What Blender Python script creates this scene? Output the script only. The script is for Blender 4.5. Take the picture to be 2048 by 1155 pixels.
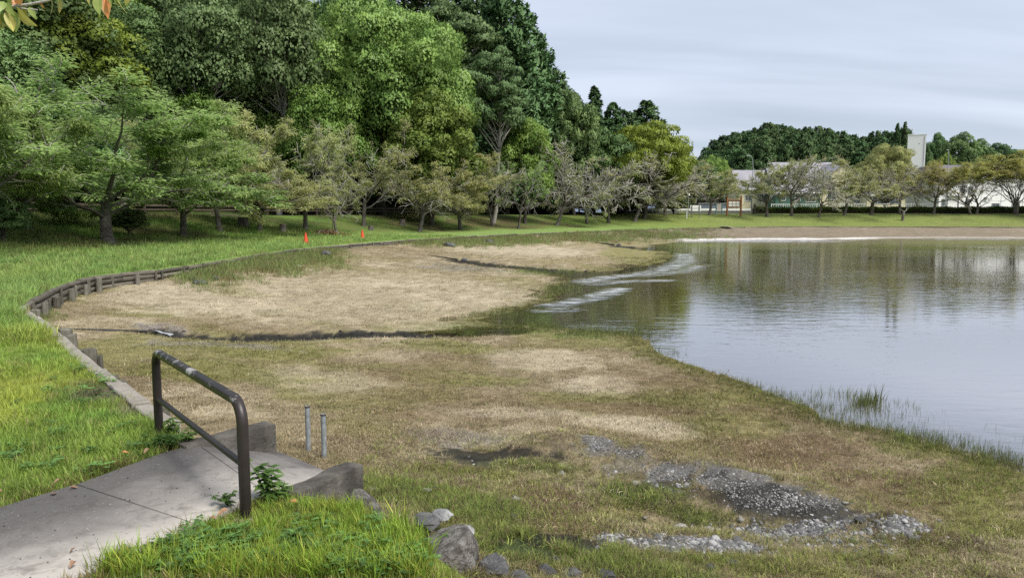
import bpy, bmesh, math, random
import numpy as np
from mathutils import Vector, Matrix, Euler

# ------------------------------------------------------------------ scene, camera, light
scene = bpy.context.scene
for _o in list(bpy.data.objects):
    bpy.data.objects.remove(_o)
COL = scene.collection
R = math.radians

F = 1462.0            # focal length in pixels of a 2048-wide picture
CX, CY = 1024.0, 577.5
HORIZON = 428.0
PITCH = math.atan((CY - HORIZON) / F)
CAMZ = 2.8

cam = bpy.data.cameras.new('camera')
cam.sensor_width = 36.0
cam.lens = F / 2048.0 * 36.0
cam.clip_start = 0.05
cam.clip_end = 20000.0
cam_o = bpy.data.objects.new('camera', cam)
COL.objects.link(cam_o)
cam_o.location = (0, 0, CAMZ)
cam_o.rotation_euler = (math.pi / 2 - PITCH, 0, 0)
scene.camera = cam_o

SUN_DIR = Vector((0.48, -0.42, 0.88)).normalized()       # towards the sun
sun = bpy.data.lights.new('sun', 'SUN')
sun.energy = 2.5
sun.angle = R(25)
sun.color = (1.0, 0.955, 0.88)
sun_o = bpy.data.objects.new('sun', sun)
COL.objects.link(sun_o)
sun_o.rotation_euler = (-SUN_DIR).to_track_quat('-Z', 'Y').to_euler()
sun_o.location = (20, -20, 60)

world = bpy.data.worlds.new('World')
scene.world = world
world.use_nodes = True
def build_world():
    nt = world.node_tree
    N, L = nt.nodes, nt.links
    N.clear()
    out = N.new('ShaderNodeOutputWorld')
    bg = N.new('ShaderNodeBackground')
    bg.inputs['Strength'].default_value = 0.1
    sky = N.new('ShaderNodeTexSky')
    sky.sky_type = 'NISHITA'
    sky.sun_disc = False
    sky.sun_elevation = math.asin(SUN_DIR.z)
    sky.sun_rotation = math.atan2(SUN_DIR.x, SUN_DIR.y)
    sky.air_density = 1.2
    sky.dust_density = 2.0
    # a high even cloud sheet in long soft bands, drawn on a plane far overhead
    tc = N.new('ShaderNodeTexCoord')
    sep = N.new('ShaderNodeSeparateXYZ')
    L.new(tc.outputs['Generated'], sep.inputs[0])
    zc = N.new('ShaderNodeMath'); zc.operation = 'MAXIMUM'; zc.inputs[1].default_value = 0.0
    L.new(sep.outputs['Z'], zc.inputs[0])
    za = N.new('ShaderNodeMath'); za.operation = 'ADD'; za.inputs[1].default_value = 0.16
    L.new(zc.outputs[0], za.inputs[0])
    dx = N.new('ShaderNodeMath'); dx.operation = 'DIVIDE'
    dy = N.new('ShaderNodeMath'); dy.operation = 'DIVIDE'
    L.new(sep.outputs['X'], dx.inputs[0]); L.new(za.outputs[0], dx.inputs[1])
    L.new(sep.outputs['Y'], dy.inputs[0]); L.new(za.outputs[0], dy.inputs[1])
    cmb = N.new('ShaderNodeCombineXYZ')
    L.new(dx.outputs[0], cmb.inputs[0]); L.new(dy.outputs[0], cmb.inputs[1])
    mp = N.new('ShaderNodeMapping')
    mp.inputs['Rotation'].default_value = (0, 0, R(24))
    mp.inputs['Scale'].default_value = (0.40, 1.5, 1.0)
    L.new(cmb.outputs[0], mp.inputs['Vector'])
    n1 = N.new('ShaderNodeTexNoise'); n1.inputs['Scale'].default_value = 0.85
    n1.inputs['Detail'].default_value = 5.0; n1.inputs['Roughness'].default_value = 0.5
    n1.inputs['Distortion'].default_value = 0.35
    L.new(mp.outputs[0], n1.inputs['Vector'])
    rmp = N.new('ShaderNodeValToRGB')
    rmp.color_ramp.elements[0].position = 0.38
    rmp.color_ramp.elements[0].color = (2.45, 2.84, 3.44, 1)
    rmp.color_ramp.elements[1].position = 0.62
    rmp.color_ramp.elements[1].color = (3.55, 3.88, 4.62, 1)
    L.new(n1.outputs[0], rmp.inputs[0])
    # a broad brightening of the sheet low down
    mr = N.new('ShaderNodeMapRange'); mr.interpolation_type = 'SMOOTHSTEP'
    mr.inputs['From Min'].default_value = 0.0; mr.inputs['From Max'].default_value = 0.45
    mr.inputs['To Min'].default_value = 1.1; mr.inputs['To Max'].default_value = 0.98
    L.new(sep.outputs['Z'], mr.inputs[0])
    sc = N.new('ShaderNodeVectorMath'); sc.operation = 'SCALE'
    L.new(rmp.outputs[0], sc.inputs[0]); L.new(mr.outputs[0], sc.inputs['Scale'])
    mix = N.new('ShaderNodeMix'); mix.data_type = 'RGBA'
    mix.inputs[0].default_value = 0.88
    L.new(sky.outputs[0], mix.inputs[6]); L.new(sc.outputs[0], mix.inputs[7])
    L.new(mix.outputs[2], bg.inputs['Color'])
    L.new(bg.outputs[0], out.inputs[0])
build_world()

vs = scene.view_settings
vs.view_transform = 'Standard'
vs.look = 'None'
vs.gamma = 1.0
vs.use_curve_mapping = False
vs.exposure = 0.98
scene.display_settings.display_device = 'sRGB'
scene.cycles.use_denoising = False
scene.cycles.max_bounces = 9
scene.cycles.diffuse_bounces = 6
scene.cycles.glossy_bounces = 3
scene.cycles.transmission_bounces = 6
scene.cycles.transparent_max_bounces = 8
scene.cycles.caustics_reflective = False
scene.cycles.caustics_refractive = False
scene.cycles.sample_clamp_indirect = 6.0

# ------------------------------------------------------------------ picture <-> place
_cp, _sp = math.cos(PITCH), math.sin(PITCH)
def ray(px, py):
    u = (px - CX) / F
    v = -(py - CY) / F
    return np.array([u, _cp + v * _sp, -_sp + v * _cp])
def W(px, py, z):
    d = ray(px, py)
    t = (z - CAMZ) / d[2]
    return np.array([d[0] * t, d[1] * t, z])
def at_depth(px, py, y):
    d = ray(px, py)
    t = y / d[1]
    return np.array([d[0] * t, y, CAMZ + d[2] * t])
def pix(x, y, z):
    fz = y * _cp - (z - CAMZ) * _sp
    up = y * _sp + (z - CAMZ) * _cp
    return CX + F * x / fz, CY - F * up / fz

# ------------------------------------------------------------------ numpy noise
def _hash(ix, iy, seed):
    h = (ix.astype(np.int64) * 374761393 + iy.astype(np.int64) * 668265263 + seed * 1442695041) & 0xFFFFFFFF
    h = ((h ^ (h >> 13)) * 1274126177) & 0xFFFFFFFF
    h = h ^ (h >> 16)
    return (h & 0xFFFF) / 65535.0
def vnoise(x, y, seed=0):
    ix = np.floor(x); iy = np.floor(y)
    fx = x - ix; fy = y - iy
    fx = fx * fx * (3 - 2 * fx); fy = fy * fy * (3 - 2 * fy)
    a = _hash(ix, iy, seed); b = _hash(ix + 1, iy, seed)
    c = _hash(ix, iy + 1, seed); d = _hash(ix + 1, iy + 1, seed)
    return (a * (1 - fx) + b * fx) * (1 - fy) + (c * (1 - fx) + d * fx) * fy
def fbm(x, y, s, seed=0, o=4):
    x = np.asarray(x, float) / s; y = np.asarray(y, float) / s
    t = 0; a = 0.5; n = 0
    for k in range(o):
        t = t + a * vnoise(x * 2 ** k + 17.3 * k, y * 2 ** k - 9.1 * k, seed + k); n += a; a *= 0.55
    return t / n
def sstep(a, b, x):
    t = np.clip((x - a) / (b - a), 0, 1)
    return t * t * (3 - 2 * t)

# ------------------------------------------------------------------ object helpers
def tag(o, label=None, cat=None, group=None, kind=None):
    if label: o['label'] = label
    if cat: o['category'] = cat
    if group: o['group'] = group
    if kind: o['kind'] = kind
    return o
def link(name, data, parent=None, loc=None, rot=None, scl=None):
    o = bpy.data.objects.new(name, data)
    COL.objects.link(o)
    if parent is not None: o.parent = parent
    if loc is not None: o.location = loc
    if rot is not None: o.rotation_euler = rot
    if scl is not None: o.scale = scl if hasattr(scl, '__len__') else (scl,) * 3
    return o
def empty(name, loc, rz=0.0, label=None, cat=None, group=None):
    o = link(name, None, None, loc, (0, 0, rz))
    o.empty_display_size = 0.2
    return tag(o, label, cat, group)
def mesh_np(name, V, Fc, mat=None, smooth=True, attrs=None):
    """V (n,3); Fc (m,3) or (m,4) int"""
    me = bpy.data.meshes.new(name)
    V = np.asarray(V, np.float32); Fc = np.asarray(Fc, np.int32)
    k = Fc.shape[1]
    me.vertices.add(len(V)); me.vertices.foreach_set('co', V.ravel())
    me.loops.add(Fc.size); me.loops.foreach_set('vertex_index', Fc.ravel())
    me.polygons.add(len(Fc))
    me.polygons.foreach_set('loop_start', np.arange(0, Fc.size, k, dtype=np.int32))
    me.polygons.foreach_set('loop_total', np.full(len(Fc), k, np.int32))
    me.polygons.foreach_set('use_smooth', np.full(len(Fc), smooth, bool))
    me.update(calc_edges=True)
    if attrs:
        for nm, (tp, dom, arr) in attrs.items():
            a = me.attributes.new(nm, tp, dom)
            arr = np.asarray(arr, np.float32)
            a.data.foreach_set('color' if tp == 'FLOAT_COLOR' else ('vector' if tp == 'FLOAT_VECTOR' else 'value'), arr.ravel())
    if mat is not None: me.materials.append(mat)
    return me
class MB:
    """collects boxes, tubes and prisms as one mesh"""
    def __init__(s): s.v = []; s.f = []
    def add(s, V, Fs):
        b = len(s.v); s.v += [tuple(p) for p in V]; s.f += [tuple(i + b for i in f) for f in Fs]
    def box(s, c, d, rz=0.0, M=None):
        hx, hy, hz = d[0] / 2, d[1] / 2, d[2] / 2
        V = [Vector((sx * hx, sy * hy, sz * hz)) for sz in (-1, 1) for sy in (-1, 1) for sx in (-1, 1)]
        m = M if M is not None else Matrix.Rotation(rz, 3, 'Z')
        V = [m @ v + Vector(c) for v in V]
        s.add(V, [(0, 2, 3, 1), (4, 5, 7, 6), (0, 1, 5, 4), (2, 6, 7, 3), (0, 4, 6, 2), (1, 3, 7, 5)])
        return s
    def tube(s, pts, r, n=8, caps=True):
        pts = [Vector(p) for p in pts]
        rr = r if hasattr(r, '__len__') else [r] * len(pts)
        V = []; Fs = []
        up = Vector((0, 0, 1))
        d0 = (pts[1] - pts[0]).normalized()
        ref = up if abs(d0.z) < 0.9 else Vector((1, 0, 0))
        a = d0.cross(ref).normalized()
        for i, p in enumerate(pts):
            d = (pts[min(i + 1, len(pts) - 1)] - pts[max(i - 1, 0)]).normalized()
            a = (a - d * a.dot(d)).normalized()
            b = d.cross(a)
            for k in range(n):
                t = 2 * math.pi * k / n
                V.append(p + (a * math.cos(t) + b * math.sin(t)) * rr[i])
        for i in range(len(pts) - 1):
            for k in range(n):
                Fs.append((i * n + k, i * n + (k + 1) % n, (i + 1) * n + (k + 1) % n, (i + 1) * n + k))
        if caps:
            Fs.append(tuple(range(n - 1, -1, -1)))
            Fs.append(tuple(range((len(pts) - 1) * n, len(pts) * n)))
        s.add(V, Fs); return s
    def mesh(s, name, mat, bevel=0.0, seg=2, smooth=False, angle=40):
        me = bpy.data.meshes.new(name)
        bm = bmesh.new()
        vs_ = [bm.verts.new(p) for p in s.v]
        for f in s.f:
            try: bm.faces.new([vs_[i] for i in f])
            except ValueError: pass
        bmesh.ops.recalc_face_normals(bm, faces=bm.faces)
        if bevel > 0:
            es = [e for e in bm.edges if len(e.link_faces) == 2 and e.calc_face_angle(0) > R(angle)]
            bmesh.ops.bevel(bm, geom=es, offset=bevel, segments=seg, profile=0.5, affect='EDGES')
        for f in bm.faces: f.smooth = smooth
        bm.to_mesh(me); bm.free()
        if smooth:
            me.set_sharp_from_angle(angle=R(angle))
        me.materials.append(mat)
        return me
    def build(s, name, mat, parent=None, **kw):
        return link(name, s.mesh(name, mat, **kw), parent)

# ------------------------------------------------------------------ materials
def mat_new(name):
    m = bpy.data.materials.new(name)
    m.use_nodes = True
    nt = m.node_tree
    nt.nodes.clear()
    out = nt.nodes.new('ShaderNodeOutputMaterial')
    return m, nt, out
def nd(nt, tp, **kw):
    n = nt.nodes.new(tp)
    for k, v in kw.items():
        if k.startswith('i_'):
            key = k[2:].replace('_', ' ')
            n.inputs[key].default_value = v
        else:
            setattr(n, k, v)
    return n
def mixc(nt, a, b, fac, blend='MIX'):
    m = nt.nodes.new('ShaderNodeMix'); m.data_type = 'RGBA'; m.blend_type = blend
    for sock, val in ((m.inputs[6], a), (m.inputs[7], b), (m.inputs[0], fac)):
        if hasattr(val, 'is_linked') or hasattr(val, 'links'): nt.links.new(val, sock)
        elif isinstance(val, (int, float)): sock.default_value = val
        else: sock.default_value = (*val, 1)
    return m.outputs[2]
def noise(nt, scale, detail=4, rough=0.55, vec=None, dist=0.0):
    n = nd(nt, 'ShaderNodeTexNoise', i_Scale=scale, i_Detail=detail, i_Roughness=rough, i_Distortion=dist)
    if vec is not None: nt.links.new(vec, n.inputs['Vector'])
    return n.outputs[0]
def ramp(nt, src, *stops):
    r = nd(nt, 'ShaderNodeValToRGB')
    e = r.color_ramp.elements
    while len(e) < len(stops): e.new(0.5)
    for k, (p, c) in enumerate(stops):
        e[k].position = p
        e[k].color = (c, c, c, 1) if isinstance(c, (int, float)) else (*c, 1)
    nt.links.new(src, r.inputs[0])
    return r.outputs[0]
def bump(nt, h, dist, strength=1.0):
    b = nd(nt, 'ShaderNodeBump', i_Distance=dist, i_Strength=strength)
    nt.links.new(h, b.inputs['Height'])
    return b.outputs[0]
def pos(nt): return nd(nt, 'ShaderNodeNewGeometry').outputs['Position']
def objc(nt): return nd(nt, 'ShaderNodeTexCoord').outputs['Object']
def objrand(nt): return nd(nt, 'ShaderNodeObjectInfo').outputs['Random']
def principled(nt, out, col, rough=0.7, spec=0.3, metal=0.0, normal=None):
    p = nd(nt, 'ShaderNodeBsdfPrincipled', i_Roughness=0.7, i_Metallic=metal)
    p.inputs['Specular IOR Level'].default_value = spec
    for sock, val in ((p.inputs['Base Color'], col), (p.inputs['Roughness'], rough)):
        if hasattr(val, 'links'): nt.links.new(val, sock)
        elif isinstance(val, (int, float)): sock.default_value = val
        else: sock.default_value = (*val, 1)
    if normal is not None: nt.links.new(normal, p.inputs['Normal'])
    nt.links.new(p.outputs[0], out.inputs[0])
    return p
def stained(name, c1, c2, c3=None, s1=3.0, s2=20.0, rough=0.8, bd=0.01, bs=25.0, spec=0.25, world_space=False, var=0.0, metal=0.0):
    """two-scale mottled solid: base c1, blotches c2, fine specks c3"""
    m, nt, out = mat_new(name)
    vec = pos(nt) if world_space else objc(nt)
    n1 = noise(nt, s1, 5, 0.6, vec)
    n2 = noise(nt, s2, 3, 0.6, vec)
    col = mixc(nt, c1, c2, ramp(nt, n1, (0.38, 0.0), (0.64, 1.0)))
    if c3 is not None: col = mixc(nt, col, c3, ramp(nt, n2, (0.56, 0.0), (0.72, 0.8)))
    if var > 0:
        rv = nd(nt, 'ShaderNodeMapRange'); nt.links.new(objrand(nt), rv.inputs[0])
        rv.inputs[3].default_value = 1 - var; rv.inputs[4].default_value = 1 + var
        sc = nd(nt, 'ShaderNodeVectorMath', operation='SCALE')
        nt.links.new(col, sc.inputs[0]); nt.links.new(rv.outputs[0], sc.inputs['Scale'])
        col = sc.outputs[0]
    nb = bump(nt, noise(nt, bs, 5, 0.6, vec), bd) if bd > 0 else None
    principled(nt, out, col, rough, spec, metal, nb)
    return m
def leafmat(name, dark, light, trans=0.3, var=0.12, huev=0.02, rough=0.5, clump=0.6, leafv=0.38):
    """leaves: each leaf its own tint (attribute rnd), each clump of the crown its own, each tree its own"""
    m, nt, out = mat_new(name)
    at = nd(nt, 'ShaderNodeAttribute', attribute_name='rnd')
    n1 = noise(nt, clump, 3, 0.6, objc(nt))
    f = nd(nt, 'ShaderNodeMath', operation='MULTIPLY_ADD')
    nt.links.new(at.outputs['Fac'], f.inputs[0]); f.inputs[1].default_value = leafv
    n2 = ramp(nt, n1, (0.3, 0.0), (0.7, 0.98 - leafv))
    nt.links.new(n2, f.inputs[2])
    col = mixc(nt, dark, light, f.outputs[0])
    hs = nd(nt, 'ShaderNodeHueSaturation')
    nt.links.new(col, hs.inputs['Color'])
    rnd = objrand(nt)
    mr = nd(nt, 'ShaderNodeMapRange'); nt.links.new(rnd, mr.inputs[0])
    mr.inputs[3].default_value = 0.5 - huev; mr.inputs[4].default_value = 0.5 + huev
    nt.links.new(mr.outputs[0], hs.inputs['Hue'])
    mv = nd(nt, 'ShaderNodeMapRange')
    fr = nd(nt, 'ShaderNodeMath', operation='FRACT'); ml = nd(nt, 'ShaderNodeMath', operation='MULTIPLY')
    nt.links.new(rnd, ml.inputs[0]); ml.inputs[1].default_value = 7.31; nt.links.new(ml.outputs[0], fr.inputs[0])
    nt.links.new(fr.outputs[0], mv.inputs[0])
    mv.inputs[3].default_value = 1 - var; mv.inputs[4].default_value = 1 + var
    nt.links.new(mv.outputs[0], hs.inputs['Value'])
    p = nd(nt, 'ShaderNodeBsdfPrincipled', i_Roughness=rough)
    p.inputs['Specular IOR Level'].default_value = 0.18
    nt.links.new(hs.outputs[0], p.inputs['Base Color'])
    tr = nd(nt, 'ShaderNodeBsdfTranslucent')
    nt.links.new(hs.outputs[0], tr.inputs[0])
    mx = nd(nt, 'ShaderNodeMixShader'); mx.inputs[0].default_value = trans
    nt.links.new(p.outputs[0], mx.inputs[1]); nt.links.new(tr.outputs[0], mx.inputs[2])
    nt.links.new(mx.outputs[0], out.inputs[0])
    return m
def instmat(name, trans=0.3, rough=0.6, spec=0.3, rndamp=0.35):
    """scattered pieces: colour carried by each piece, leaf tint from rnd"""
    m, nt, out = mat_new(name)
    a = nd(nt, 'ShaderNodeAttribute', attribute_name='col', attribute_type='INSTANCER')
    r = nd(nt, 'ShaderNodeAttribute', attribute_name='rnd')
    mr = nd(nt, 'ShaderNodeMapRange'); nt.links.new(r.outputs['Fac'], mr.inputs[0])
    mr.inputs[3].default_value = 1 - rndamp; mr.inputs[4].default_value = 1 + rndamp
    sc = nd(nt, 'ShaderNodeVectorMath', operation='SCALE')
    nt.links.new(a.outputs['Color'], sc.inputs[0]); nt.links.new(mr.outputs[0], sc.inputs['Scale'])
    p = nd(nt, 'ShaderNodeBsdfPrincipled', i_Roughness=rough)
    p.inputs['Specular IOR Level'].default_value = spec
    nt.links.new(sc.outputs[0], p.inputs['Base Color'])
    if trans > 0:
        tr = nd(nt, 'ShaderNodeBsdfTranslucent'); nt.links.new(sc.outputs[0], tr.inputs[0])
        mx = nd(nt, 'ShaderNodeMixShader'); mx.inputs[0].default_value = trans
        nt.links.new(p.outputs[0], mx.inputs[1]); nt.links.new(tr.outputs[0], mx.inputs[2])
        nt.links.new(mx.outputs[0], out.inputs[0])
    else:
        nt.links.new(p.outputs[0], out.inputs[0])
    return m

# ------------------------------------------------------------------ scattering of uncountable stuff
def gn_scatter(coll):
    ng = bpy.data.node_groups.new('scatter_' + coll.name, 'GeometryNodeTree')
    ng.interface.new_socket('Geometry', in_out='INPUT', socket_type='NodeSocketGeometry')
    ng.interface.new_socket('Geometry', in_out='OUTPUT', socket_type='NodeSocketGeometry')
    N, L = ng.nodes, ng.links
    gi = N.new('NodeGroupInput'); go = N.new('NodeGroupOutput')
    ci = N.new('GeometryNodeCollectionInfo'); ci.inputs['Collection'].default_value = coll
    ci.inputs['Separate Children'].default_value = True
    ci.inputs['Reset Children'].default_value = True
    iop = N.new('GeometryNodeInstanceOnPoints')
    iop.inputs['Pick Instance'].default_value = True
    def na(nm, tp):
        n = N.new('GeometryNodeInputNamedAttribute'); n.data_type = tp; n.inputs[0].default_value = nm
        return n.outputs['Attribute']
    L.new(gi.outputs[0], iop.inputs['Points'])
    L.new(ci.outputs[0], iop.inputs['Instance'])
    L.new(na('idx', 'INT'), iop.inputs['Instance Index'])
    L.new(na('rot', 'FLOAT_VECTOR'), iop.inputs['Rotation'])
    L.new(na('scl', 'FLOAT_VECTOR'), iop.inputs['Scale'])
    L.new(iop.outputs[0], go.inputs[0])
    return ng
def scatter(name, P, rot, scl, col, idx, protos, label, cat, parent=None):
    n = len(P)
    me = bpy.data.meshes.new(name)
    me.vertices.add(n); me.vertices.foreach_set('co', np.asarray(P, np.float32).ravel())
    def att(nm, tp, arr, key, dt=np.float32):
        a = me.attributes.new(nm, tp, 'POINT'); a.data.foreach_set(key, np.asarray(arr, dt).ravel())
    att('rot', 'FLOAT_VECTOR', rot, 'vector'); 
    scl = np.asarray(scl, np.float32)
    if scl.ndim == 1: scl = np.repeat(scl[:, None], 3, 1)
    att('scl', 'FLOAT_VECTOR', scl, 'vector')
    att('idx', 'INT', idx, 'value', np.int32)
    c4 = np.ones((n, 4), np.float32); c4[:, :3] = col
    att('col', 'FLOAT_COLOR', c4, 'color')
    cl = bpy.data.collections.new(name + '_pieces')
    for k, pm in enumerate(protos):
        cl.objects.link(bpy.data.objects.new('%s_piece_%02d' % (name, k), pm))
    o = link(name, me, parent)
    md = o.modifiers.new('scatter', 'NODES'); md.node_group = gn_scatter(cl)
    tag(o, label, cat, None, 'stuff')
    return o
# ------------------------------------------------------------------ the lie of the land
rng = np.random.default_rng(7)
BANK_PX = [(930, 1160), (835, 1080), (735, 1012), (600, 990), (500, 962), (392, 888), (300, 835), (230, 778), (150, 712), (90, 657), (44, 622),
           (34, 611), (62, 594), (110, 572), (165, 554), (220, 547), (280, 542), (400, 526), (500, 509), (620, 493.5), (720, 485.5), (800, 479),
           (960, 470), (1100, 464.5), (1250, 459), (1360, 455.5)]
_pts = [W(a, b, 1.0)[:2] for a, b in BANK_PX]
_pts += [np.array(p) for p in ((31.5, 104.5), (40, 108), (50, 108), (60, 107), (72, 104.5), (85, 100), (105, 88), (118, 65),
                               (120, 35), (108, 5), (85, -18), (55, -28), (25, -22), (8, -9), (2.2, 0.6))]
_pts = np.array(_pts)
def chaikin(P, k):
    for _ in range(k):
        Q = np.roll(P, -1, 0)
        P = np.stack([0.75 * P + 0.25 * Q, 0.25 * P + 0.75 * Q], 1).reshape(-1, 2)
    return P
BANK = chaikin(_pts, 2)
SHORE_PX = [(2500, 1060), (2300, 1005), (2048, 932), (1960, 908), (1890, 890), (1800, 866), (1720, 852), (1660, 838), (1600, 812), (1520, 777),
            (1460, 755), (1400, 737), (1340, 718), (1300, 700), (1280, 682), (1262, 668), (1180, 661), (1100, 656), (1000, 648), (940, 641),
            (1000, 628), (1060, 612), (1110, 598), (1130, 585), (1120, 572), (1150, 560), (1120, 548), (1200, 543), (1270, 535), (1320, 524), (1345, 512),
            (1340, 504), (1290, 497), (1310, 490), (1370, 481), (1500, 478.5), (1650, 479), (1830, 475.5), (2048, 476), (2300, 478)]
_sh = [W(a, b, 0.0)[:2] for a, b in SHORE_PX] + [np.array(p) for p in ((100, 80), (110, 55), (108, 30), (95, 8), (70, -12), (50, -16), (30, -10), (16, -1))]
SHORE = chaikin(np.array(_sh), 1)

def poly_dist(P, poly, closed=True, chunk=4000):
    """distance and nearest point of P (n,2) to a polyline"""
    A = poly if closed else poly[:-1]
    B = np.roll(poly, -1, 0) if closed else poly[1:]
    D = B - A; L2 = (D ** 2).sum(1) + 1e-12
    dist = np.empty(len(P)); near = np.empty((len(P), 2))
    for i in range(0, len(P), chunk):
        p = P[i:i + chunk]
        t = np.clip(((p[:, None, :] - A[None]) * D[None]).sum(2) / L2, 0, 1)
        q = A[None] + t[:, :, None] * D[None]
        d2 = ((p[:, None, :] - q) ** 2).sum(2)
        k = d2.argmin(1)
        dist[i:i + chunk] = np.sqrt(d2[np.arange(len(p)), k])
        near[i:i + chunk] = q[np.arange(len(p)), k]
    return dist, near
def inside(P, poly):
    x, y = P[:, 0], P[:, 1]
    c = np.zeros(len(P), bool)
    A = poly; B = np.roll(poly, -1, 0)
    for (x1, y1), (x2, y2) in zip(A, B):
        m = ((y1 > y) != (y2 > y)) & (x < (x2 - x1) * (y - y1) / (y2 - y1 + 1e-15) + x1)
        c ^= m
    return c

def bank_z(P):
    """height of the grass side (outside the pond)"""
    P = np.asarray(P, float).reshape(-1, 2)
    t, q = poly_dist(P, BANK)
    x, y = P[:, 0], P[:, 1]
    wl = sstep(8, 15, q[:, 1]) * (1 - sstep(13, 36, q[:, 0])) * (q[:, 0] < 60)
    wf = sstep(13, 36, q[:, 0]) * sstep(60, 90, q[:, 1])
    base = 1.0 + 0.0 * t
    hill = sstep(21, 26, t) * 0 + 0.62 * np.clip(t - 23.5, 0, 16) + 0.32 * np.clip(t - 39.5, 0, 34)
    ha = 1 - sstep(-14, 22, x - 0.10 * (y - 80))
    left = 0.018 * np.clip(t, 0, 8) + 1.55 * sstep(6.5, 17.0, t) + hill * ha
    fx, fy = x - 104, y - 262
    far = 1.9 * sstep(0.5, 15, t) + 9.0 * np.exp(-(fx / 44) ** 2 - (fy / 34) ** 2) + 6 * np.exp(-((x - 175) / 30) ** 2 - ((y - 250) / 40) ** 2)
    z = base + wl * left + wf * far
    n = (fbm(x, y, 6.0, 3) - 0.5) * 0.25 * sstep(2, 10, t) + (fbm(x, y, 1.2, 5, 2) - 0.5) * 0.05 * sstep(0.1, 1, t)
    return z + n * (wl + wf * 0.5 + 0.12)

_chan1 = None
def _px_line(px, z):
    return np.array([W(a, b, z)[:2] for a, b in px])
CH1 = _px_line([(318, 667), (400, 672), (500, 669), (600, 663), (700, 657), (800, 652), (900, 647), (1000, 641)], 0.25)
CH2 = _px_line([(918, 524), (980, 529), (1060, 535), (1130, 540), (1220, 541)], 0.12)
CH3 = _px_line([(1232, 492), (1280, 494.5), (1330, 495)], 0.08)
CH4 = _px_line([(1240, 1075), (1330, 1080), (1430, 1068), (1560, 1060), (1700, 1050), (1850, 1035)], 0.22)
def chan(P, line, w):
    d, _ = poly_dist(P, line, False)
    return np.exp(-(d / w) ** 2)
def bed_z(P, detail=True):
    P = np.asarray(P, float).reshape(-1, 2)
    x, y = P[:, 0], P[:, 1]
    ds, _ = poly_dist(P, SHORE)
    wet = inside(P, SHORE)
    dw, q = poly_dist(P, BANK)
    hw = 0.60 + 0.22 * (1 - sstep(5.2, 7.5, q[:, 1])) * (np.abs(q[:, 0]) < 12)
    hw = hw + 0.14 * sstep(18, 30, q[:, 1])
    # far shore: a steeper bare beach
    hw = hw + 0.15 * sstep(60, 90, q[:, 1])
    r = ds / (ds + dw + 1e-6)
    land = hw * (0.45 * r + 0.55 * r ** 3)
    under = -0.55 * (1 - np.exp(-ds / 9.0)) - 0.03 * np.minimum(ds, 1)
    z = np.where(wet, under, land)
    if detail:
        amp = np.where(wet, 0.55, 0.75 + 0.25 * sstep(0, 3, ds))
        z = z + (fbm(x, y, 2.6, 11, 4) - 0.5) * 0.16 * amp + (fbm(x, y, 0.35, 12, 3) - 0.5) * 0.045 * amp
        z = z - 0.16 * chan(P, CH1, 0.55) * (fbm(x, y, .5, 4, 2) * .6 + .6) - 0.07 * chan(P, CH2, 0.8) - 0.05 * chan(P, CH3, 1.0)
        near = 1 - sstep(7, 10, y)
        z = z - 0.15 * chan(P, CH4, 0.28) * near
        ridge = chan(P, RIDGE, 0.5)
        z = z + 0.20 * ridge * near * (0.6 + 0.8 * fbm(x, y, 0.7, 14, 3))
    return z
RIDGE = _px_line([(1090, 900), (1200, 905), (1330, 930), (1480, 965), (1620, 1000), (1740, 1035)], 0.3)
def bed_hit(px, py):
    z = 0.25
    for _ in range(12):
        p = W(px, py, z)
        z = 0.5 * z + 0.5 * float(bed_z(p[None, :2])[0])
    return W(px, py, z)
def bed_hits(A, B):
    A = np.asarray(A, float); B = np.asarray(B, float)
    u = (A - CX) / F; v = -(B - CY) / F
    d = np.stack([u, _cp + v * _sp, -_sp + v * _cp], 1)
    z = np.full(len(A), 0.25)
    for _ in range(6):
        t = (z - CAMZ) / d[:, 2]
        P_ = d[:, :2] * t[:, None]
        z = 0.5 * z + 0.5 * bed_z(P_)
    return P_
def bank_hit(px, py, y0=6.0, y1=260.0):
    """first meeting of a picture ray with the grass side"""
    d = ray(px, py)
    ys = np.geomspace(y0, y1, 700)
    t = ys / d[1]
    X = np.stack([d[0] * t, ys], 1)
    z = CAMZ + d[2] * t
    g = bank_z(X)
    ok = ~inside(X, BANK)
    k = np.where((z <= g) & ok)[0]
    if len(k) == 0: return None
    k = k[0]
    return np.array([X[k, 0], X[k, 1], g[k]])

# colours of the pond floor; soil and sward, with some glare and shade put into the colour
def lerp(a, b, f):
    return a + (np.asarray(b) - a) * f[:, None]
STRAW = (0.300, 0.250, 0.155); PALE = (0.455, 0.39, 0.285); OLIVE = (0.205, 0.195, 0.070); LIVE = (0.105, 0.165, 0.035)
BROWN = (0.175, 0.125, 0.075); MUD = (0.018, 0.017, 0.015); GREY = (0.135, 0.130, 0.125); SILT = (0.22, 0.20, 0.185)
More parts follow.
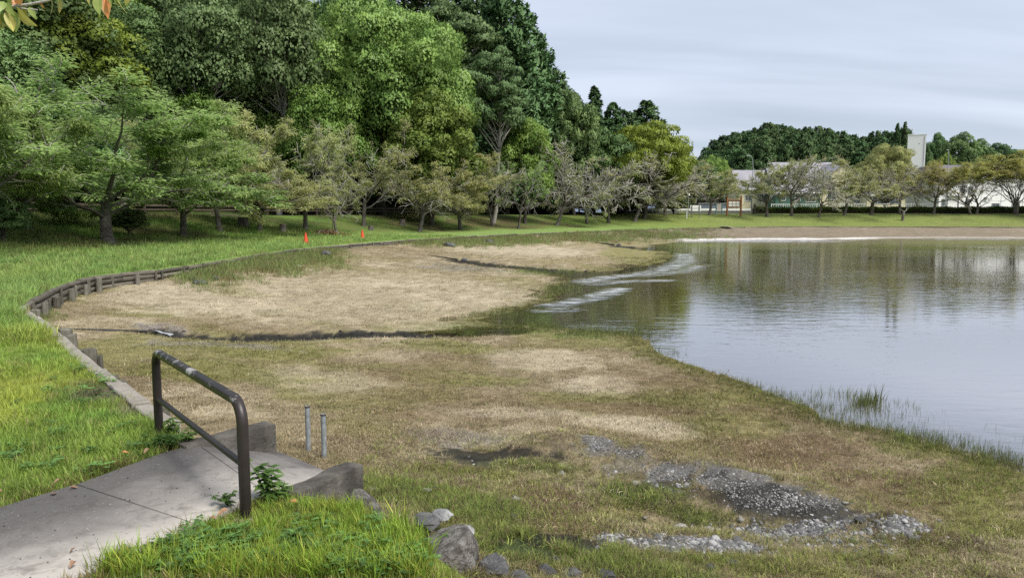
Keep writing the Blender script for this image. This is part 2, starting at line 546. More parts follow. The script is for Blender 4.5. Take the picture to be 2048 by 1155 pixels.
# (pixel x, pixel y, half width, half height, what, strength)
BLOBS = [
 (1080, 720, 120, 22, 'pale', .7), (1190, 770, 90, 22, 'pale', .8), (1260, 850, 130, 14, 'pale', .95), (1010, 828, 160, 14, 'pale', .6), (1330, 870, 70, 10, 'pale', .8),
 (380, 600, 180, 24, 'pale', .7), (700, 590, 260, 40, 'pale', .55), (960, 590, 120, 26, 'pale', .6), (1050, 500, 140, 10, 'pale', .7), (840, 560, 90, 18, 'pale', .4),
 (640, 760, 130, 24, 'pale', .5), (500, 700, 160, 14, 'olive', .6), (880, 690, 90, 16, 'olive', .7), (420, 745, 160, 22, 'olive', .65), (700, 820, 90, 14, 'olive', .4),
 (950, 760, 140, 14, 'olive', .55), (1150, 795, 120, 12, 'olive', .5), (1400, 800, 120, 22, 'olive', .55), (1560, 830, 120, 20, 'brown', .6),
 (1330, 760, 110, 22, 'brown', .45), (860, 830, 130, 14, 'brown', .5), (1060, 800, 120, 12, 'brown', .4), (1270, 815, 150, 12, 'brown', .6), (900, 720, 120, 14, 'brown', .3), (800, 745, 90, 14, 'brown', .4),
 (1600, 900, 150, 40, 'brown', .9), (1750, 960, 130, 40, 'brown', .75), (1900, 1000, 120, 40, 'olive', .6), (1480, 850, 120, 26, 'olive', .5), (1840, 900, 90, 22, 'olive', .7),
 (1960, 950, 120, 40, 'olive', .8), (1830, 880, 60, 12, 'live', .7), (1960, 1060, 110, 30, 'olive', .8), (1700, 790, 60, 14, 'live', .5),
 (820, 985, 150, 34, 'live', .9), (950, 1015, 140, 40, 'live', .9), (900, 940, 150, 16, 'olive', .8), (1050, 930, 120, 18, 'live', .5), (1020, 1085, 100, 44, 'live', .9),
 (1290, 985, 110, 24, 'live', .65), (1390, 1030, 90, 14, 'live', .5), (1180, 1110, 120, 25, 'live', .7), (1250, 1140, 200, 20, 'live', .6), (1500, 1130, 170, 20, 'olive', .8), (1750, 1120, 160, 20, 'olive', .75),
 (1100, 1010, 90, 40, 'brown', .75), (1080, 985, 80, 26, 'brown', .7), (1130, 1050, 60, 30, 'brown', .8), (1150, 970, 60, 18, 'mud', .5), (900, 875, 80, 20, 'silt', .6), (870, 870, 60, 16, 'brown', .4),
 (1040, 908, 150, 13, 'mud', .9), (930, 925, 90, 9, 'mud', .75), (1120, 892, 60, 8, 'mud', .5), (1190, 884, 34, 10, 'grey', .9), (1270, 900, 30, 8, 'grey', .6), (1250, 930, 70, 14, 'grey', .5),  # mud blobs at the bank foot: its shadow is put into their dark colour
 (1390, 930, 60, 10, 'silt', .8), (1440, 955, 90, 14, 'grey', .9), (1530, 985, 90, 14, 'grey', .95), (1620, 1012, 80, 12, 'grey', .9), (1700, 1034, 50, 9, 'silt', .9),
 (1400, 985, 70, 10, 'mud', .6), (1560, 1015, 80, 9, 'mud', .55), (1230, 1078, 40, 14, 'grey', .9), (1400, 1090, 60, 12, 'grey', .6), (1620, 1065, 160, 16, 'grey', .95), (1800, 1045, 60, 14, 'grey', .9), (1330, 1080, 60, 10, 'mud', .8), (1480, 1068, 60, 8, 'mud', .7),
 (1480, 995, 130, 11, 'mud', .8), (1350, 965, 70, 12, 'mud', .7), (1640, 1030, 90, 8, 'mud', .75), (1260, 985, 60, 8, 'mud', .5), (1150, 1085, 80, 15, 'mud', .85), (1060, 1102, 60, 13, 'mud', .7), (1210, 1062, 70, 8, 'brown', .8), (1330, 940, 70, 13, 'grey', .9), (1190, 902, 70, 9, 'grey', .75), (1310, 1088, 110, 14, 'grey', .95), (1540, 1078, 130, 14, 'grey', .95), (1450, 1088, 90, 12, 'grey', .95), (1800, 1010, 110, 16, 'brown', .6), (1880, 1060, 60, 20, 'brown', .6), (1300, 1058, 60, 4, 'mud', .9), (1130, 1080, 40, 14, 'mud', .8),
 (330, 665, 60, 6, 'silt', .8), (440, 690, 120, 8, 'silt', .6), (480, 655, 140, 8, 'brown', .4), (1020, 665, 120, 10, 'live', .5), (1180, 668, 70, 10, 'live', .6), (1150, 580, 60, 14, 'live', .6), (1090, 545, 80, 6, 'live', .6), (930, 536, 80, 5, 'silt', .6),
 (1270, 508, 70, 14, 'olive', .7), (780, 500, 160, 8, 'brown', .35), (1300, 478, 120, 6, 'olive', .5), (470, 585, 60, 8, 'olive', .4), (1480, 465, 200, 6, 'brown', .35), (1800, 465, 300, 7, 'brown', .3),
]
_blob_w = None
def blobs_world():
    global _blob_w
    if _blob_w is None:
        _blob_w = []
        for (a, b, rx, ry, k, s) in BLOBS:
            c = bed_hit(a, b); f_ = W(a, b - ry, c[2]); n_ = W(a, b + ry, c[2])
            _blob_w.append((c[0], c[1], rx * c[1] / F, max(0.5 * (f_[1] - n_[1]), 0.12), k, s, c[0] / c[1]))
    return _blob_w
def bed_colour(P):
    P = np.asarray(P, float).reshape(-1, 2)
    x, y = P[:, 0], P[:, 1]
    n1 = fbm(x, y, 2.2, 21, 5); n2 = fbm(x, y, 0.5, 22, 4); n3 = fbm(x, y * 0.6, 5.0, 23, 4); n4 = fbm(x, y, 0.12, 24, 2)
    c = np.tile(np.array(STRAW), (len(P), 1))
    c = lerp(c, OLIVE, 0.75 * sstep(0.48, 0.62, n1) * (1 - 0.5 * sstep(18, 26, y)))
    c = lerp(c, BROWN, 0.42 * sstep(0.52, 0.7, n3) * (1 - 0.7 * sstep(20, 26, y)))
    c = lerp(c, PALE, 0.6 * sstep(0.50, 0.64, 1 - n1) * sstep(0.42, 0.6, n2))
    nz = (1 - sstep(6.0, 8.6, y + 0.15 * x)) * sstep(-1.6, -0.2, x)
    c = lerp(c, (0.185, 0.170, 0.062), 0.75 * nz * sstep(0.36, 0.56, n2))
    c = lerp(c, (0.085, 0.066, 0.042), 0.75 * nz * sstep(0.52, 0.66, fbm(x, y, 0.3, 27, 4)))
    mud = np.zeros(len(P)); grav = np.zeros(len(P)); live = np.zeros(len(P))
    tgt = dict(pale=PALE, olive=OLIVE, live=LIVE, brown=BROWN, mud=MUD, grey=GREY, silt=SILT)
    brk = 0.55 * n2 + 0.45 * n1
    for (cx, cy, rx, ry, k, s, sh) in blobs_world():
        u = (x - cx - (y - cy) * sh) / rx; v = (y - cy) / ry
        e = np.exp(-(u * u + v * v) * 0.9)
        if k in ('grey', 'mud', 'silt'): f = s * sstep(0.34, 0.52, e + (n2 - 0.5) * 1.5 + (n4 - 0.5) * 0.7) * (e > 0.06)
        else: f = s * sstep(0.22, 0.62, e + (brk - 0.5) * 1.3) * (e > 0.03)
        c = lerp(c, tgt[k], np.clip(f, 0, 1))
        if k == 'mud': mud = np.maximum(mud, f)
        elif k in ('grey',): grav = np.maximum(grav, f); live = live * (1 - f)
        elif k == 'live': live = np.maximum(live, f); grav = grav * (1 - f * .5)
        elif k == 'olive': live = np.maximum(live, 0.5 * f)
        elif k in ('silt', 'brown'): live = live * (1 - 0.7 * f)
    for line, w in ((CH1, 0.42), (CH1[2:], 0.66), (CH2, 0.9), (CH3, 1.0)):
        e = chan(P, line, w)
        f = sstep(0.30, 0.55, e + (n2 - 0.5) * 0.9 + (n4 - .5) * .5) * (e > 0.05)
        c = lerp(c, MUD, 0.93 * f); mud = np.maximum(mud, f); live = live * (1 - f)
    # along the water's edge: damp olive-brown sward
    ds, _ = poly_dist(P, SHORE)
    wet = inside(P, SHORE)
    dsg = np.where(wet, -ds, ds)
    yy = np.clip(y, 5, 100)
    e = np.exp(-np.clip(dsg, 0, None) / (0.55 + 0.012 * yy)) * (1 - 0.75 * sstep(60, 78, y))
    f = sstep(0.3, 0.75, e + (n2 - 0.5) * 0.7)
    c = lerp(c, (0.135, 0.125, 0.045), 0.75 * f); live = np.maximum(live, 0.5 * f * (dsg > 0))
    f = sstep(0.02, -0.25, dsg) if False else np.clip(-dsg / 0.6, 0, 1)
    c = lerp(c, (0.075, 0.062, 0.035), f); mud = np.maximum(mud, 0.6 * f)
    # beach of the far shore
    c = lerp(c, (0.215, 0.178, 0.135), 0.8 * sstep(66, 84, y) * (dsg > 0))
    # sky reflection along part of the far waterline, painted pale into the bed colour
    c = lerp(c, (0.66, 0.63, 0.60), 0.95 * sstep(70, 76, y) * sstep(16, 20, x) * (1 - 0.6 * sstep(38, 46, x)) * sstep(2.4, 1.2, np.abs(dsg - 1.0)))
    c = c * (0.80 + 0.40 * n2[:, None]) * (0.86 + 0.28 * n4[:, None])
    return c, np.clip(mud, 0, 1), np.clip(grav, 0, 1), np.clip(live, 0, 1)

# ---- pond floor: one sheet, fine where it lies open, coarse elsewhere
def polar_sheet():
    a_f = np.radians(np.arange(-42, 42.01, 0.22))
    a_c = np.radians(np.arange(42, 318.1, 3.0))[1:-1]
    ang = np.concatenate([a_f, a_c])
    rad = np.concatenate([[0.4, 1.0, 1.8, 2.5], np.geomspace(3.0, 132, 390)])
    A, Rr = np.meshgrid(ang, rad, indexing='ij')
    X = np.sin(A) * Rr; Y = np.cos(A) * Rr
    na, nr = A.shape
    P = np.stack([X.ravel(), Y.ravel()], 1)
    I = np.arange(na * nr).reshape(na, nr)
    J = np.roll(I, -1, 0)
    Fq = np.stack([I[:, :-1], I[:, 1:], J[:, 1:], J[:, :-1]], -1).reshape(-1, 4)
    return P, Fq
P, Fq = polar_sheet()
_d, _ = poly_dist(P, BANK)
_in = inside(P, BANK)
keep_v = _in | (_d < 1.3)
keep_f = keep_v[Fq].all(1)
Fq = Fq[keep_f]
used = np.unique(Fq)
remap = -np.ones(len(P), int); remap[used] = np.arange(len(used))
P = P[used]; Fq = remap[Fq]
bz = bed_z(P)
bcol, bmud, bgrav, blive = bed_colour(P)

m_bed, nt, out = mat_new('pond_floor_soil')
a = nd(nt, 'ShaderNodeAttribute', attribute_name='col')
am = nd(nt, 'ShaderNodeAttribute', attribute_name='mud')
pv = pos(nt)
f1 = noise(nt, 38, 4, 0.65, pv); f2 = noise(nt, 9, 5, 0.65, pv)
stretch = nd(nt, 'ShaderNodeMapping'); stretch.inputs['Scale'].default_value = (1.0, 0.8, 1); nt.links.new(pv, stretch.inputs[0])
f3 = noise(nt, 2.6, 6, 0.7, stretch.outputs[0])
col = mixc(nt, a.outputs['Color'], (0.06, 0.05, 0.035), ramp(nt, f1, (0.50, 0.0), (0.78, 0.55)))
col = mixc(nt, col, (0.62, 0.55, 0.42), ramp(nt, f2, (0.55, 0.0), (0.8, 0.42)))
v3 = nd(nt, 'ShaderNodeMapRange'); nt.links.new(f3, v3.inputs[0]); v3.inputs[1].default_value = .3; v3.inputs[2].default_value = .7
v3.inputs[3].default_value = 0.78; v3.inputs[4].default_value = 1.2
s3 = nd(nt, 'ShaderNodeVectorMath', operation='SCALE'); nt.links.new(col, s3.inputs[0]); nt.links.new(v3.outputs[0], s3.inputs['Scale'])
col = mixc(nt, s3.outputs[0], a.outputs['Color'], am.outputs['Fac'])
rgh = ramp(nt, am.outputs['Fac'], (0.2, 0.95), (0.85, 0.42))
principled(nt, out, col, rgh, 0.07, 0, bump(nt, f2, 0.08, 1.0))
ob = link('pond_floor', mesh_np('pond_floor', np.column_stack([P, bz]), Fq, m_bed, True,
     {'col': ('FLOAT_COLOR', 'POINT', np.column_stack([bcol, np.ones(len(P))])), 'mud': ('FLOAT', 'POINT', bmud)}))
tag(ob, 'drained tan pond floor with olive patches and dark wet channels', None, None, 'structure')

# ---- grass side: strips running outwards from the bank edge, out to the horizon
def bank_sheet():
    B = BANK
    L = np.concatenate([[0], np.cumsum(np.linalg.norm(np.roll(B, -1, 0) - B, axis=1))])
    Bc = np.vstack([B, B[:1]])
    ss = np.concatenate([np.arange(0, 60, 0.3), np.arange(60, 210, 1.0), np.arange(210, L[-1] - 1, 4.0)])
    X = np.interp(ss, L, Bc[:, 0]); Y = np.interp(ss, L, Bc[:, 1])
    C = np.stack([X, Y], 1)
    T = np.roll(C, -1, 0) - np.roll(C, 1, 0)
    ang = np.unwrap(np.arctan2(T[:, 1], T[:, 0]))
    k = 9
    pad = np.concatenate([ang[-k:] + (2 * math.pi if ang[0] > ang[-1] else 0), ang, ang[:k] - 2 * math.pi])
    ang_s = np.convolve(pad, np.ones(2 * k + 1) / (2 * k + 1), 'valid')
    ang_m = np.minimum.accumulate(ang_s)           # always turning right: strips never cross
    nrm = np.stack([-np.sin(ang_m), np.cos(ang_m)], 1)
    t = np.concatenate([[-0.03, 0.0, 0.15, 0.3], np.arange(0.6, 8, 0.5), np.arange(8, 30, 0.9), np.arange(30, 80, 2.5), np.arange(80, 280, 8), np.geomspace(290, 6000, 14)])
    G = C[:, None, :] + nrm[:, None, :] * t[None, :, None]
    ns, ntt = len(ss), len(t)
    I = np.arange(ns * ntt).reshape(ns, ntt); J = np.roll(I, -1, 0)
    Fq = np.stack([I[:, :-1], J[:, :-1], J[:, 1:], I[:, 1:]], -1).reshape(-1, 4)
    return G.reshape(-1, 2), Fq, np.tile(t, ns)
GP, GF, GT = bank_sheet()
gz = bank_z(GP)
gz[GT < 0] = 0.1        # the cut earth face behind the timber edging
TRAIL = _px_line([(-400, 1200), (0, 700)], 1.0)
def grass_colour(P):
    P = np.asarray(P, float).reshape(-1, 2)
    x, y = P[:, 0], P[:, 1]
    t, q = poly_dist(P, BANK)
    n1 = fbm(x, y, 3.0, 31, 4); n2 = fbm(x, y, 0.6, 32, 3); n3 = fbm(x, y, 9.0, 33, 3)
    c = np.tile(np.array((0.225, 0.315, 0.062)), (len(P), 1))
    c = lerp(c, (0.38, 0.41, 0.075), 0.8 * sstep(0.42, 0.66, n1))                      # yellow-green lawn
    c = lerp(c, (0.15, 0.275, 0.055), 0.6 * sstep(0.5, 0.7, n2))
    wl = sstep(10, 15, q[:, 1]) * (1 - sstep(13, 36, q[:, 0]))
    far = sstep(13, 36, q[:, 0])
    c = lerp(c, (0.235, 0.34, 0.105), 0.75 * wl * (t < 9))
    slope = sstep(6.0, 9.0, t) * wl
    c = lerp(c, (0.135, 0.185, 0.048), slope)
    c = lerp(c, (0.135, 0.098, 0.055), slope * 0.75 * sstep(0.47, 0.64, n3 * 0.6 + n2 * 0.4))
    c = lerp(c, (0.15, 0.255, 0.05), slope * 0.8 * sstep(0.55, 0.7, n1))
    c = lerp(c, (0.20, 0.24, 0.070), 0.9 * far)
    c = lerp(c, (0.22, 0.19, 0.09), 0.5 * far * sstep(0.5, 0.7, n1) * sstep(58, 75, x))
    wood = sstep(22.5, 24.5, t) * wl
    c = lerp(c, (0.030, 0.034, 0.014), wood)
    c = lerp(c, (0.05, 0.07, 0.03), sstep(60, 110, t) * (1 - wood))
    fr_ = (x > -2.4) & (y < 5.4) & (y > 0) & (x < 1.5)
    c = lerp(c, (0.15, 0.135, 0.05), 0.7 * fr_ * sstep(0.42, 0.6, n2))
    # a worn bare patch by the edging near the barrier
    for (a, b, rx, ry, s) in ((215, 788, 60, 16, .9), (262, 815, 46, 16, .75), (170, 770, 40, 10, .5)):
        p = W(a, b, 1.0)
        u = (x - p[0] - (y - p[1]) * p[0] / p[1]) / (rx * p[1] / F); v = (y - p[1]) / (0.5 * (W(a, b - ry, 1)[1] - W(a, b + ry, 1)[1]))
        e = np.exp(-(u * u + v * v))
        c = lerp(c, (0.17, 0.135, 0.10), s * sstep(0.3, 0.6, e + (n2 - 0.5) * 1.2) * (e > 0.04))
    return c * (0.85 + 0.3 * n2[:, None])
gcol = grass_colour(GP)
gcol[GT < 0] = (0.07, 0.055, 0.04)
m_ground, nt, out = mat_new('grass_soil')
a = nd(nt, 'ShaderNodeAttribute', attribute_name='col')
pv = pos(nt)
f1 = noise(nt, 22, 5, 0.7, pv); f2 = noise(nt, 3.0, 6, 0.7, pv)
col = mixc(nt, a.outputs['Color'], (0.03, 0.04, 0.012), ramp(nt, f1, (0.46, 0.0), (0.72, 0.75)))
v3 = nd(nt, 'ShaderNodeMapRange'); nt.links.new(f2, v3.inputs[0]); v3.inputs[1].default_value = .3; v3.inputs[2].default_value = .7
v3.inputs[3].default_value = 0.7; v3.inputs[4].default_value = 1.25
s3 = nd(nt, 'ShaderNodeVectorMath', operation='SCALE'); nt.links.new(col, s3.inputs[0]); nt.links.new(v3.outputs[0], s3.inputs['Scale'])
principled(nt, out, s3.outputs[0], 0.95, 0.15, 0, bump(nt, f1, 0.08, 0.8))
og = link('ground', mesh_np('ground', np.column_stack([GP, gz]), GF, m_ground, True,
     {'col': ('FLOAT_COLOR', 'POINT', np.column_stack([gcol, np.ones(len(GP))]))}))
tag(og, 'green grass bank round the pond rising to a wooded hill', None, None, 'structure')

# ---- water
def water_mesh():
    b = BANK; lo = b.min(0) - 1; hi = b.max(0) + 1
    xs = np.arange(lo[0], hi[0] + 1, 0.6); ys = np.arange(lo[1], hi[1] + 1, 0.6)
    X, Y = np.meshgrid(xs, ys, indexing='ij')
    Pw = np.stack([X.ravel(), Y.ravel()], 1)
    I = np.arange(X.size).reshape(X.shape)
    Fw = np.stack([I[:-1, :-1], I[1:, :-1], I[1:, 1:], I[:-1, 1:]], -1).reshape(-1, 4)
    ds, _ = poly_dist(Pw, SHORE); wet = inside(Pw, SHORE)
    kv = wet | (ds < 1.6)
    Fw = Fw[kv[Fw].any(1)]
    u = np.unique(Fw); rm = -np.ones(len(Pw), int); rm[u] = np.arange(len(u))
    Pw = Pw[u]; Fw = rm[Fw]; dsg = np.where(wet, ds, -ds)[u]
    x, y = Pw[:, 0], Pw[:, 1]
    depth = np.clip(dsg / 3.2, 0, 1)
    silt = 0.25 + 0.75 * (1 - sstep(8, 17, y)) * sstep(0.0, 3.0, x); silt = silt * (1 - sstep(17, 24, y))
    # gusts: wind-ruffled streaks over the shallows and along the far shore
    ruf = np.zeros(len(Pw))
    for (a, b_, rx, ry, s) in ((1500, 481, 170, 3.2, 1), (1380, 481, 60, 3, .8), (1640, 482, 60, 2.5, .7), (1270, 672, 50, 6, .5), (1180, 655, 60, 4, .4), (1950, 478, 140, 1.8, .5)):
        p = W(a, b_, 0); rxx = rx * p[1] / F; ryy = 0.5 * (W(a, b_ - ry, 0)[1] - W(a, b_ + ry, 0)[1])
        uu = (x - p[0] - (y - p[1]) * p[0] / p[1]) / rxx; vv = (y - p[1]) / max(ryy, 0.8)
        ruf = np.maximum(ruf, s * np.exp(-(uu * uu + vv * vv)))
    for line, w_, s in (([(1165, 563), (1225, 553), (1285, 547), (1335, 536), (1368, 521), (1366, 507)], 0.55, 1.0), ([(1105, 609), (1155, 601), (1200, 590), (1238, 577)], 0.4, 1.0),
                        ([(1185, 568), (1250, 562), (1330, 560)], 0.4, .8), ([(1290, 552), (1350, 545), (1400, 530)], 0.4, .6), ([(1080, 622), (1130, 617)], 0.4, .7)):
        d_, _ = poly_dist(Pw, _px_line(line, 0.0), False)
        ruf = np.maximum(ruf, s * np.exp(-(d_ / w_) ** 2))
    return mesh_np('water', np.column_stack([Pw, np.zeros(len(Pw))]), Fw, None, True,
                   {'depth': ('FLOAT', 'POINT', depth), 'silt': ('FLOAT', 'POINT', silt), 'ruffle': ('FLOAT', 'POINT', ruf)})
m_water, nt, out = mat_new('pond_water')
ad = nd(nt, 'ShaderNodeAttribute', attribute_name='depth')
asl = nd(nt, 'ShaderNodeAttribute', attribute_name='silt')
aru = nd(nt, 'ShaderNodeAttribute', attribute_name='ruffle')
pv = pos(nt)
mp = nd(nt, 'ShaderNodeMapping'); mp.inputs['Rotation'].default_value = (0, 0, R(24)); mp.inputs['Scale'].default_value = (0.55, 1.5, 1)
nt.links.new(pv, mp.inputs[0])
w1 = noise(nt, 1.9, 3, 0.5, mp.outputs[0], 0.4)
mp2 = nd(nt, 'ShaderNodeMapping'); mp2.inputs['Rotation'].default_value = (0, 0, R(-30)); mp2.inputs['Scale'].default_value = (0.7, 1.4, 1)
nt.links.new(pv, mp2.inputs[0])
w2 = noise(nt, 4.5, 3, 0.55, mp2.outputs[0], 0.3)
wave = nd(nt, 'ShaderNodeMath', operation='MULTIPLY_ADD'); nt.links.new(w2, wave.inputs[0]); wave.inputs[1].default_value = 0.35; nt.links.new(w1, wave.inputs[2])
calm = noise(nt, 0.09, 3, 0.5, pv)
amp = nd(nt, 'ShaderNodeMath', operation='MULTIPLY_ADD')
nt.links.new(aru.outputs['Fac'], amp.inputs[0]); amp.inputs[1].default_value = 6.0
nt.links.new(ramp(nt, calm, (0.35, 0.35), (0.65, 1.0)), amp.inputs[2])
hh = nd(nt, 'ShaderNodeMath', operation='MULTIPLY'); nt.links.new(wave.outputs[0], hh.inputs[0]); nt.links.new(amp.outputs[0], hh.inputs[1])
wb = bump(nt, hh.outputs[0], 0.0115, 1.0)
body = mixc(nt, (0.072, 0.054, 0.022), (0.24, 0.225, 0.22), asl.outputs['Fac'])
df = nd(nt, 'ShaderNodeBsdfDiffuse'); nt.links.new(body, df.inputs[0])
tp = nd(nt, 'ShaderNodeBsdfTransparent'); tp.inputs[0].default_value = (0.75, 0.68, 0.5, 1)
mxd = nd(nt, 'ShaderNodeMixShader')
nt.links.new(ramp(nt, ad.outputs['Fac'], (0.0, 0.15), (1.0, 1.0)), mxd.inputs[0])
nt.links.new(tp.outputs[0], mxd.inputs[1]); nt.links.new(df.outputs[0], mxd.inputs[2])
gl = nd(nt, 'ShaderNodeBsdfGlossy'); gl.inputs['Roughness'].default_value = 0.03; gl.inputs[0].default_value = (0.97, 0.97, 1, 1)
nt.links.new(wb, gl.inputs['Normal'])
lw = nd(nt, 'ShaderNodeLayerWeight'); lw.inputs['Blend'].default_value = 0.5; nt.links.new(wb, lw.inputs['Normal'])
pw = nd(nt, 'ShaderNodeMath', operation='POWER'); nt.links.new(lw.outputs['Facing'], pw.inputs[0]); pw.inputs[1].default_value = 2.6
fr = nd(nt, 'ShaderNodeMath', operation='MULTIPLY_ADD'); nt.links.new(pw.outputs[0], fr.inputs[0]); fr.inputs[1].default_value = 0.80; fr.inputs[2].default_value = 0.14
rmx = nd(nt, 'ShaderNodeMath', operation='MULTIPLY'); nt.links.new(ramp(nt, aru.outputs['Fac'], (0.15, 0.0), (0.7, 0.62)), rmx.inputs[0]); mp3 = nd(nt, 'ShaderNodeMapping'); mp3.inputs['Rotation'].default_value = (0, 0, R(12)); mp3.inputs['Scale'].default_value = (0.45, 1.5, 1); nt.links.new(pv, mp3.inputs[0]); nt.links.new(ramp(nt, noise(nt, 2.3, 9, 0.72, mp3.outputs[0], 0.6), (0.49, 0.0), (0.56, 1.0)), rmx.inputs[1])
mxf = nd(nt, 'ShaderNodeMixShader'); nt.links.new(fr.outputs[0], mxf.inputs[0])
nt.links.new(mxd.outputs[0], mxf.inputs[1]); nt.links.new(gl.outputs[0], mxf.inputs[2])
gl2 = nd(nt, 'ShaderNodeBsdfGlossy'); gl2.inputs['Roughness'].default_value = 0.6; gl2.inputs[0].default_value = (1, 1, 1, 1)
mxr = nd(nt, 'ShaderNodeMixShader'); nt.links.new(rmx.outputs[0], mxr.inputs[0]); nt.links.new(mxf.outputs[0], mxr.inputs[1]); nt.links.new(gl2.outputs[0], mxr.inputs[2])
nt.links.new(mxr.outputs[0], out.inputs[0])
wm = water_mesh(); wm.materials.append(m_water)
ow = link('water', wm)
tag(ow, 'rippled olive pond water mirroring the sky and the wooded hill', None, None, 'structure')
# ------------------------------------------------------------------ trees
def tubes_mesh(name, tubes, mat, keep_r=0.0):
    """tubes: list of (pts (n,3), radii (n,), sides)"""
    Vs, Fs, b = [], [], 0
    for pts, rad, n in tubes:
        m = len(pts)
        d = np.gradient(pts, axis=0)
        d /= np.linalg.norm(d, axis=1)[:, None] + 1e-9
        ref = np.array([0.31, 0.17, 0.93]) if abs(d[0, 2]) < 0.8 else np.array([0.9, 0.4, 0.1])
        a = np.cross(d, ref); a /= np.linalg.norm(a, axis=1)[:, None] + 1e-9
        c = np.cross(d, a)
        th = np.arange(n) * 2 * math.pi / n
        ring = a[:, None, :] * np.cos(th)[None, :, None] + c[:, None, :] * np.sin(th)[None, :, None]
        V = pts[:, None, :] + ring * rad[:, None, None]
        Vs.append(V.reshape(-1, 3))
        I = np.arange(m * n).reshape(m, n) + b
        J = np.roll(I, -1, 1)
        Fs.append(np.stack([I[:-1], J[:-1], J[1:], I[1:]], -1).reshape(-1, 4))
        b += m * n
    return mesh_np(name, np.vstack(Vs), np.vstack(Fs), mat, True)
def leaves_mesh(name, Pn, D, Nn, ln, wd, rnd, mat, fold=0.0, shade=None):
    """one rhombic leaf blade per point: base Pn, direction D, face normal Nn"""
    D = D / (np.linalg.norm(D, axis=1)[:, None] + 1e-9)
    S = np.cross(D, Nn); S /= np.linalg.norm(S, axis=1)[:, None] + 1e-9
    U = np.cross(S, D)
    ln = ln[:, None]; wd = wd[:, None]
    a = Pn; b = Pn + D * ln * 0.42 + S * wd * 0.5 + U * ln * fold
    c = Pn + D * ln - U * ln * 0.12; d = Pn + D * ln * 0.42 - S * wd * 0.5 + U * ln * fold
    n = len(Pn)
    if shade is not None:       # face the blade the way its clump faces
        fl = ((U * shade).sum(1) < 0)[:, None]
        b, d = np.where(fl, d, b), np.where(fl, b, d)
    V = np.stack([a, b, c, d], 1).reshape(-1, 3)
    Fq = np.arange(n * 4).reshape(n, 4)
    me = mesh_np(name, V, Fq, mat, shade is not None, {'rnd': ('FLOAT', 'POINT', np.repeat(rnd, 4))})
    if shade is not None:
        shade = shade / (np.linalg.norm(shade, axis=1)[:, None] + 1e-9)
        me.normals_split_custom_set_from_vertices(np.repeat(shade, 4, 0).tolist())
    return me
def rvec(r, n):
    v = r.normal(size=(n, 3)); return v / np.linalg.norm(v, axis=1)[:, None]

def grow(r, p0, d0, L, r0, lev, Pm, tubes, tips):
    nseg = Pm['seg'][lev]
    pts = np.empty((nseg + 1, 3)); pts[0] = p0
    d = np.array(d0, float)
    for i in range(nseg):
        d = d + r.normal(size=3) * Pm['wig'][lev] + np.array([0, 0, Pm['trop'][lev]])
        d /= np.linalg.norm(d)
        pts[i + 1] = pts[i] + d * L / nseg
    tt = np.linspace(0, 1, nseg + 1)
    rad = r0 * (1 - tt * Pm['taper'][lev])
    if lev == 0 and Pm.get('flare', 0):
        rad[0] *= 1 + Pm['flare']
    tubes.append((pts, np.maximum(rad, Pm.get('rmin', 0.008)), Pm['side'][lev]))
    if lev == len(Pm['num']):
        tips.append((pts, d)); return
    n = Pm['num'][lev]
    n = int(round(n * (0.8 + 0.4 * r.random())))
    az0 = r.random() * 6.283
    for k in range(n):
        t = Pm['start'][lev] + (1 - Pm['start'][lev]) * ((k + 0.3 + 0.7 * r.random()) / n)
        t = min(t, 1.0)
        f = t * nseg; i = min(int(f), nseg - 1)
        p = pts[i] + (pts[i + 1] - pts[i]) * (f - i)
        dd = pts[i + 1] - pts[i]; dd /= np.linalg.norm(dd)
        if lev == 0:
            az = az0 + k * 2.399 + r.normal() * 0.3
            per = np.array([math.cos(az), math.sin(az), 0.0])
        else:
            per = r.normal(size=3); per[2] *= Pm['flat'][lev]
        per -= dd * per.dot(dd); per /= np.linalg.norm(per) + 1e-9
        ang = R(Pm['ang'][lev] + r.normal() * Pm['angv'][lev])
        cd = dd * math.cos(ang) + per * math.sin(ang)
        cl = L * Pm['len'][lev] * (1 - Pm['lenfall'][lev] * t) * (0.75 + 0.5 * r.random())
        cr = min(rad[i] * Pm['rr'][lev], rad[i] * 0.9)
        grow(r, p, cd, cl, cr, lev + 1, Pm, tubes, tips)
    if Pm.get('lead', True):
        tips.append((pts[-2:], d))

def leaf_cloud(r, tips, per, ln, wd, droop=0.5, spread=0.12, frac=1.0):
    Pn, D = [], []
    for pts, d in tips:
        if frac < 1 and r.random() > frac: continue
        n = max(3, int(per * (0.25 + 1.5 * r.random())))
        t = r.random(n) ** 0.8
        f = t * (len(pts) - 1); i = np.minimum(f.astype(int), len(pts) - 2)
        p = pts[i] + (pts[i + 1] - pts[i]) * (f - i)[:, None]
        dd = (pts[i + 1] - pts[i]); dd /= np.linalg.norm(dd, axis=1)[:, None] + 1e-9
        side = rvec(r, n); side[:, 2] *= 0.5
        Pn.append(p + side * spread * r.random(n)[:, None])
        D.append(dd * 0.6 + side * 0.9 + np.array([0, 0, -droop]))
    Pn = np.vstack(Pn); D = np.vstack(D); n = len(Pn)
    Nn = rvec(r, n); Nn[:, 2] = np.abs(Nn[:, 2]) + 0.7
    return Pn, D, Nn, ln * (0.5 + 1.0 * r.random(n)), wd * (0.6 + 0.8 * r.random(n)), r.random(n)

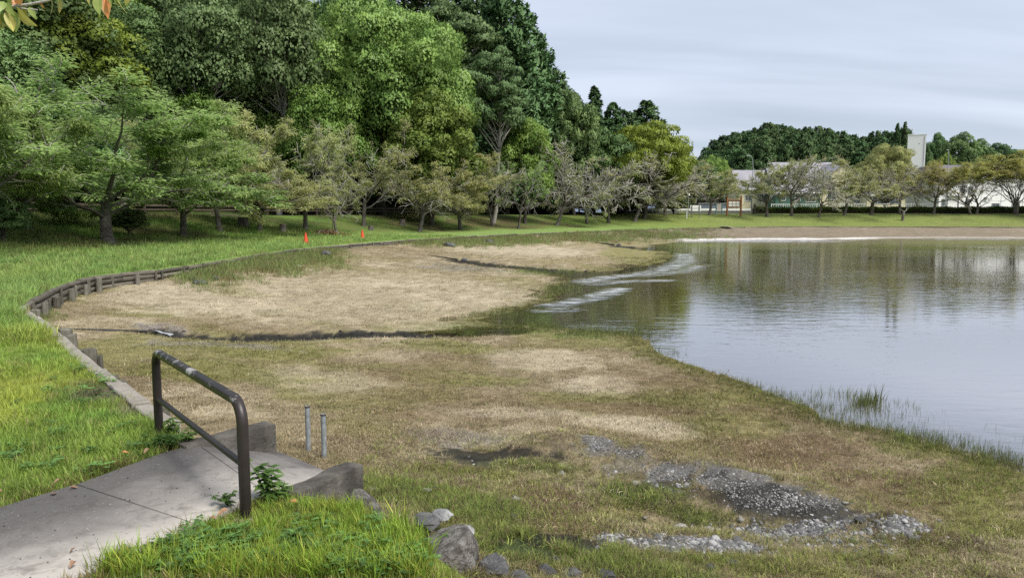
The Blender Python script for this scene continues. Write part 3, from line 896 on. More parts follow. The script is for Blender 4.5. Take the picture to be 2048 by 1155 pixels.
M_bark = stained('cherry_bark', (0.075, 0.060, 0.048), (0.14, 0.13, 0.115), (0.24, 0.25, 0.21), 2.2, 9.0, 0.9, 0.03, 14, var=0.2)
M_twig = stained('grey_twig_bark', (0.30, 0.275, 0.245), (0.42, 0.40, 0.37), (0.46, 0.46, 0.41), 2.0, 9.0, 0.9, 0.02, 14, var=0.15)
M_barkd = stained('dark_forest_bark', (0.07, 0.058, 0.045), (0.13, 0.115, 0.10), None, 1.5, 9.0, 0.95, 0.04, 8, var=0.2)
M_cherry = leafmat('cherry_leaf', (0.205, 0.325, 0.095), (0.51, 0.65, 0.235), 0.5, 0.12, 0.012, 0.45, 0.45)
M_cherry2 = leafmat('cherry_leaf_thin', (0.28, 0.315, 0.11), (0.55, 0.57, 0.25), 0.45, 0.12, 0.015, 0.5, 0.45)
M_autumn = leafmat('cherry_leaf_turning', (0.27, 0.275, 0.075), (0.52, 0.47, 0.16), 0.45, 0.1, 0.018, 0.5, 0.35)
M_camphor = leafmat('camphor_leaf', (0.105, 0.205, 0.048), (0.34, 0.50, 0.135), 0.25, 0.05, 0.005, 0.4, 0.25, leafv=0.22)
M_maple = leafmat('maple_leaf', (0.135, 0.185, 0.028), (0.31, 0.38, 0.065), 0.3, 0.08, 0.01, 0.5, 0.35, leafv=0.22)
M_ever = leafmat('evergreen_leaf', (0.058, 0.115, 0.040), (0.20, 0.30, 0.105), 0.2, 0.28, 0.025, 0.45, 0.3, leafv=0.22)
M_grey = leafmat('grey_green_leaf', (0.078, 0.140, 0.052), (0.225, 0.33, 0.135), 0.25, 0.15, 0.015, 0.5, 0.3, leafv=0.22)
M_conif = leafmat('cedar_needles', (0.048, 0.100, 0.038), (0.155, 0.250, 0.095), 0.12, 0.22, 0.02, 0.6, 0.3, leafv=0.22)
M_fresh = leafmat('fresh_leaf', (0.095, 0.175, 0.034), (0.30, 0.42, 0.100), 0.3, 0.12, 0.015, 0.45, 0.3, leafv=0.22)

def cherry_proto(name, seed, kind='leafy', H=7.5, lean=(0, 0), twin=False, small=False):
    r = np.random.default_rng(seed)
    tubes, tips = [], []
    tips_bare = []
    Pm = dict(seg=[4, 8, 6, 4], wig=[0.07, 0.13, 0.17, 0.2], trop=[0.02, 0.012, 0.0, -0.03], taper=[0.3, 0.8, 0.85, 0.9], side=[9, 6, 4, 3],
              num=[7, 9, 8], start=[0.62, 0.18, 0.12], ang=[56, 48, 50], angv=[13, 12, 15], len=[2.6, 0.46, 0.5], lenfall=[0.12, 0.5, 0.45],
              rr=[0.5, 0.5, 0.5], flat=[1, 0.42, 0.35], flare=0.35, rmin=0.013)
    if kind == 'vase':
        Pm['ang'] = [32, 38, 45]; Pm['num'] = [9, 8, 7]; Pm['trop'] = [0.02, 0.02, 0.01, 0.0]; Pm['start'] = [0.55, 0.4, 0.25]
    if kind == 'bare':
        Pm['num'] = [8, 9, 7]; Pm['rr'] = [0.52, 0.48, 0.5]; Pm['rmin'] = 0.026; Pm['len'] = [2.7, 0.5, 0.55]
    th = 1.9
    base = [np.array([0, 0, -0.15])]
    if twin: base = [np.array([-0.32, 0, -0.15]), np.array([0.32, 0.1, -0.15])]
    groups = []
    for k, b in enumerate(base):
        n_before = len(tubes)
        tilt = np.array([lean[0] + (0.12 * (2 * k - 1) if twin else 0), lean[1], 1.0])
        grow(r, b, tilt / np.linalg.norm(tilt), th, 0.155 if not twin else 0.11, 0, Pm, tubes, tips)
        groups.append(tubes[n_before:])
    if kind == 'leafy':
        lc = leaf_cloud(r, tips, 58, 0.118, 0.053, 0.45, 0.30)
    elif kind == 'vase':
        zt = max(t[0][-1, 2] for t in tips)
        hi = [t for t in tips if t[0][-1, 2] > zt * (0.60 + r.normal() * 0.06)]
        lc = leaf_cloud(r, hi, 34, 0.15, 0.065, 0.45, 0.30)
    elif kind == 'bare':
        lc = leaf_cloud(r, tips, 26, 0.12, 0.055, 0.45, 0.25, 0.30)
    else:
        zt = max(t[0][-1, 2] for t in tips)
        hi = [t for t in tips if t[0][-1, 2] > zt * (0.36 + r.normal() * 0.06)]
        lc = leaf_cloud(r, hi, 40, 0.125, 0.056, 0.45, 0.26, 0.5)
    mat = {'leafy': M_cherry, 'vase': M_autumn}.get(kind, M_cherry2)
    wood = []
    for g in groups:
        wood.append(('trunk', tubes_mesh(name + '_trunk', [t for t in g if t[2] >= 6], M_bark)))
        wood.append(('branches', tubes_mesh(name + '_twigs', [t for t in g if t[2] < 6], M_twig)))
    ctr = lc[0].mean(0); sh = (lc[0] - ctr) / (np.abs(lc[0] - ctr).max(0) + 1e-6)
    sh = sh * np.array([.55, .55, .55]) + np.array([0, 0, .6]) + rvec(r, len(sh)) * .5
    cm = leaves_mesh(name + '_crown', *lc, mat, 0.05, sh)
    top = max(t[0][:, 2].max() for t in tubes)
    wid = np.percentile(np.abs(lc[0][:, :2]), 97) * 2
    return dict(parts=tuple(wood) + (('crown', cm),), H=top, Wd=wid)

def clump_proto(name, seed, H, Wd, nclump, per, leaf, mat, bark, flat=0.75, crown_base=0.3, trunk_r=0.45, dome=1.0, jitter=0.25, bareform=False, layers=False, lw=0.75, csize=1.0):
    """broad-leaved forest tree: cauliflower crown of leaf clumps carried by limbs"""
    r = np.random.default_rng(seed)
    tubes = []
    zc0 = H * crown_base
    C = []; Rd = []
    a, h = Wd / 2, (H - zc0) / 2
    tries = 0
    while len(C) < nclump and tries < 6000:
        tries += 1
        v = rvec(r, 1)[0]
        if v[2] < -0.55: continue
        rad = 0.68 + 0.27 * r.random() if r.random() < 0.85 else 0.3 * r.random() + 0.2
        c = np.array([v[0] * a * rad, v[1] * a * rad, zc0 + h + v[2] * h * rad * dome])
        c[:2] *= 1 + jitter * r.normal() * 0.4
        q = (0.13 + 0.09 * r.random()) * Wd * (0.75 if layers else 1) * csize
        if any(np.linalg.norm((c - o) / np.array([1, 1, .8])) < 0.55 * (q + s) * (0.62 if layers else 0.92) for o, s in zip(C, Rd)): continue
        C.append(c); Rd.append(q)
    # a leading stem well up into the crown, limbs leaving it below the clumps they carry
    n0 = 9
    tp = np.linspace([0, 0, -0.5], [0.04 * H * r.normal(), 0.04 * H * r.normal(), zc0 + (H - zc0) * 0.72], n0)
    tp[1:, :2] += np.cumsum(r.normal(size=(n0 - 1, 2)) * 0.012 * H, 0)
    tr = trunk_r * (1.25 - np.linspace(0, 1, n0) * 1.05)
    tubes.append((tp, tr, 8))
    for c, q in zip(C, Rd):
        hd = math.hypot(c[0], c[1])
        zs = np.clip(c[2] - (0.55 + 0.4 * r.random()) * hd, zc0 * 0.75, tp[-1, 2])
        s0 = np.array([np.interp(zs, tp[:, 2], tp[:, 0]), np.interp(zs, tp[:, 2], tp[:, 1]), zs])
        r0 = float(np.interp(zs, tp[:, 2], tr)) * 0.42
        mid = (s0 + c) / 2 + r.normal(size=3) * 0.03 * Wd + np.array([0, 0, 0.02 * H])
        t = np.linspace(0, 1, 6)[:, None]
        pts = (1 - t) ** 2 * s0 + 2 * t * (1 - t) * mid + t * t * c
        tubes.append((pts, np.linspace(r0, 0.03, 6), 4))
    Pn, D, Nn, Sh = [], [], [], []
    for c, q in zip(C, Rd):
        n = int(per * (0.7 + 0.6 * r.random()))
        v = rvec(r, n)
        v[:, 2] = np.where(v[:, 2] < -0.35, -v[:, 2], v[:, 2])
        sub = vnoise(v[:, 0] * 2.6 + c[0] * 3, v[:, 1] * 2.6 + v[:, 2] * 2.6 + c[1] * 3, seed)
        rad = q * (0.72 + 0.55 * sub) * (0.84 + 0.2 * r.random(n))
        sc = np.array([1, 1, flat * (0.45 if layers else 1)])
        Pn.append(c + v * rad[:, None] * sc)
        D.append(rvec(r, n) * 0.8 + v * 0.5 + np.array([0, 0, -0.25]))
        Nn.append(v + rvec(r, n) * 0.55 + np.array([0, 0, 0.25]))
        Sh.append(v + rvec(r, n) * 0.22)
    Pn = np.vstack(Pn); D = np.vstack(D); Nn = np.vstack(Nn); n = len(Pn)
    ln = leaf * (0.65 + 0.7 * r.random(n))
    cm = leaves_mesh(name + '_crown', Pn, D, Nn, ln, ln * lw, r.random(n), mat, 0.06, np.vstack(Sh))
    tm = tubes_mesh(name + '_trunk', tubes, bark)
    return dict(parts=(('trunk', tm), ('crown', cm)), H=H, Wd=Wd)

def conifer_proto(name, seed, H=20, Wd=6.0, n=150, per=110, leaf=0.5, mat=None, base=0.12, power=0.8, droop=0.25):
    r = np.random.default_rng(seed)
    tubes = [(np.linspace([0, 0, -0.6], [0, 0, H * 0.98], 6), np.linspace(0.34, 0.03, 6), 7)]
    Pn, D, Nn, Sh = [], [], [], []
    for k in range(n):
        f = (k + r.random()) / n
        z = H * (base + (1 - base) * f)
        Lb = Wd / 2 * ((1 - f) ** power * (0.75 + 0.5 * r.random()) + 0.04)
        az = k * 2.399 + r.normal() * 0.4
        d = np.array([math.cos(az), math.sin(az), 0.25 - 0.1 * (1 - f)])
        t = np.linspace(0, 1, 5)[:, None]
        pts = np.array([0, 0, z]) + d * Lb * t + np.array([0, 0, -droop]) * Lb * t ** 2 + np.array([0, 0, 0.10 * Lb]) * t ** 3
        tubes.append((pts, np.linspace(0.05, 0.012, 5), 3))
        m = int(per * (0.35 + 0.65 * Lb / (Wd / 2)) * (0.7 + 0.5 * r.random()))
        tt = 0.25 + 0.78 * r.random(m) ** 0.7
        q = np.array([0, 0, z]) + d * (Lb * tt)[:, None] + np.array([0, 0, -droop]) * (Lb * tt ** 2)[:, None]
        per_ = np.array([-d[1], d[0], 0.0])
        w = (0.35 * Lb * (1.1 - 0.7 * tt) + 0.15)
        q = q + per_ * (r.normal(size=m) * 0.5 * w)[:, None] + np.array([0, 0, 1.0]) * (r.normal(size=m) * 0.10 * Lb + 0.05)[:, None]
        Pn.append(q)
        D.append(d * 0.9 + rvec(r, m) * 0.75 + np.array([0, 0, 0.05]))
        nn = rvec(r, m) * 0.6; nn[:, 2] += 0.8; nn += d * 0.4
        Nn.append(nn); Sh.append(rvec(r, m) * 0.45 + d * 0.8 + np.array([0, 0, 0.45]))
    Pn = np.vstack(Pn); D = np.vstack(D); Nn = np.vstack(Nn); m = len(Pn)
    ln = leaf * (0.6 + 0.8 * r.random(m))
    cm = leaves_mesh(name + '_crown', Pn, D, Nn, ln, ln * 0.5, r.random(m), mat, 0.05, np.vstack(Sh))
    tm = tubes_mesh(name + '_trunk', tubes, M_barkd)
    return dict(parts=(('trunk', tm), ('crown', cm)), H=H, Wd=Wd)

def plant_tree(name, proto, loc, H, rz, label, cat='tree', group=None, Wd=None, tilt=(0, 0), crown_mat=None):
    s = H / proto['H']
    sx = s if Wd is None else Wd / proto['Wd']
    e = empty(name, loc, 0, label, cat, group)
    e.rotation_euler = (tilt[0], tilt[1], rz)
    e.scale = (sx, sx, s)
    for pn, me in proto['parts']:
        o = link(pn, me, e)
        if pn == 'crown' and crown_mat is not None:
            o.material_slots[0].link = 'OBJECT'; o.material_slots[0].material = crown_mat
    return e

PR = {}
PR['leafy'] = [cherry_proto('cherry_leafy_%d' % k, 100 + k, 'leafy', lean=l) for k, l in enumerate(((0, 0), (0.1, 0.05), (-0.1, 0)))]
PR['thin'] = [cherry_proto('cherry_thin_%d' % k, 130 + k, 'thin', lean=l) for k, l in enumerate(((0, 0), (0.30, 0), (-0.1, 0.1), (0.15, -0.1)))]
PR['bare'] = [cherry_proto('cherry_bare_%d' % k, 160 + k, 'bare', lean=l) for k, l in enumerate(((0.1, 0), (0.42, 0), (-0.2, 0.1)))]
PR['vase'] = [cherry_proto('cherry_vase_%d' % k, 190 + k, 'vase', twin=True) for k in range(2)]

def far_hit(px, p):
    # trees of the far bank stand on the grass slope in front of the hedge
    if p is not None and poly_dist(p[None, :2], BANK)[0][0] < 13: return p
    u = (px - CX) / F
    ys = np.linspace(90, 160, 281); Q = np.stack([u * ys, ys], 1)
    t, _ = poly_dist(Q, BANK)
    k = np.where((t > 12.5) & ~inside(Q, BANK))[0][0]
    return np.array([Q[k, 0], Q[k, 1], float(bank_z(Q[k][None])[0])])
def place_cherry(px, py, top, wpx, kind, k, label, tilt=(0, 0), flip=False, mat=None, rz=None, name='cherry_tree', group='cherry trees round the pond'):
    p = bank_hit(px, py)
    if px > 1380: p = far_hit(px, p)
    depth = p[1]
    H = at_depth(px, top, depth)[2] - p[2]
    Wd = wpx * 1.08 * depth / F
    if rz is None: rz = math.pi if flip else 0.0
    pr = PR[kind][k % len(PR[kind])]
    return plant_tree(name, pr, p, H, rz, label, 'tree', group, Wd, tilt, mat)

CH = [
 # px, py, top, width, kind, proto, label
 (218, 487, 118, 520, 'leafy', 0, 'largest leafy cherry tree with thick grey trunk on the left lawn', {'rz': 0.6}),
 (-70, 492, 100, 460, 'leafy', 1, 'leafy cherry tree cut off by the left edge of the picture', {'rz': 2.0}),
 (60, 462, 190, 300, 'leafy', 2, 'cherry tree half hidden behind the leftmost crown', {'rz': 1.0}),
 (368, 474, 190, 330, 'leafy', 2, 'leafy cherry tree right of the largest one, pale bare trunk', {'rz': 3.0}),
 (440, 463, 225, 270, 'leafy', 1, 'yellowish leafy cherry tree with forked dark trunk', {'rz': 4.2, 'mat': 'M_cherry2'}),
 (520, 462, 262, 230, 'leafy', 0, 'cherry crown between the leafy trees and the first cone', {'rz': 5.2, 'mat': 'M_cherry2'}),
 (611, 460, 252, 215, 'thin', 0, 'thinly leaved cherry tree behind the left orange cone', {'rz': 0.4}),
 (674, 472, 335, 150, 'thin', 2, 'small young cherry tree between the two orange cones', {'rz': 1.7}),
 (728, 452, 245, 190, 'thin', 3, 'thinly leaved cherry tree behind the right orange cone', {'rz': 2.9}),
 (838, 463, 290, 190, 'thin', 1, 'cherry tree whose dark trunk leans right under sparse yellow leaves', {'rz': 0.1}),
 (921, 460, 305, 200, 'leafy', 2, 'bushy yellow green cherry tree with short dark trunk by the edging', {'rz': 2.2, 'mat': 'M_cherry2'}),
 (985, 452, 318, 150, 'bare', 2, 'sparse cherry crown between the bushy one and the slender one', {'rz': 0.9}),
 (1037, 458, 305, 130, 'thin', 2, 'slender cherry tree with straight thin trunk and green top', {'rz': 3.9, 'mat': 'M_cherry'}),
 (1112, 451, 282, 200, 'bare', 1, 'half bare cherry tree with thick trunk leaning right', {'rz': 0.0}),
 (1174, 448, 312, 160, 'bare', 2, 'cherry tree with lichen grey trunk between two half bare ones', {'rz': 1.4}),
 (1217, 446, 322, 150, 'bare', 0, 'low half bare cherry tree with white lichen on its trunk', {'rz': 2.4}),
 (1268, 444, 304, 220, 'bare', 1, 'nearly leafless cherry tree with spreading silver branches', {'rz': 0.5}),
 (1330, 432, 325, 150, 'bare', 0, 'leafless cherry crown at the end of the left bank', {'rz': 4.0}),
 (1418, 430, 318, 130, 'thin', 1, 'cherry tree leaning right beside the white notice board', {'rz': 0.2}),
 (1534, 434, 318, 140, 'thin', 0, 'first cherry tree of the far bank, right of the wooden notice board', {'rz': 0.8}),
 (1583, 432, 312, 130, 'bare', 0, 'crooked cherry tree in front of the green house', {'rz': 2.0, 'mat': 'M_cherry2'}),
 (1637, 434, 322, 120, 'bare', 2, 'cherry tree with dark stump like trunk before the pale yellow house', {'rz': 3.3}),
 (1688, 431, 308, 140, 'thin', 1, 'cherry tree with pale trunk leaning right on the far bank', {'rz': 0.0}),
 (1742, 430, 322, 175, 'thin', 3, 'wide low cherry tree left of the snapped stump', {'rz': 0.6, 'mat': 'M_cherry2'}),
 (1795, 425, 330, 110, 'bare', 0, 'small dark cherry tree behind the snapped stump', {'rz': 1.1}),
 (1863, 425, 328, 120, 'thin', 0, 'round cherry tree left of the white hall', {'rz': 5.0, 'mat': 'M_autumn'}),
 (1943, 426, 310, 150, 'vase', 0, 'twin trunked cherry tree with orange tinged leaves before the white hall', {'rz': 0.2}),
 (2028, 424, 300, 165, 'vase', 1, 'twin trunked cherry tree at the right edge with rusty yellow leaves', {'rz': 1.0}),
 (2120, 425, 315, 150, 'vase', 0, 'cherry tree just beyond the right edge of the picture', {'rz': 2.0}),
]
for (px, py, top, wpx, kind, k, lab, ex) in CH:
    ex = dict(ex)
    if 'mat' in ex: ex['mat'] = globals()[ex['mat']]
    place_cherry(px, py, top, wpx, kind, k, lab, **ex)

# ---- forest
PR['camphor'] = clump_proto('camphor', 301, 17, 19, 120, 1250, 0.265, M_camphor, M_barkd, 0.8, 0.26, 0.5, 1.05, csize=0.72)
PR['broad'] = [clump_proto('broadleaf_%d' % k, 310 + k, 14, 10, 70, 500, 0.285, M_ever, M_barkd, 0.85, 0.12, 0.3, csize=0.78) for k in range(3)]
PR['grey'] = [clump_proto('greyleaf_%d' % k, 320 + k, 16, 8.5, 62, 420, 0.26, M_grey, M_twig, 0.8, 0.36, 0.26, layers=(k == 1)) for k in range(2)]
PR['fresh'] = [clump_proto('freshleaf_%d' % k, 330 + k, 11, 11, 80, 520, 0.25, M_fresh, M_barkd, 0.8, 0.12, 0.28, csize=0.74) for k in range(2)]
PR['maple'] = clump_proto('maple', 340, 11, 15, 95, 420, 0.30, M_maple, M_barkd, 0.7, 0.15, 0.35, layers=True)
PR['shrub'] = [clump_proto('shrub_%d' % k, 350 + k, 4.5, 6.5, 34, 330, 0.24, M_ever, M_barkd, 0.8, 0.02, 0.1) for k in range(2)]
PR['conif'] = [conifer_proto('cedar_%d' % k, 360 + k, 20, 6.5 + k, 170, 190, 0.38, M_conif, 0.1, (0.85, 0.6, 0.7)[k]) for k in range(3)]
PR['cyp'] = [conifer_proto('cypress_%d' % k, 370 + k, 15, 9.5, 140, 190, 0.42, M_conif, 0.08, 0.42, 0.1) for k in range(3)]

def forest_at(px, depth): 
    x = (px - CX) / F * depth * 1.0
    return np.array([x, depth, float(bank_z(np.array([[x, depth]]))[0])])
def plant_px(name, pr, px, depth, top, wpx, label, rz=0.0, group=None, mat=None, tilt=(0, 0)):
    p = forest_at(px, depth)
    H = at_depth(px, top, depth)[2] - p[2]
    return plant_tree(name, pr, p, H, rz, label, 'tree', group, wpx * depth / F, tilt, mat)
plant_px('camphor_tree', PR['camphor'], 765, 80, 32, 318, 'large bright green camphor tree with billowing crown standing out from the dark wood', 0.4)
plant_px('broadleaf_tree', PR['fresh'][0], 640, 76, 72, 130, 'light green rounded tree left of the billowing camphor', 1.0, None, M_camphor)
plant_px('broadleaf_tree', PR['fresh'][1], 655, 72, 180, 170, 'low rounded green tree beneath the camphor on its left', 2.0)
plant_px('broadleaf_tree', PR['broad'][1], 865, 74, 190, 170, 'dark green tree under the right half of the camphor', 2.0, None, M_fresh)
plant_px('layered_tree', PR['grey'][1], 985, 84, 92, 125, 'grey green tree with flat tiers of leaves right of the camphor', 0.5)
plant_px('layered_tree', PR['grey'][1], 905, 100, 0, 190, 'grey green tiered tree towering behind the camphor', 2.5)
plant_px('maple_tree', PR['maple'], 1286, 108, 246, 172, 'wide yellow green maple tree at the foot of the wooded hill', 0.3)
plant_px('broadleaf_tree', PR['broad'][2], 1050, 88, 230, 110, 'olive green tree at the wood edge left of the half bare cherries', 0.8, None, M_fresh)
plant_px('broadleaf_tree', PR['fresh'][0], 150, 62, 18, 270, 'yellow green tree above the leafy cherries at upper left', 0.9, None, M_maple)
plant_px('broadleaf_tree', PR['fresh'][1], 20, 60, 40, 220, 'green tree at the upper left edge behind the cherries', 1.9)
plant_px('tall_tree', PR['grey'][0], 430, 68, -20, 170, 'tall grey green tree with slim pale trunk above the cherries', 0.5)
plant_px('tall_tree', PR['grey'][0], 560, 72, -30, 170, 'tall silvery leaved tree left of the camphor', 3.5)
plant_px('tall_tree', PR['grey'][0], 300, 66, 20, 150, 'tall tree between the yellow green one and the slim trunked one', 5.0, None, M_ever)
plant_px('cedar_tree', PR['conif'][0], 1186, 112, 176, 95, 'pointed cedar spire on the skyline left of the maple', 0.5)
plant_px('cedar_tree', PR['conif'][2], 1288, 122, 203, 150, 'broad pointed cedar rising behind the maple', 2.5)
plant_px('cedar_tree', PR['conif'][1], 1222, 116, 208, 90, 'small cedar tip between the two pointed cedars', 1.5)
plant_px('cedar_tree', PR['cyp'][1], 1012, 104, -4, 210, 'huge dark cedar forming the skyline edge at top centre', 1.0)
plant_px('cedar_tree', PR['cyp'][0], 1058, 106, 66, 150, 'dark cedar below the huge one on the falling skyline', 2.0)
plant_px('cedar_tree', PR['cyp'][2], 1100, 108, 140, 120, 'dark cedar in the dip of the skyline', 3.0)
plant_px('broadleaf_tree', PR['broad'][0], 1150, 104, 196, 100, 'dark round tree below the pointed cedar spire', 3.0)
plant_px('cedar_tree', PR['cyp'][1], 1250, 118, 226, 110, 'dark cedar filling the gap behind the maple', 3.0)
plant_px('tall_tree', PR['grey'][0], 722, 90, -70, 130, 'tall tree with long bare trunk above the camphor', 1.2, None, M_ever)
plant_px('cedar_tree', PR['cyp'][0], 955, 112, -40, 190, 'dark cedar between the tiered tree and the huge one, cut by the top edge', 0.6)
plant_px('cedar_tree', PR['cyp'][2], 860, 116, -60, 190, 'dark cedar behind the camphor, cut by the top edge', 1.6)
plant_px('cedar_tree', PR['conif'][1], 770, 112, -60, 150, 'dark cedar straight behind the camphor top', 2.6)
plant_px('broadleaf_tree', PR['broad'][1], 1135, 110, 185, 110, 'dark evergreen between the falling skyline cedars and the spire', 0.2)
plant_px('broadleaf_tree', PR['broad'][2], 1210, 106, 262, 110, 'dark evergreen left of the maple', 1.2)
# the mass of the wood
SKY = [(-200, -60), (960, -60), (1010, 10), (1060, 80), (1100, 155), (1130, 205), (1170, 225), (1230, 225), (1320, 262), (1345, 320)]
rf = random.Random(5)
cnt = 0
wood_pts = []
for row, (off, hmin, hmax) in enumerate(((26, 6, 11), (32, 9, 15), (39, 11, 18), (47, 13, 20), (56, 14, 22), (68, 15, 22), (80, 15, 24), (92, 16, 24))):
    px = -140 + row * 17
    while px < 1330:
        step = rf.uniform(52, 84) * (1.0 if row < 4 else 1.15)
        px += step
        # walk out along the picture ray until the wanted distance from the bank edge
        u = (px - CX) / F
        ys = np.linspace(30, 190, 321)
        Q = np.stack([u * ys, ys], 1)
        t, q = poly_dist(Q, BANK)
        k = np.where((t > off + rf.uniform(-2, 2)) & (~inside(Q, BANK)) & (ys > 40))[0]
        if len(k) == 0: continue
        d = float(ys[k[0]])
        if d > 150: continue
        p = forest_at(px, d)
        lim = float(np.interp(px, [a for a, _ in SKY], [b for _, b in SKY]))
        zmax = at_depth(px, lim, d)[2]
        H = min(rf.uniform(hmin, hmax), zmax - p[2] - rf.uniform(0, 2))
        if H < 4: continue
        kind = rf.choices(['broad', 'conif', 'grey', 'fresh'], [5, 3 if row > 1 else 1.0, 0.7, 0.9])[0]
        pr = rf.choice(PR[kind])
        wd = H * (0.45 if kind == 'conif' else 0.75) * rf.uniform(0.85, 1.2)
        nm, lab = {'broad': ('broadleaf_tree', 'dark evergreen broadleaf tree in the mass of the wooded hill'), 'conif': ('cedar_tree', 'dark cedar in the mass of the wooded hill'),
                   'grey': ('tall_tree', 'grey green tree in the mass of the wooded hill'), 'fresh': ('young_tree', 'lighter green tree in the mass of the wooded hill')}[kind]
        lab = lab.replace('in the mass of the wooded hill', 'in the %s of the wooded hill, %s' % (('lowest tier', 'second tier', 'third tier', 'fourth tier', 'fifth tier', 'upper tier', 'crest', 'rear')[row],
              'far left' if px < 160 else 'above the leafy cherries' if px < 480 else 'above the cones' if px < 760 else 'by the camphor' if px < 1000 else 'towards its right end'))
        plant_tree(nm, pr, p, H, rf.uniform(0, 6.28), lab, 'tree', 'trees of the wooded hill', wd)
        wood_pts.append(p); cnt += 1
# undergrowth along the back of the road
px = -60
while px < 1240:
    px += rf.uniform(26, 44)
    u = (px - CX) / F
    ys = np.linspace(30, 150, 241); Q = np.stack([u * ys, ys], 1)
    t, q = poly_dist(Q, BANK)
    for off in (25.0, 29.5):
        k = np.where((t > off) & (~inside(Q, BANK)) & (ys > 40))[0]
        if len(k) == 0: continue
        p = forest_at(px, float(ys[k[0]]))
        h = rf.uniform(2.6, 5.0)
        plant_tree('shrub', rf.choice(PR['shrub']), p, h, rf.uniform(0, 6.28), 'dark shrub in the %s row of undergrowth behind the guardrail, %s' % ('front' if off < 27 else 'back', 'far left' if px < 160 else 'behind the leafy cherries' if px < 480 else 'behind the cones' if px < 760 else 'below the camphor' if px < 1000 else 'right end'), 'shrub', 'undergrowth behind the guardrail', h * rf.uniform(1.2, 1.6),
                   crown_mat=rf.choice([None, None, M_fresh]))
# ---- far wooded knoll across the pond
DOME = [(1378, 345), (1400, 300), (1450, 268), (1520, 252), (1600, 255), (1660, 262), (1720, 275), (1760, 262), (1800, 258), (1840, 300)]
for row, d in enumerate((205, 220, 235, 250, 268)):
    px = 1372 + row * 7
    while px < 1850:
        px += rf.uniform(17, 25)
        p = forest_at(px, d + rf.uniform(-4, 4))
        lim = float(np.interp(px, [a for a, _ in DOME], [b for _, b in DOME])) + (4 - row) * 9 + rf.uniform(-4, 4)
        H = at_depth(px, lim, d)[2] - p[2]
        if H < 3: continue
        plant_tree('cypress_tree', rf.choice(PR['cyp']), p, H, rf.uniform(0, 6.28), 'dark conifer in the %s row of the far knoll, %s' % (('front', 'second', 'middle', 'fourth', 'rear')[row], 'left flank' if px < 1480 else 'left of its middle' if px < 1570 else 'at its middle' if px < 1660 else 'right of its middle' if px < 1750 else 'right end near the tower'), 'tree', 'conifers of the far knoll', min(H * 0.7, 10.0) * rf.uniform(0.9, 1.25))
for (px, d, top, w, kind, lab) in ((1782, 215, 248, 34, 'c', 'left of two pointed conifers beside the white tower'), (1797, 212, 246, 36, 'c', 'right of two pointed conifers beside the white tower'),
        (1866, 240, 272, 50, 'b', 'dark round tree just right of the white tower'), (1908, 225, 272, 80, 'b', 'dark round tree behind the street lamp'), (1945, 228, 284, 70, 'b', 'dark tree right of the street lamp'),
        (1985, 235, 292, 80, 'b', 'dark tree behind the orange tinged cherries'), (2030, 235, 305, 80, 'b', 'dark tree behind the right edge cherries'), (1880, 205, 312, 40, 'f', 'small bright green tree right of the white tower'),
        (1765, 150, 290, 95, 'l', 'flat tiered olive tree left of the white tower'), (1840, 215, 290, 30, 'b', 'dark tree hidden behind the white tower'),
        (1425, 170, 318, 60, 'f', 'olive green tree behind the notice boards'), (1395, 150, 335, 60, 'f', 'green tree between the maple and the knoll'), (1370, 140, 345, 60, 'b', 'dark low tree right of the maple')):
    pr = {'c': PR['conif'][0], 'b': PR['broad'][1], 'f': PR['fresh'][0], 'l': PR['maple']}[kind]
    plant_px({'c': 'cedar_tree', 'b': 'broadleaf_tree', 'f': 'young_tree', 'l': 'layered_tree'}[kind], pr, px, d, top, w, lab, px * 0.7, None, M_cherry2 if kind == 'l' else None)
# ------------------------------------------------------------------ made things near the camera
M_conc = stained('weathered_concrete', (0.165, 0.150, 0.138), (0.33, 0.305, 0.28), None, 0.9, 26, 0.9, 0.004, 60, world_space=True)
M_concd = stained('dark_mottled_concrete', (0.055, 0.050, 0.044), (0.135, 0.124, 0.108), (0.03, 0.027, 0.023), 4.0, 30, 0.92, 0.012, 40, world_space=True)  # dark mottled concrete of the two ramp side walls
M_kerb = stained('grey_edging_concrete', (0.33, 0.30, 0.26), (0.22, 0.20, 0.17), (0.13, 0.12, 0.10), 3.0, 30, 0.9, 0.008, 50, world_space=True)
M_log = stained('weathered_timber', (0.105, 0.092, 0.072), (0.185, 0.168, 0.138), (0.04, 0.034, 0.026), 3.0, 17, 0.9, 0.02, 22, var=0.35)
M_post = stained('grey_post_timber', (0.125, 0.118, 0.092), (0.225, 0.212, 0.178), (0.05, 0.045, 0.034), 4.0, 16, 0.9, 0.02, 25, var=0.35)
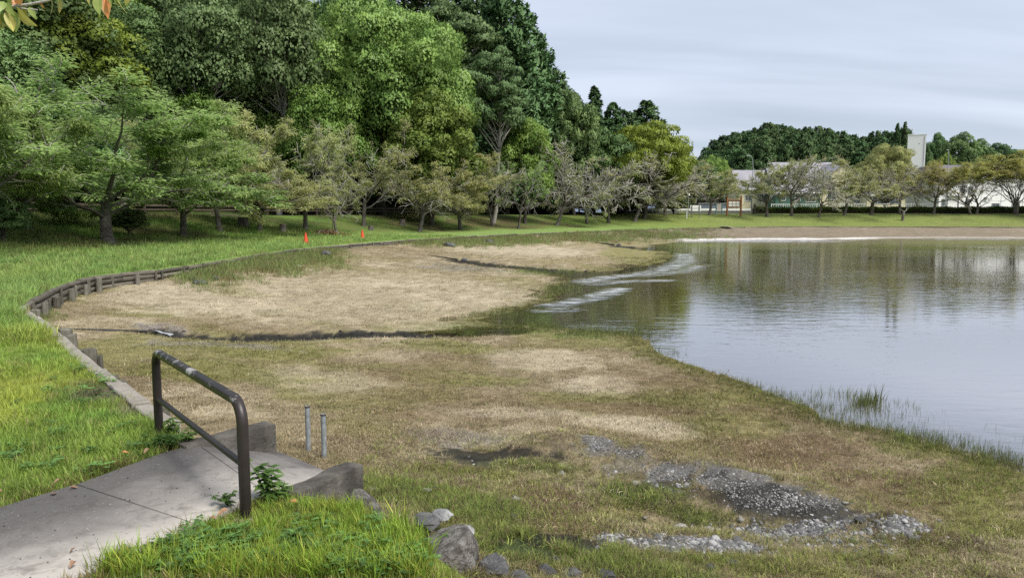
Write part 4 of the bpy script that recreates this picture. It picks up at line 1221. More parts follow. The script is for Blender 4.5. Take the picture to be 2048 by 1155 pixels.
def paint_scuffed():
    m, nt, out = mat_new('scuffed_brown_paint')
    v = objc(nt)
    g = nd(nt, 'ShaderNodeNewGeometry')
    sp = nd(nt, 'ShaderNodeSeparateXYZ'); nt.links.new(v, sp.inputs[0])
    n1 = noise(nt, 10, 9, 0.72, v); n2 = noise(nt, 2.6, 3, 0.5, v)
    hi = nd(nt, 'ShaderNodeMapRange'); nt.links.new(sp.outputs['Z'], hi.inputs[0])
    hi.inputs[1].default_value = 0.695; hi.inputs[2].default_value = 0.715; hi.clamp = True     # worn only along the top of the rail
    a = nd(nt, 'ShaderNodeMath', operation='MULTIPLY'); nt.links.new(ramp(nt, n1, (0.52, 0), (0.57, 1)), a.inputs[0]); nt.links.new(hi.outputs[0], a.inputs[1])
    b = nd(nt, 'ShaderNodeMath', operation='MULTIPLY'); nt.links.new(a.outputs[0], b.inputs[0]); nt.links.new(ramp(nt, n2, (0.4, 0), (0.55, 1)), b.inputs[1])
    col = mixc(nt, (0.020, 0.015, 0.0135), (0.034, 0.026, 0.024), ramp(nt, n2, (0.4, 0), (0.6, 1)))
    col = mixc(nt, col, (0.36, 0.35, 0.34), b.outputs[0])
    principled(nt, out, col, 0.42, 0.45, 0, bump(nt, n1, 0.0015))
    return m
M_brown = paint_scuffed()
def galv():
    m, nt, out = mat_new('rusting_galvanised_pipe')
    v = objc(nt)
    mp = nd(nt, 'ShaderNodeMapping'); mp.inputs['Scale'].default_value = (30, 30, 3.2); nt.links.new(v, mp.inputs[0])
    n1 = noise(nt, 1.0, 4, 0.6, mp.outputs[0], 0.3); n2 = noise(nt, 30, 3, 0.5, v)
    col = mixc(nt, (0.20, 0.225, 0.24), (0.32, 0.345, 0.36), ramp(nt, n2, (0.35, 0), (0.65, 1)))
    col = mixc(nt, col, (0.135, 0.045, 0.020), ramp(nt, n1, (0.56, 0), (0.62, 1)))
    principled(nt, out, col, 0.6, 0.4, 0.15, bump(nt, n1, 0.002))
    return m
M_galv = galv()
M_rust = stained('rust', (0.075, 0.035, 0.02), (0.035, 0.02, 0.015), None, 20, 40, 0.9, 0.003, 60)

def path_mat():
    m, nt, out = mat_new('path_concrete')
    v = pos(nt)
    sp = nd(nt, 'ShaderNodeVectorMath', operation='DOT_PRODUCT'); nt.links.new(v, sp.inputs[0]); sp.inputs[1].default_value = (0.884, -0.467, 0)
    big = noise(nt, 1.3, 4, 0.55, v, 0.4); fine = noise(nt, 55, 4, 0.6, v); mid = noise(nt, 9, 4, 0.6, v)
    # darker along the lawn side, paler towards the pond side, both with wandering edges
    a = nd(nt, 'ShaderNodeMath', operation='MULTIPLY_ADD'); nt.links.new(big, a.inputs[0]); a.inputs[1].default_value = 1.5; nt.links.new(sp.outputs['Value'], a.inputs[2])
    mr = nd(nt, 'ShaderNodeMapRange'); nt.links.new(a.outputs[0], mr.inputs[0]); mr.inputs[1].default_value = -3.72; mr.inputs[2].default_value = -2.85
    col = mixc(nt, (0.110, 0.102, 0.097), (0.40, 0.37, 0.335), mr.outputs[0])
    col = mixc(nt, col, (0.085, 0.076, 0.068), ramp(nt, noise(nt, 3.5, 8, 0.72, v, 1.0), (0.5, 0), (0.68, 0.5)))
    col = mixc(nt, col, (0.06, 0.053, 0.047), ramp(nt, mid, (0.55, 0), (0.75, 0.6)))
    col = mixc(nt, col, (0.5, 0.48, 0.45), ramp(nt, fine, (0.62, 0), (0.75, 0.5)))
    principled(nt, out, col, 0.85, 0.3, 0, bump(nt, fine, 0.004))
    return m
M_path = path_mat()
def slab(name, corners, ztops, thick, mat, parent=None, bevel=0.012):
    b = MB(); n = len(corners)
    V = [(c[0], c[1], z) for c, z in zip(corners, ztops)] + [(c[0], c[1], z - thick) for c, z in zip(corners, ztops)]
    Fs = [tuple(range(n)), tuple(range(2 * n - 1, n - 1, -1))] + [(i, i + n, (i + 1) % n + n, (i + 1) % n) for i in range(n)]
    b.add(V, Fs)
    return b.build(name, mat, parent, bevel=bevel, seg=2, smooth=True)
ZP = 1.03
def pxp(a, b, z=ZP): return W(a, b, z)[:2]
path = empty('path', (0, 0, 0)); tag(path, 'grey concrete path of joined slabs running to the pond ramp', None, None, 'structure')
pl0, pl1, pl2, pl3 = pxp(0, 1012), pxp(152, 966), pxp(310, 908), pxp(392, 884)
pr1, pr2, pr3 = pxp(395, 1046), pxp(470, 1012), pxp(535, 985)
dirp = (pl1 - pl0) / np.linalg.norm(pl1 - pl0)
pb_l = pl0 - dirp * 3.5; pb_r = pxp(160, 1150) - dirp * 3.0
j = dirp * 0.0035
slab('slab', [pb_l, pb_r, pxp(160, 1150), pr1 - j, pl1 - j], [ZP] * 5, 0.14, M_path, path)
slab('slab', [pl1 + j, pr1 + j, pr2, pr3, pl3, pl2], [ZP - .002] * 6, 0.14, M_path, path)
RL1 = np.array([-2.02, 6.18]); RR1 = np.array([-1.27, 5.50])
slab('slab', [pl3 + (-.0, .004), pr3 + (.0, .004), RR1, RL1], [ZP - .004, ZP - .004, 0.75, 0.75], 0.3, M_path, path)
PATH_POLY = np.array([pb_l, pb_r, pxp(160, 1150), pr1, pr2, pr3, RR1, RL1, pl3, pl2, pl1])
def cheek(a, b, w, side, ztop, label):
    a = np.array(a); b = np.array(b)
    d = (b - a) / np.linalg.norm(b - a); n = np.array([-d[1], d[0]]) * side
    m = MB(); V = []
    rows = 7
    for i in range(rows):
        t = i / (rows - 1)
        c = a + (b - a) * t
        for (o, z) in ((0, 0.2), (0, ztop), (w, ztop + 0.004), (w, 0.2)):
            q = c + n * o
            V.append((q[0] + 0.006 * math.sin(7 * t + o * 30), q[1] + 0.006 * math.cos(9 * t), z + (0.006 * math.sin(11 * t + o * 9) if z > .5 else 0)))
    Fs = []
    for i in range(rows - 1):
        for k in range(4):
            Fs.append((i * 4 + k, i * 4 + (k + 1) % 4, (i + 1) * 4 + (k + 1) % 4, (i + 1) * 4 + k))
    Fs += [(3, 2, 1, 0), tuple((rows - 1) * 4 + k for k in range(4))]
    m.add(V, Fs)
    o = m.build('concrete_wall', M_concd, None, bevel=0.014, seg=2, smooth=True, angle=25)
    tag(o, label, 'wall')
    return o
cheek(W(372, 893, 1.05)[:2], W(552, 846, 1.05)[:2], 0.15, 1, 1.05, 'low concrete side wall left of the pond ramp behind the brown barrier')
cheek(W(560, 982, 1.02)[:2], W(694, 922, 1.02)[:2], 0.16, -1, 1.03, 'low concrete side wall right of the pond ramp by the rusty pipes')

# brown arch barrier
LF = W(319, 873, 1.0); RF = W(492, 1037, 1.0)
def barrier():
    e = empty('arch_barrier', LF, 0, 'dark brown tubular arch barrier with scuffed top across the path', 'barrier')
    v = Vector(RF - LF); L = v.length; dx = v.normalized()
    H = 0.705; rc = 0.13
    pts = [Vector((0, 0, -0.1)), Vector((0, 0, 0.3)), Vector((0, 0, H - rc))]
    for k in range(1, 8):
        a = k / 8 * math.pi / 2
        pts.append(dx * (rc * (1 - math.cos(a))) + Vector((0, 0, H - rc + rc * math.sin(a))))
    pts += [dx * rc + Vector((0, 0, H)), dx * (L / 2) + Vector((0, 0, H)), dx * (L - rc) + Vector((0, 0, H))]
    for k in range(1, 8):
        a = k / 8 * math.pi / 2
        pts.append(dx * (L - rc + rc * math.sin(a)) + Vector((0, 0, H - rc + rc * math.cos(a))))
    pts += [dx * L + Vector((0, 0, H - rc)), dx * L + Vector((0, 0, 0.3)), dx * L + Vector((0, 0, -0.1))]
    MB().tube(pts, 0.0335, 20).build('frame', M_brown, e, smooth=True, angle=50)
    MB().tube([dx * 0.03 + Vector((0, 0, 0.32)), dx * (L - 0.03) + Vector((0, 0, 0.33))], 0.021, 14).build('crossbar', M_brown, e, smooth=True, angle=50)
    for q in (Vector((0, 0, 0)), dx * L):
        m = MB(); m.tube([q + Vector((0, 0, -0.12)), q + Vector((0, 0, 0.004)), q + Vector((0, 0, 0.012))], [0.075, 0.07, 0.055], 10)
        m.build('footing', M_conc, e, smooth=True, angle=35)
barrier()
# two galvanised pipes
for (px, top, d, lab) in ((614, 811, 6.75, 'rust streaked grey pipe standing nearer the ramp'), (646, 827, 6.5, 'rust streaked grey pipe standing right of the other pipe')):
    p = at_depth(px, top, d); zb = float(bed_z(p[None, :2])[0]) - 0.1
    e = empty('metal_pipe', (p[0], p[1], zb), 0, lab, 'pipe', 'rusting pipes by the ramp')
    h = p[2] - zb
    m = MB()
    n = 14; V = []; r0, r1 = 0.023, 0.019
    for z, r in ((0, r0), (h * .5, r0), (h, r0), (h, r1), (h - 0.12, r1)):
        V += [(r * math.cos(2 * math.pi * k / n) + .004 * z, r * math.sin(2 * math.pi * k / n), z) for k in range(n)]
    m.add(V, [(i * n + k, i * n + (k + 1) % n, (i + 1) * n + (k + 1) % n, (i + 1) * n + k) for i in range(4) for k in range(n)])
    m.build('tube', M_galv, e, smooth=True, angle=40)
    m = MB(); m.tube([(0.004 * h, 0, h - 0.012), (0.004 * h, 0, h - 0.002)], 0.0275, 14, False)
    m.tube([(0.004 * h, 0, h - 0.012), (0.004 * h, 0, h - 0.002)], 0.0235, 14, False)
    m.build('rusty_rim', M_rust, e, smooth=True)

# ---- concrete edging along the near bank, and the timber wall round the pond
_L = np.concatenate([[0], np.cumsum(np.linalg.norm(np.roll(BANK, -1, 0) - BANK, axis=1))])
_Bc = np.vstack([BANK, BANK[:1]])
def bank_pt(s):
    return np.array([np.interp(s, _L, _Bc[:, 0]), np.interp(s, _L, _Bc[:, 1])])
def bank_dir(s):
    d = bank_pt(s + 0.15) - bank_pt(s - 0.15); return d / np.linalg.norm(d)
def s_near(p):
    k = np.argmin(((BANK - p[:2]) ** 2).sum(1)); return _L[k]
s_k0 = s_near(W(322, 850, 1.0)); s_c = s_near(W(34, 611, 1.0)); s_end = s_near(np.array([80, 102.0]))
edg = empty('concrete_edging', (*bank_pt(s_k0), 0.9), 0, 'worn concrete edging blocks along the near lawn', 'edging')
rk = random.Random(3)
s = s_k0
while s < s_c - 0.3:
    l = rk.uniform(0.75, 1.15)
    l = min(l, s_c - s)
    nseg = 3; V = []; m = MB()
    dz = rk.uniform(-0.02, 0.015)
    for i in range(nseg + 1):
        q = bank_pt(s + 0.012 + (l - 0.024) * i / nseg); d = bank_dir(s + l * i / nseg); n = np.array([-d[1], d[0]])
        for (o, z) in ((-0.13, 0.45), (-0.12, 1.025 + dz), (0.04, 1.03 + dz), (0.05, 0.6)):
            V.append((q[0] + n[0] * (o + rk.uniform(-.012, .012)), q[1] + n[1] * (o + rk.uniform(-.012, .012)), z + rk.uniform(-.008, .008)))
    Fs = [(i * 4 + k, i * 4 + (k + 1) % 4, (i + 1) * 4 + (k + 1) % 4, (i + 1) * 4 + k) for i in range(nseg) for k in range(4)]
    Fs += [(3, 2, 1, 0), tuple(nseg * 4 + k for k in range(4))]
    m.add(V, Fs)
    o = m.build('block', M_kerb, None, bevel=0.012, seg=1, smooth=True)
    o.parent = edg; o.matrix_parent_inverse = Matrix.Translation(-edg.location)
    s += l
tw = empty('timber_retaining_wall', (*bank_pt(s_c), 0.5), 0, 'weathered timber retaining wall of stacked logs and posts round the pond', 'retaining wall')
def to_tw(o):
    o.parent = tw; o.matrix_parent_inverse = Matrix.Translation(-tw.location); return o
def log_mesh(seed, n=9):
    r = random.Random(seed); m = MB()
    pts = [(x, r.uniform(-.04, .04), r.uniform(-.04, .04)) for x in np.linspace(-0.5, 0.5, 4)]
    m.tube([(p[0], p[1] * 0.1, p[2] * 0.1) for p in pts], [0.5 * r.uniform(.92, 1.06) for _ in pts], n)
    # unit radius .5 so that scale y/z is the diameter
    return m.mesh('log', M_log, smooth=True, angle=50)
LOGS = [log_mesh(k) for k in range(4)]
def post_mesh(seed, n=9):
    r = random.Random(seed); m = MB()
    m.tube([(0, 0, 0), (r.uniform(-.03, .03), 0, .5), (0, 0, 0.985), (0, 0, 1)], [0.52, 0.5, 0.48, 0.42], n)
    return m.mesh('post', M_post, smooth=True, angle=50)
POSTS = [post_mesh(k) for k in range(4)]
def put_log(s, l, dia, z, off, jit=0.02):
    a = bank_pt(s); b = bank_pt(s + l); d = b - a; d3 = math.atan2(d[1], d[0]); n = np.array([-d[1], d[0]]) / np.linalg.norm(d)
    c = (a + b) / 2 + n * off
    o = link('log', rk.choice(LOGS), None, (c[0], c[1], z), (rk.uniform(0, 6), rk.uniform(-jit, jit), d3 + rk.uniform(-jit, jit) * .5), (np.linalg.norm(d) * 0.985, dia, dia))
    return to_tw(o)
def put_post(s, dia, top, off, bot=0.1):
    a = bank_pt(s); d = bank_dir(s); n = np.array([-d[1], d[0]])
    c = a + n * off
    o = link('post', rk.choice(POSTS), None, (c[0], c[1], bot), (rk.uniform(-.03, .03), rk.uniform(-.03, .03), rk.uniform(0, 6)), (dia, dia, top - bot))
    return to_tw(o)
s = s_c + 0.05; k = 0
s_n = s_near(W(300, 540, 1.0)); 
while s < s_n:
    l = rk.uniform(1.0, 1.5)
    for z, dia in ((0.93, .15), (0.79, .16), (0.64, .16), (0.49, .16)):
        put_log(s + rk.uniform(-.05, .05), l, dia * rk.uniform(.9, 1.1), z, -0.07)
    s += l
s = s_c + 0.1
while s < s_n:
    big = k % 2 == 0 and s < s_c + 10
    put_post(s, rk.uniform(.13, .20) if big else rk.uniform(.07, .10), 0.96 + rk.uniform(-.09, .03), -0.27 if big else -0.2, 0.05)
    s += rk.uniform(.55, .95); k += 1
s = s_n
while s < s_end:
    l = rk.uniform(1.8, 2.4)
    for z, dia in ((0.91, .15), (0.77, .15)):
        put_log(s, l, dia * rk.uniform(.85, 1.1), z + rk.uniform(-.02, .02), -0.09)
    s += l
s = s_n + .3
while s < s_end:
    put_post(s, rk.uniform(.06, .095), 0.99 + rk.uniform(-.09, .03), -0.19, 0.3)
    s += rk.uniform(1.2, 1.9)
# worn pile heads in front of the concrete edging
for (px, py, dia, top) in ((84, 655, .22, .93), (104, 672, .2, .92), (129, 690, .24, .90), (176, 720, .07, 1.02), (198, 742, .12, .86), (226, 762, .1, .9), (296, 800, .2, .88)):
    p = W(px + 8, py, 0.95)
    s = s_near(p)
    put_post(s, dia, top, -0.20 - dia / 2, 0.1)

# ---- rocks
def rock_mesh(name, seed, mat, sub=3, flat=0.6, rough=0.35, facets=7, smooth=False):
    r = np.random.default_rng(seed)
    bm = bmesh.new(); bmesh.ops.create_icosphere(bm, subdivisions=sub, radius=1.0)
    V = np.array([v.co for v in bm.verts])
    pl = rvec(r, facets); dist = 0.55 + 0.35 * r.random(facets)
    for n_, d_ in zip(pl, dist):
        h = V @ n_ - d_
        V = V - np.where(h > 0, h * 0.92, 0)[:, None] * n_
    nz = fbm(V[:, 0] * 2 + seed, V[:, 1] * 2 + V[:, 2] * 1.7, 0.8, seed, 4) - 0.5
    V = V * (1 + rough * nz)[:, None]
    V[:, 2] *= flat
    V -= (V.max(0) + V.min(0)) / 2
    V /= np.abs(V[:, :2]).max() * 2
    for v, c in zip(bm.verts, V): v.co = c
    for f in bm.faces: f.smooth = smooth
    me = bpy.data.meshes.new(name); bm.to_mesh(me); bm.free()
    if smooth: me.set_sharp_from_angle(angle=R(28))
    me.materials.append(mat); return me
M_rgrey = stained('grey_slate', (0.095, 0.096, 0.10), (0.175, 0.172, 0.168), (0.05, 0.045, 0.04), 3.0, 18, 0.75, 0.03, 14)
M_rpale = stained('pale_limestone', (0.40, 0.38, 0.33), (0.55, 0.53, 0.47), (0.24, 0.22, 0.19), 3.5, 22, 0.85, 0.02, 24)
M_rdark = stained('dark_wet_rock', (0.06, 0.06, 0.062), (0.13, 0.13, 0.13), (0.03, 0.03, 0.03), 3.0, 16, 0.7, 0.03, 16)
M_rtwo = stained('white_streaked_rock', (0.17, 0.17, 0.175), (0.52, 0.52, 0.51), (0.08, 0.08, 0.08), 1.6, 14, 0.8, 0.02, 20)
M_rbrok = stained('broken_aggregate_concrete', (0.10, 0.09, 0.078), (0.33, 0.31, 0.285), (0.035, 0.03, 0.026), 7.0, 40, 0.95, 0.05, 26)
ROCKS = [ # px, py, width px, height ratio, material, rz, label
 (852, 1048, 120, .42, M_rgrey, .3, 'long grey boulder at the edge of the foreground grass'),
 (884, 1032, 62, .40, M_rtwo, 1.2, 'small white streaked rock behind the long grey boulder'),
 (922, 1074, 92, .50, M_rtwo, .5, 'white faced rock with grey side just above the round concrete lump'),
 (996, 1118, 84, .22, M_rpale, 2.6, 'flat pale slab of stone behind the blue grey boulder'),
 (985, 1142, 130, .50, M_rgrey, 1.9, 'cracked blue grey boulder at the bottom edge'),
 (1040, 1158, 90, .35, M_rgrey, .7, 'grey broken rock cut by the bottom edge right of the cracked boulder'),
 (1096, 1146, 54, .55, M_rgrey, 2.3, 'grey wedge of rock leaning at the bottom edge'),
 (1140, 1150, 70, .4, M_rgrey, 1.1, 'dark grey flat rock right of the leaning wedge'),
 (1110, 1122, 26, .7, M_rgrey, .4, 'small upright grey stone in the wet hollow'),
 (1210, 1152, 60, .4, M_rdark, .4, 'dark rock among grass at the bottom edge'),
 (745, 983, 32, .35, M_rpale, .2, 'pale stone in grass nearest the ramp wall'),
 (853, 986, 34, .40, M_rpale, 1.4, 'pale stone in grass above the long grey boulder'),
 (928, 1014, 36, .45, M_rpale, 2.1, 'cream stone half sunk in grass'),
 (1033, 1002, 26, .65, M_rpale, .9, 'square pinkish broken block on brown grass'),
 (1020, 1036, 46, .35, M_rgrey, .2, 'low grey stone sunk in bright grass'),
 (1272, 968, 27, .45, M_rpale, .2, 'white stone on the grassy mound'),
 (1226, 970, 18, .6, M_rdark, 1.2, 'dark pebble left of the white stone'),
 (1360, 1056, 36, .38, M_rpale, .4, 'white flat stone beside the muddy puddle'),
 (1420, 1062, 42, .28, M_rpale, .1, 'long pale flat stone on the gravel'),
 (1481, 1042, 20, .8, M_rpale, 1.8, 'upright pale stone at the upper gravel edge'),
 (1515, 1072, 18, .5, M_rpale, .3, 'rounded pale pebble in the gravel middle'),
 (1720, 1043, 34, .5, M_rgrey, .5, 'angular grey stone at the right end of the dark mud'),
 (1690, 1008, 18, .5, M_rpale, .5, 'white pebble on the grey mud bank'),
 (1420, 1138, 26, .7, M_rgrey, .8, 'rounded grey stone in the bottom grass'),
 (1466, 1126, 36, .35, M_rgrey, 2.8, 'flat grey stone right of the rounded one'),
 (1245, 1080, 20, .6, M_rgrey, .4, 'grey stone in the small gravel patch'),
 (1290, 1036, 14, .6, M_rpale, .4, 'tiny pale stone below the grassy mound'),
 (400, 568, 48, .45, M_rdark, .4, 'dark boulder among weeds at the left pond edge'),
 (430, 560, 30, .6, M_rdark, 1.4, 'smaller dark boulder on the right of the weedy heap'),
 (384, 560, 26, .5, M_rdark, 2.4, 'small dark rock behind the weedy boulder heap'),
 (594, 535, 34, .35, M_rpale, .4, 'pale rock in weeds below the left cone'),
 (652, 513, 40, .5, M_rdark, .4, 'dark rock in weeds below the timber wall'),
 (900, 492, 46, .4, M_rdark, .4, 'dark rock heap at the weedy edge, mid bank'),
 (978, 488, 40, .4, M_rdark, 1.0, 'dark rock at the weedy edge right of the heap'),
]
rkm = {}
for k, (px, py, w, hr, mat, rz, lab) in enumerate(ROCKS):
    p = bed_hit(px, py)
    if px < 900 and py > 1000: p = W(px, py, 0.86)
    wd = w * p[1] / F
    me = rock_mesh('rock', 40 + k, mat, 3, hr * 1.15, 0.55, 12, True)
    wd *= 0.62 if py < 600 else (0.64 if px < 1060 and w > 80 else 0.76)
    zx = max(v.co.z for v in me.vertices)
    o = link('rock', me, None, (p[0], p[1], p[2] + zx * wd * (0.3 if w > 44 else 0.65)), (0, 0, rz), wd)
    tag(o, lab, 'rock')
# broken concrete lump and rounded bank end
def lump(px, py, z, size, rot, seed, lab, name):
    p = W(px, py, z)
    me = rock_mesh(name, seed, M_rbrok, 4, 1.0, 0.22, 2, True)
    o = link(name, me, None, p, rot, size)
    return tag(o, lab, 'concrete block')
lump(716, 1016, 0.74, (0.60, 0.22, 0.28), (0, 0.10, R(-47)), 91, 'crumbling concrete edge running down from the right ramp wall', 'concrete_edge')
lump(893, 1140, 0.76, (0.34, 0.52, 0.50), (0.0, 0, R(-28)), 95, 'rounded lichened concrete lump at the bottom beside the blue grey boulder', 'concrete_lump')

# ---- orange cones
M_cone = stained('orange_plastic', (0.62, 0.075, 0.030), (0.52, 0.06, 0.03), None, 3, 20, 0.5, 0.0, 10)
for (px, py, lab) in ((612, 489, 'left orange traffic cone on the lawn edge'), (725, 480, 'right orange traffic cone on the lawn edge')):
    p = bank_hit(px, py)
    e = empty('traffic_cone', p, 0.3, lab, 'traffic cone', 'orange cones')
    m = MB(); m.tube([(0, 0, 0.04), (0, 0, 0.66), (0, 0, 0.70)], [0.165, 0.04, 0.03], 18); m.build('cone', M_cone, e, smooth=True, angle=50)
    m = MB(); m.box((0, 0, 0.02), (0.38, 0.38, 0.045)); m.build('base', M_cone, e, bevel=0.015, seg=2)
# ---- stumps, stake, brush on the bank
M_stumpw = stained('cut_wood', (0.24, 0.19, 0.13), (0.34, 0.28, 0.2), (0.12, 0.09, 0.06), 8, 30, 0.9, 0.01, 30)
for (px, py, w, h, lab) in ((487, 452, .75, .62, 'dark stump on the slope left of the cones'), (566, 463, .5, .55, 'pale stump with hollow face above the left cone'), (742, 461, .45, .42, 'small stump right of the right cone'), (805, 450, .6, .55, 'dark stump on the slope before the leaning cherry')):
    p = bank_hit(px, py)
    e = empty('tree_stump', p, px * .1, lab, 'stump', 'stumps on the bank')
    r = random.Random(px); n = 12; V = []
    for z, rr in ((-.1, 1.25), (0.08, 1.08), (.5, .95), (1, .92)):
        V += [(w / 2 * rr * r.uniform(.85, 1.1) * math.cos(2 * math.pi * k / n), w / 2 * rr * r.uniform(.85, 1.1) * math.sin(2 * math.pi * k / n), h * z) for k in range(n)]
    m = MB(); m.add(V, [(i * n + k, i * n + (k + 1) % n, (i + 1) * n + (k + 1) % n, (i + 1) * n + k) for i in range(3) for k in range(n)])
    m.build('bark', M_bark, e, smooth=True, angle=60)
    m = MB(); m.add([(v[0] * .97, v[1] * .97, h + r.uniform(-.03, .01)) for v in V[3 * n:]], [tuple(range(n))]); m.build('cut_face', M_stumpw, e)
p = bank_hit(655, 470)
e = empty('brush_pile', p, 0, 'heap of dry brown brushwood between the two cones', 'brush pile')
rb = np.random.default_rng(8)
n = 900
q = rb.normal(size=(n, 3)) * (0.75, 0.45, 0.18); q[:, 2] = np.abs(q[:, 2]) * np.exp(-q[:, 0] ** 2)
M_dry = leafmat('dry_brown_leaf', (0.10, 0.06, 0.03), (0.30, 0.19, 0.10), 0.1, 0.1, 0.01, 0.8, 2.0)
dd = rvec(rb, n); dd[:, 2] *= .4
link('dead_leaves', leaves_mesh('dead_leaves', q, dd, rvec(rb, n) + (0, 0, .8), np.full(n, .28), np.full(n, .09), rb.random(n), M_dry, 0.05), e)['kind'] = 'stuff'
for k in range(9):
    a = rb.random() * 3.1; c = rb.normal(size=3) * .3
    m = MB(); m.tube([(c[0] - math.cos(a) * .7, c[1] - math.sin(a) * .5, .05), (c[0], c[1], .28 + abs(c[2]) * .4), (c[0] + math.cos(a) * .7, c[1] + math.sin(a) * .5, .1)], [.035, .03, .015], 5)
    m.build('stick', M_twig, e, smooth=True)
p = bank_hit(664, 466)
e = empty('tree_stake', p, 0, 'leaning wooden stake propping the young cherry tree', 'stake')
MB().tube([(0, 0, -.1), (.12, 0, 1.15)], .035, 6).build('stake_pole', M_post, e, smooth=True)
MB().tube([(.1, -.05, 1.1), (.5, .1, 1.14)], .03, 6).build('tie_bar', M_post, e, smooth=True)
# ---- pipes draining onto the pond floor
M_pipe = stained('black_drain_pipe', (0.02, 0.019, 0.018), (0.05, 0.045, 0.04), None, 3, 20, 0.6, 0.0, 10)
for (a, b, r_, lab) in (((120, 657), (312, 666), .035, 'half buried black drain pipe feeding the long dark channel'), ((855, 510), (915, 520), .05, 'dark drain pipe lying on the far sand spit'), ((1190, 485), (1228, 491), .08, 'short dark drain pipe at the inner corner of the bay')):
    pts = []
    for t in np.linspace(0, 1, 7):
        q = bed_hit(a[0] + (b[0] - a[0]) * t, a[1] + (b[1] - a[1]) * t); pts.append((q[0], q[1], float(bed_z(q[None, :2])[0]) + r_ * (-0.5 + 1.3 * t)))
    o = MB().tube(pts, r_, 8).build('drain_pipe', M_pipe, None, smooth=True, angle=50)
    tag(o, lab, 'pipe')
q = bed_hit(918, 521)
o = link('rock', rock_mesh('rock', 77, M_rdark, 3, .8, .4, 8, True), None, (q[0] + .3, q[1] - .1, q[2] + .03), (0, 0, .3), .42); tag(o, 'dark rock at the mouth of the far drain pipe', 'rock')
q = bed_hit(1230, 491)
o = link('rock', rock_mesh('rock', 78, M_rdark, 3, .8, .4, 8, True), None, (q[0] + .3, q[1] - .1, q[2] + .03), (0, 0, 1.3), .45); tag(o, 'dark rock at the mouth of the short drain pipe', 'rock')
# outflow: a lip of water over the channel head
m_flow, nt, out = mat_new('running_water')
principled(nt, out, (0.42, 0.43, 0.45), 0.18, 0.6, 0, bump(nt, noise(nt, 16, 3, .6, pos(nt)), .02))
V = []; 
for t in np.linspace(0, 1, 9):
    q = bed_hit(310 + 34 * t, 666.5 + 4.5 * t)
    for sgn in (-1, 1):
        V.append((q[0] + .02 * math.sin(t * 9), q[1] + sgn * (.02 + .07 * t * (1 + .5 * math.sin(9 * t + sgn))), q[2] + 0.05 * (1 - t) + .02))
m = MB(); m.add(V, [(2 * i, 2 * i + 1, 2 * i + 3, 2 * i + 2) for i in range(8)])
o = m.build('outflow', m_flow, None, smooth=True); tag(o, 'water spilling from the drain pipe into the dark channel', None, None, 'structure'); o.name = 'outflow_water'
# shallow water standing in the channels
def puddle(line, w, zoff, name, lab, seed, tmin=0.0):
    L = np.concatenate([[0], np.cumsum(np.linalg.norm(np.diff(line, axis=0), axis=1))])
    ss = np.arange(L[-1] * tmin, L[-1], 0.12)
    C = np.stack([np.interp(ss, L, line[:, 0]), np.interp(ss, L, line[:, 1])], 1)
    T = np.gradient(C, axis=0); T /= np.linalg.norm(T, axis=1)[:, None]; N_ = np.stack([-T[:, 1], T[:, 0]], 1)
    us = np.linspace(-1, 1, 9)
    ww = w * (0.6 + 0.8 * fbm(ss, ss * 0 + seed, 1.5, seed, 3))
    G = C[:, None] + N_[:, None] * (us[None, :, None] * ww[:, None, None])
    zc = bed_z(C)
    k = 15; zs = np.convolve(np.pad(zc, k, mode='edge'), np.ones(2 * k + 1) / (2 * k + 1), 'valid') + zoff
    Z = np.repeat(zs[:, None], 9, 1)
    n = len(ss); I = np.arange(n * 9).reshape(n, 9)
    Fq = np.stack([I[:-1, :-1], I[1:, :-1], I[1:, 1:], I[:-1, 1:]], -1).reshape(-1, 4)
    V = np.column_stack([G.reshape(-1, 2), Z.ravel()])
    me = mesh_np(name, V, Fq, m_water, True, {'depth': ('FLOAT', 'POINT', np.full(len(V), .6)), 'silt': ('FLOAT', 'POINT', np.zeros(len(V))), 'ruffle': ('FLOAT', 'POINT', np.full(len(V), 0.0))})
    tag(link(name, me), lab, None, None, 'structure')
puddle(CH1, 0.24, 0.004, 'channel_water', 'thin water in the long dark channel across the pond floor', 3, 0.1)
puddle(CH2, 0.4, 0.0, 'channel_water', 'thin water in the far channel between the sand spits', 5)
# puddle(CH4, 0.20, 0.008, 'puddle_water', 'muddy puddle in the foreground gravel', 7)

# ---- white plank ramp at the far inner corner
p0 = at_depth(1447, 452, 104); 
M_plank = stained('bleached_plank', (0.42, 0.42, 0.42), (0.55, 0.55, 0.54), (0.25, .25, .24), 3, 12, .85, .01, 20)
a = np.array(W(1447, 452.5, 1.12)); b = np.array(W(1474, 462, 0.35))
e = empty('plank_ramp', a, 0, 'bleached plank ramp leaning on the timber wall at the far shore', 'ramp')
dv = Vector(b - a); sd = dv.cross(Vector((0, 0, 1))).normalized()
for k in range(5):
    off = sd * (k - 2) * 0.27
    mm = dv.to_track_quat('X', 'Z').to_matrix()
    MB().box(tuple(dv / 2 + off), (dv.length, 0.25, 0.05), M=mm).build('plank', M_plank, e, bevel=.01, seg=1)
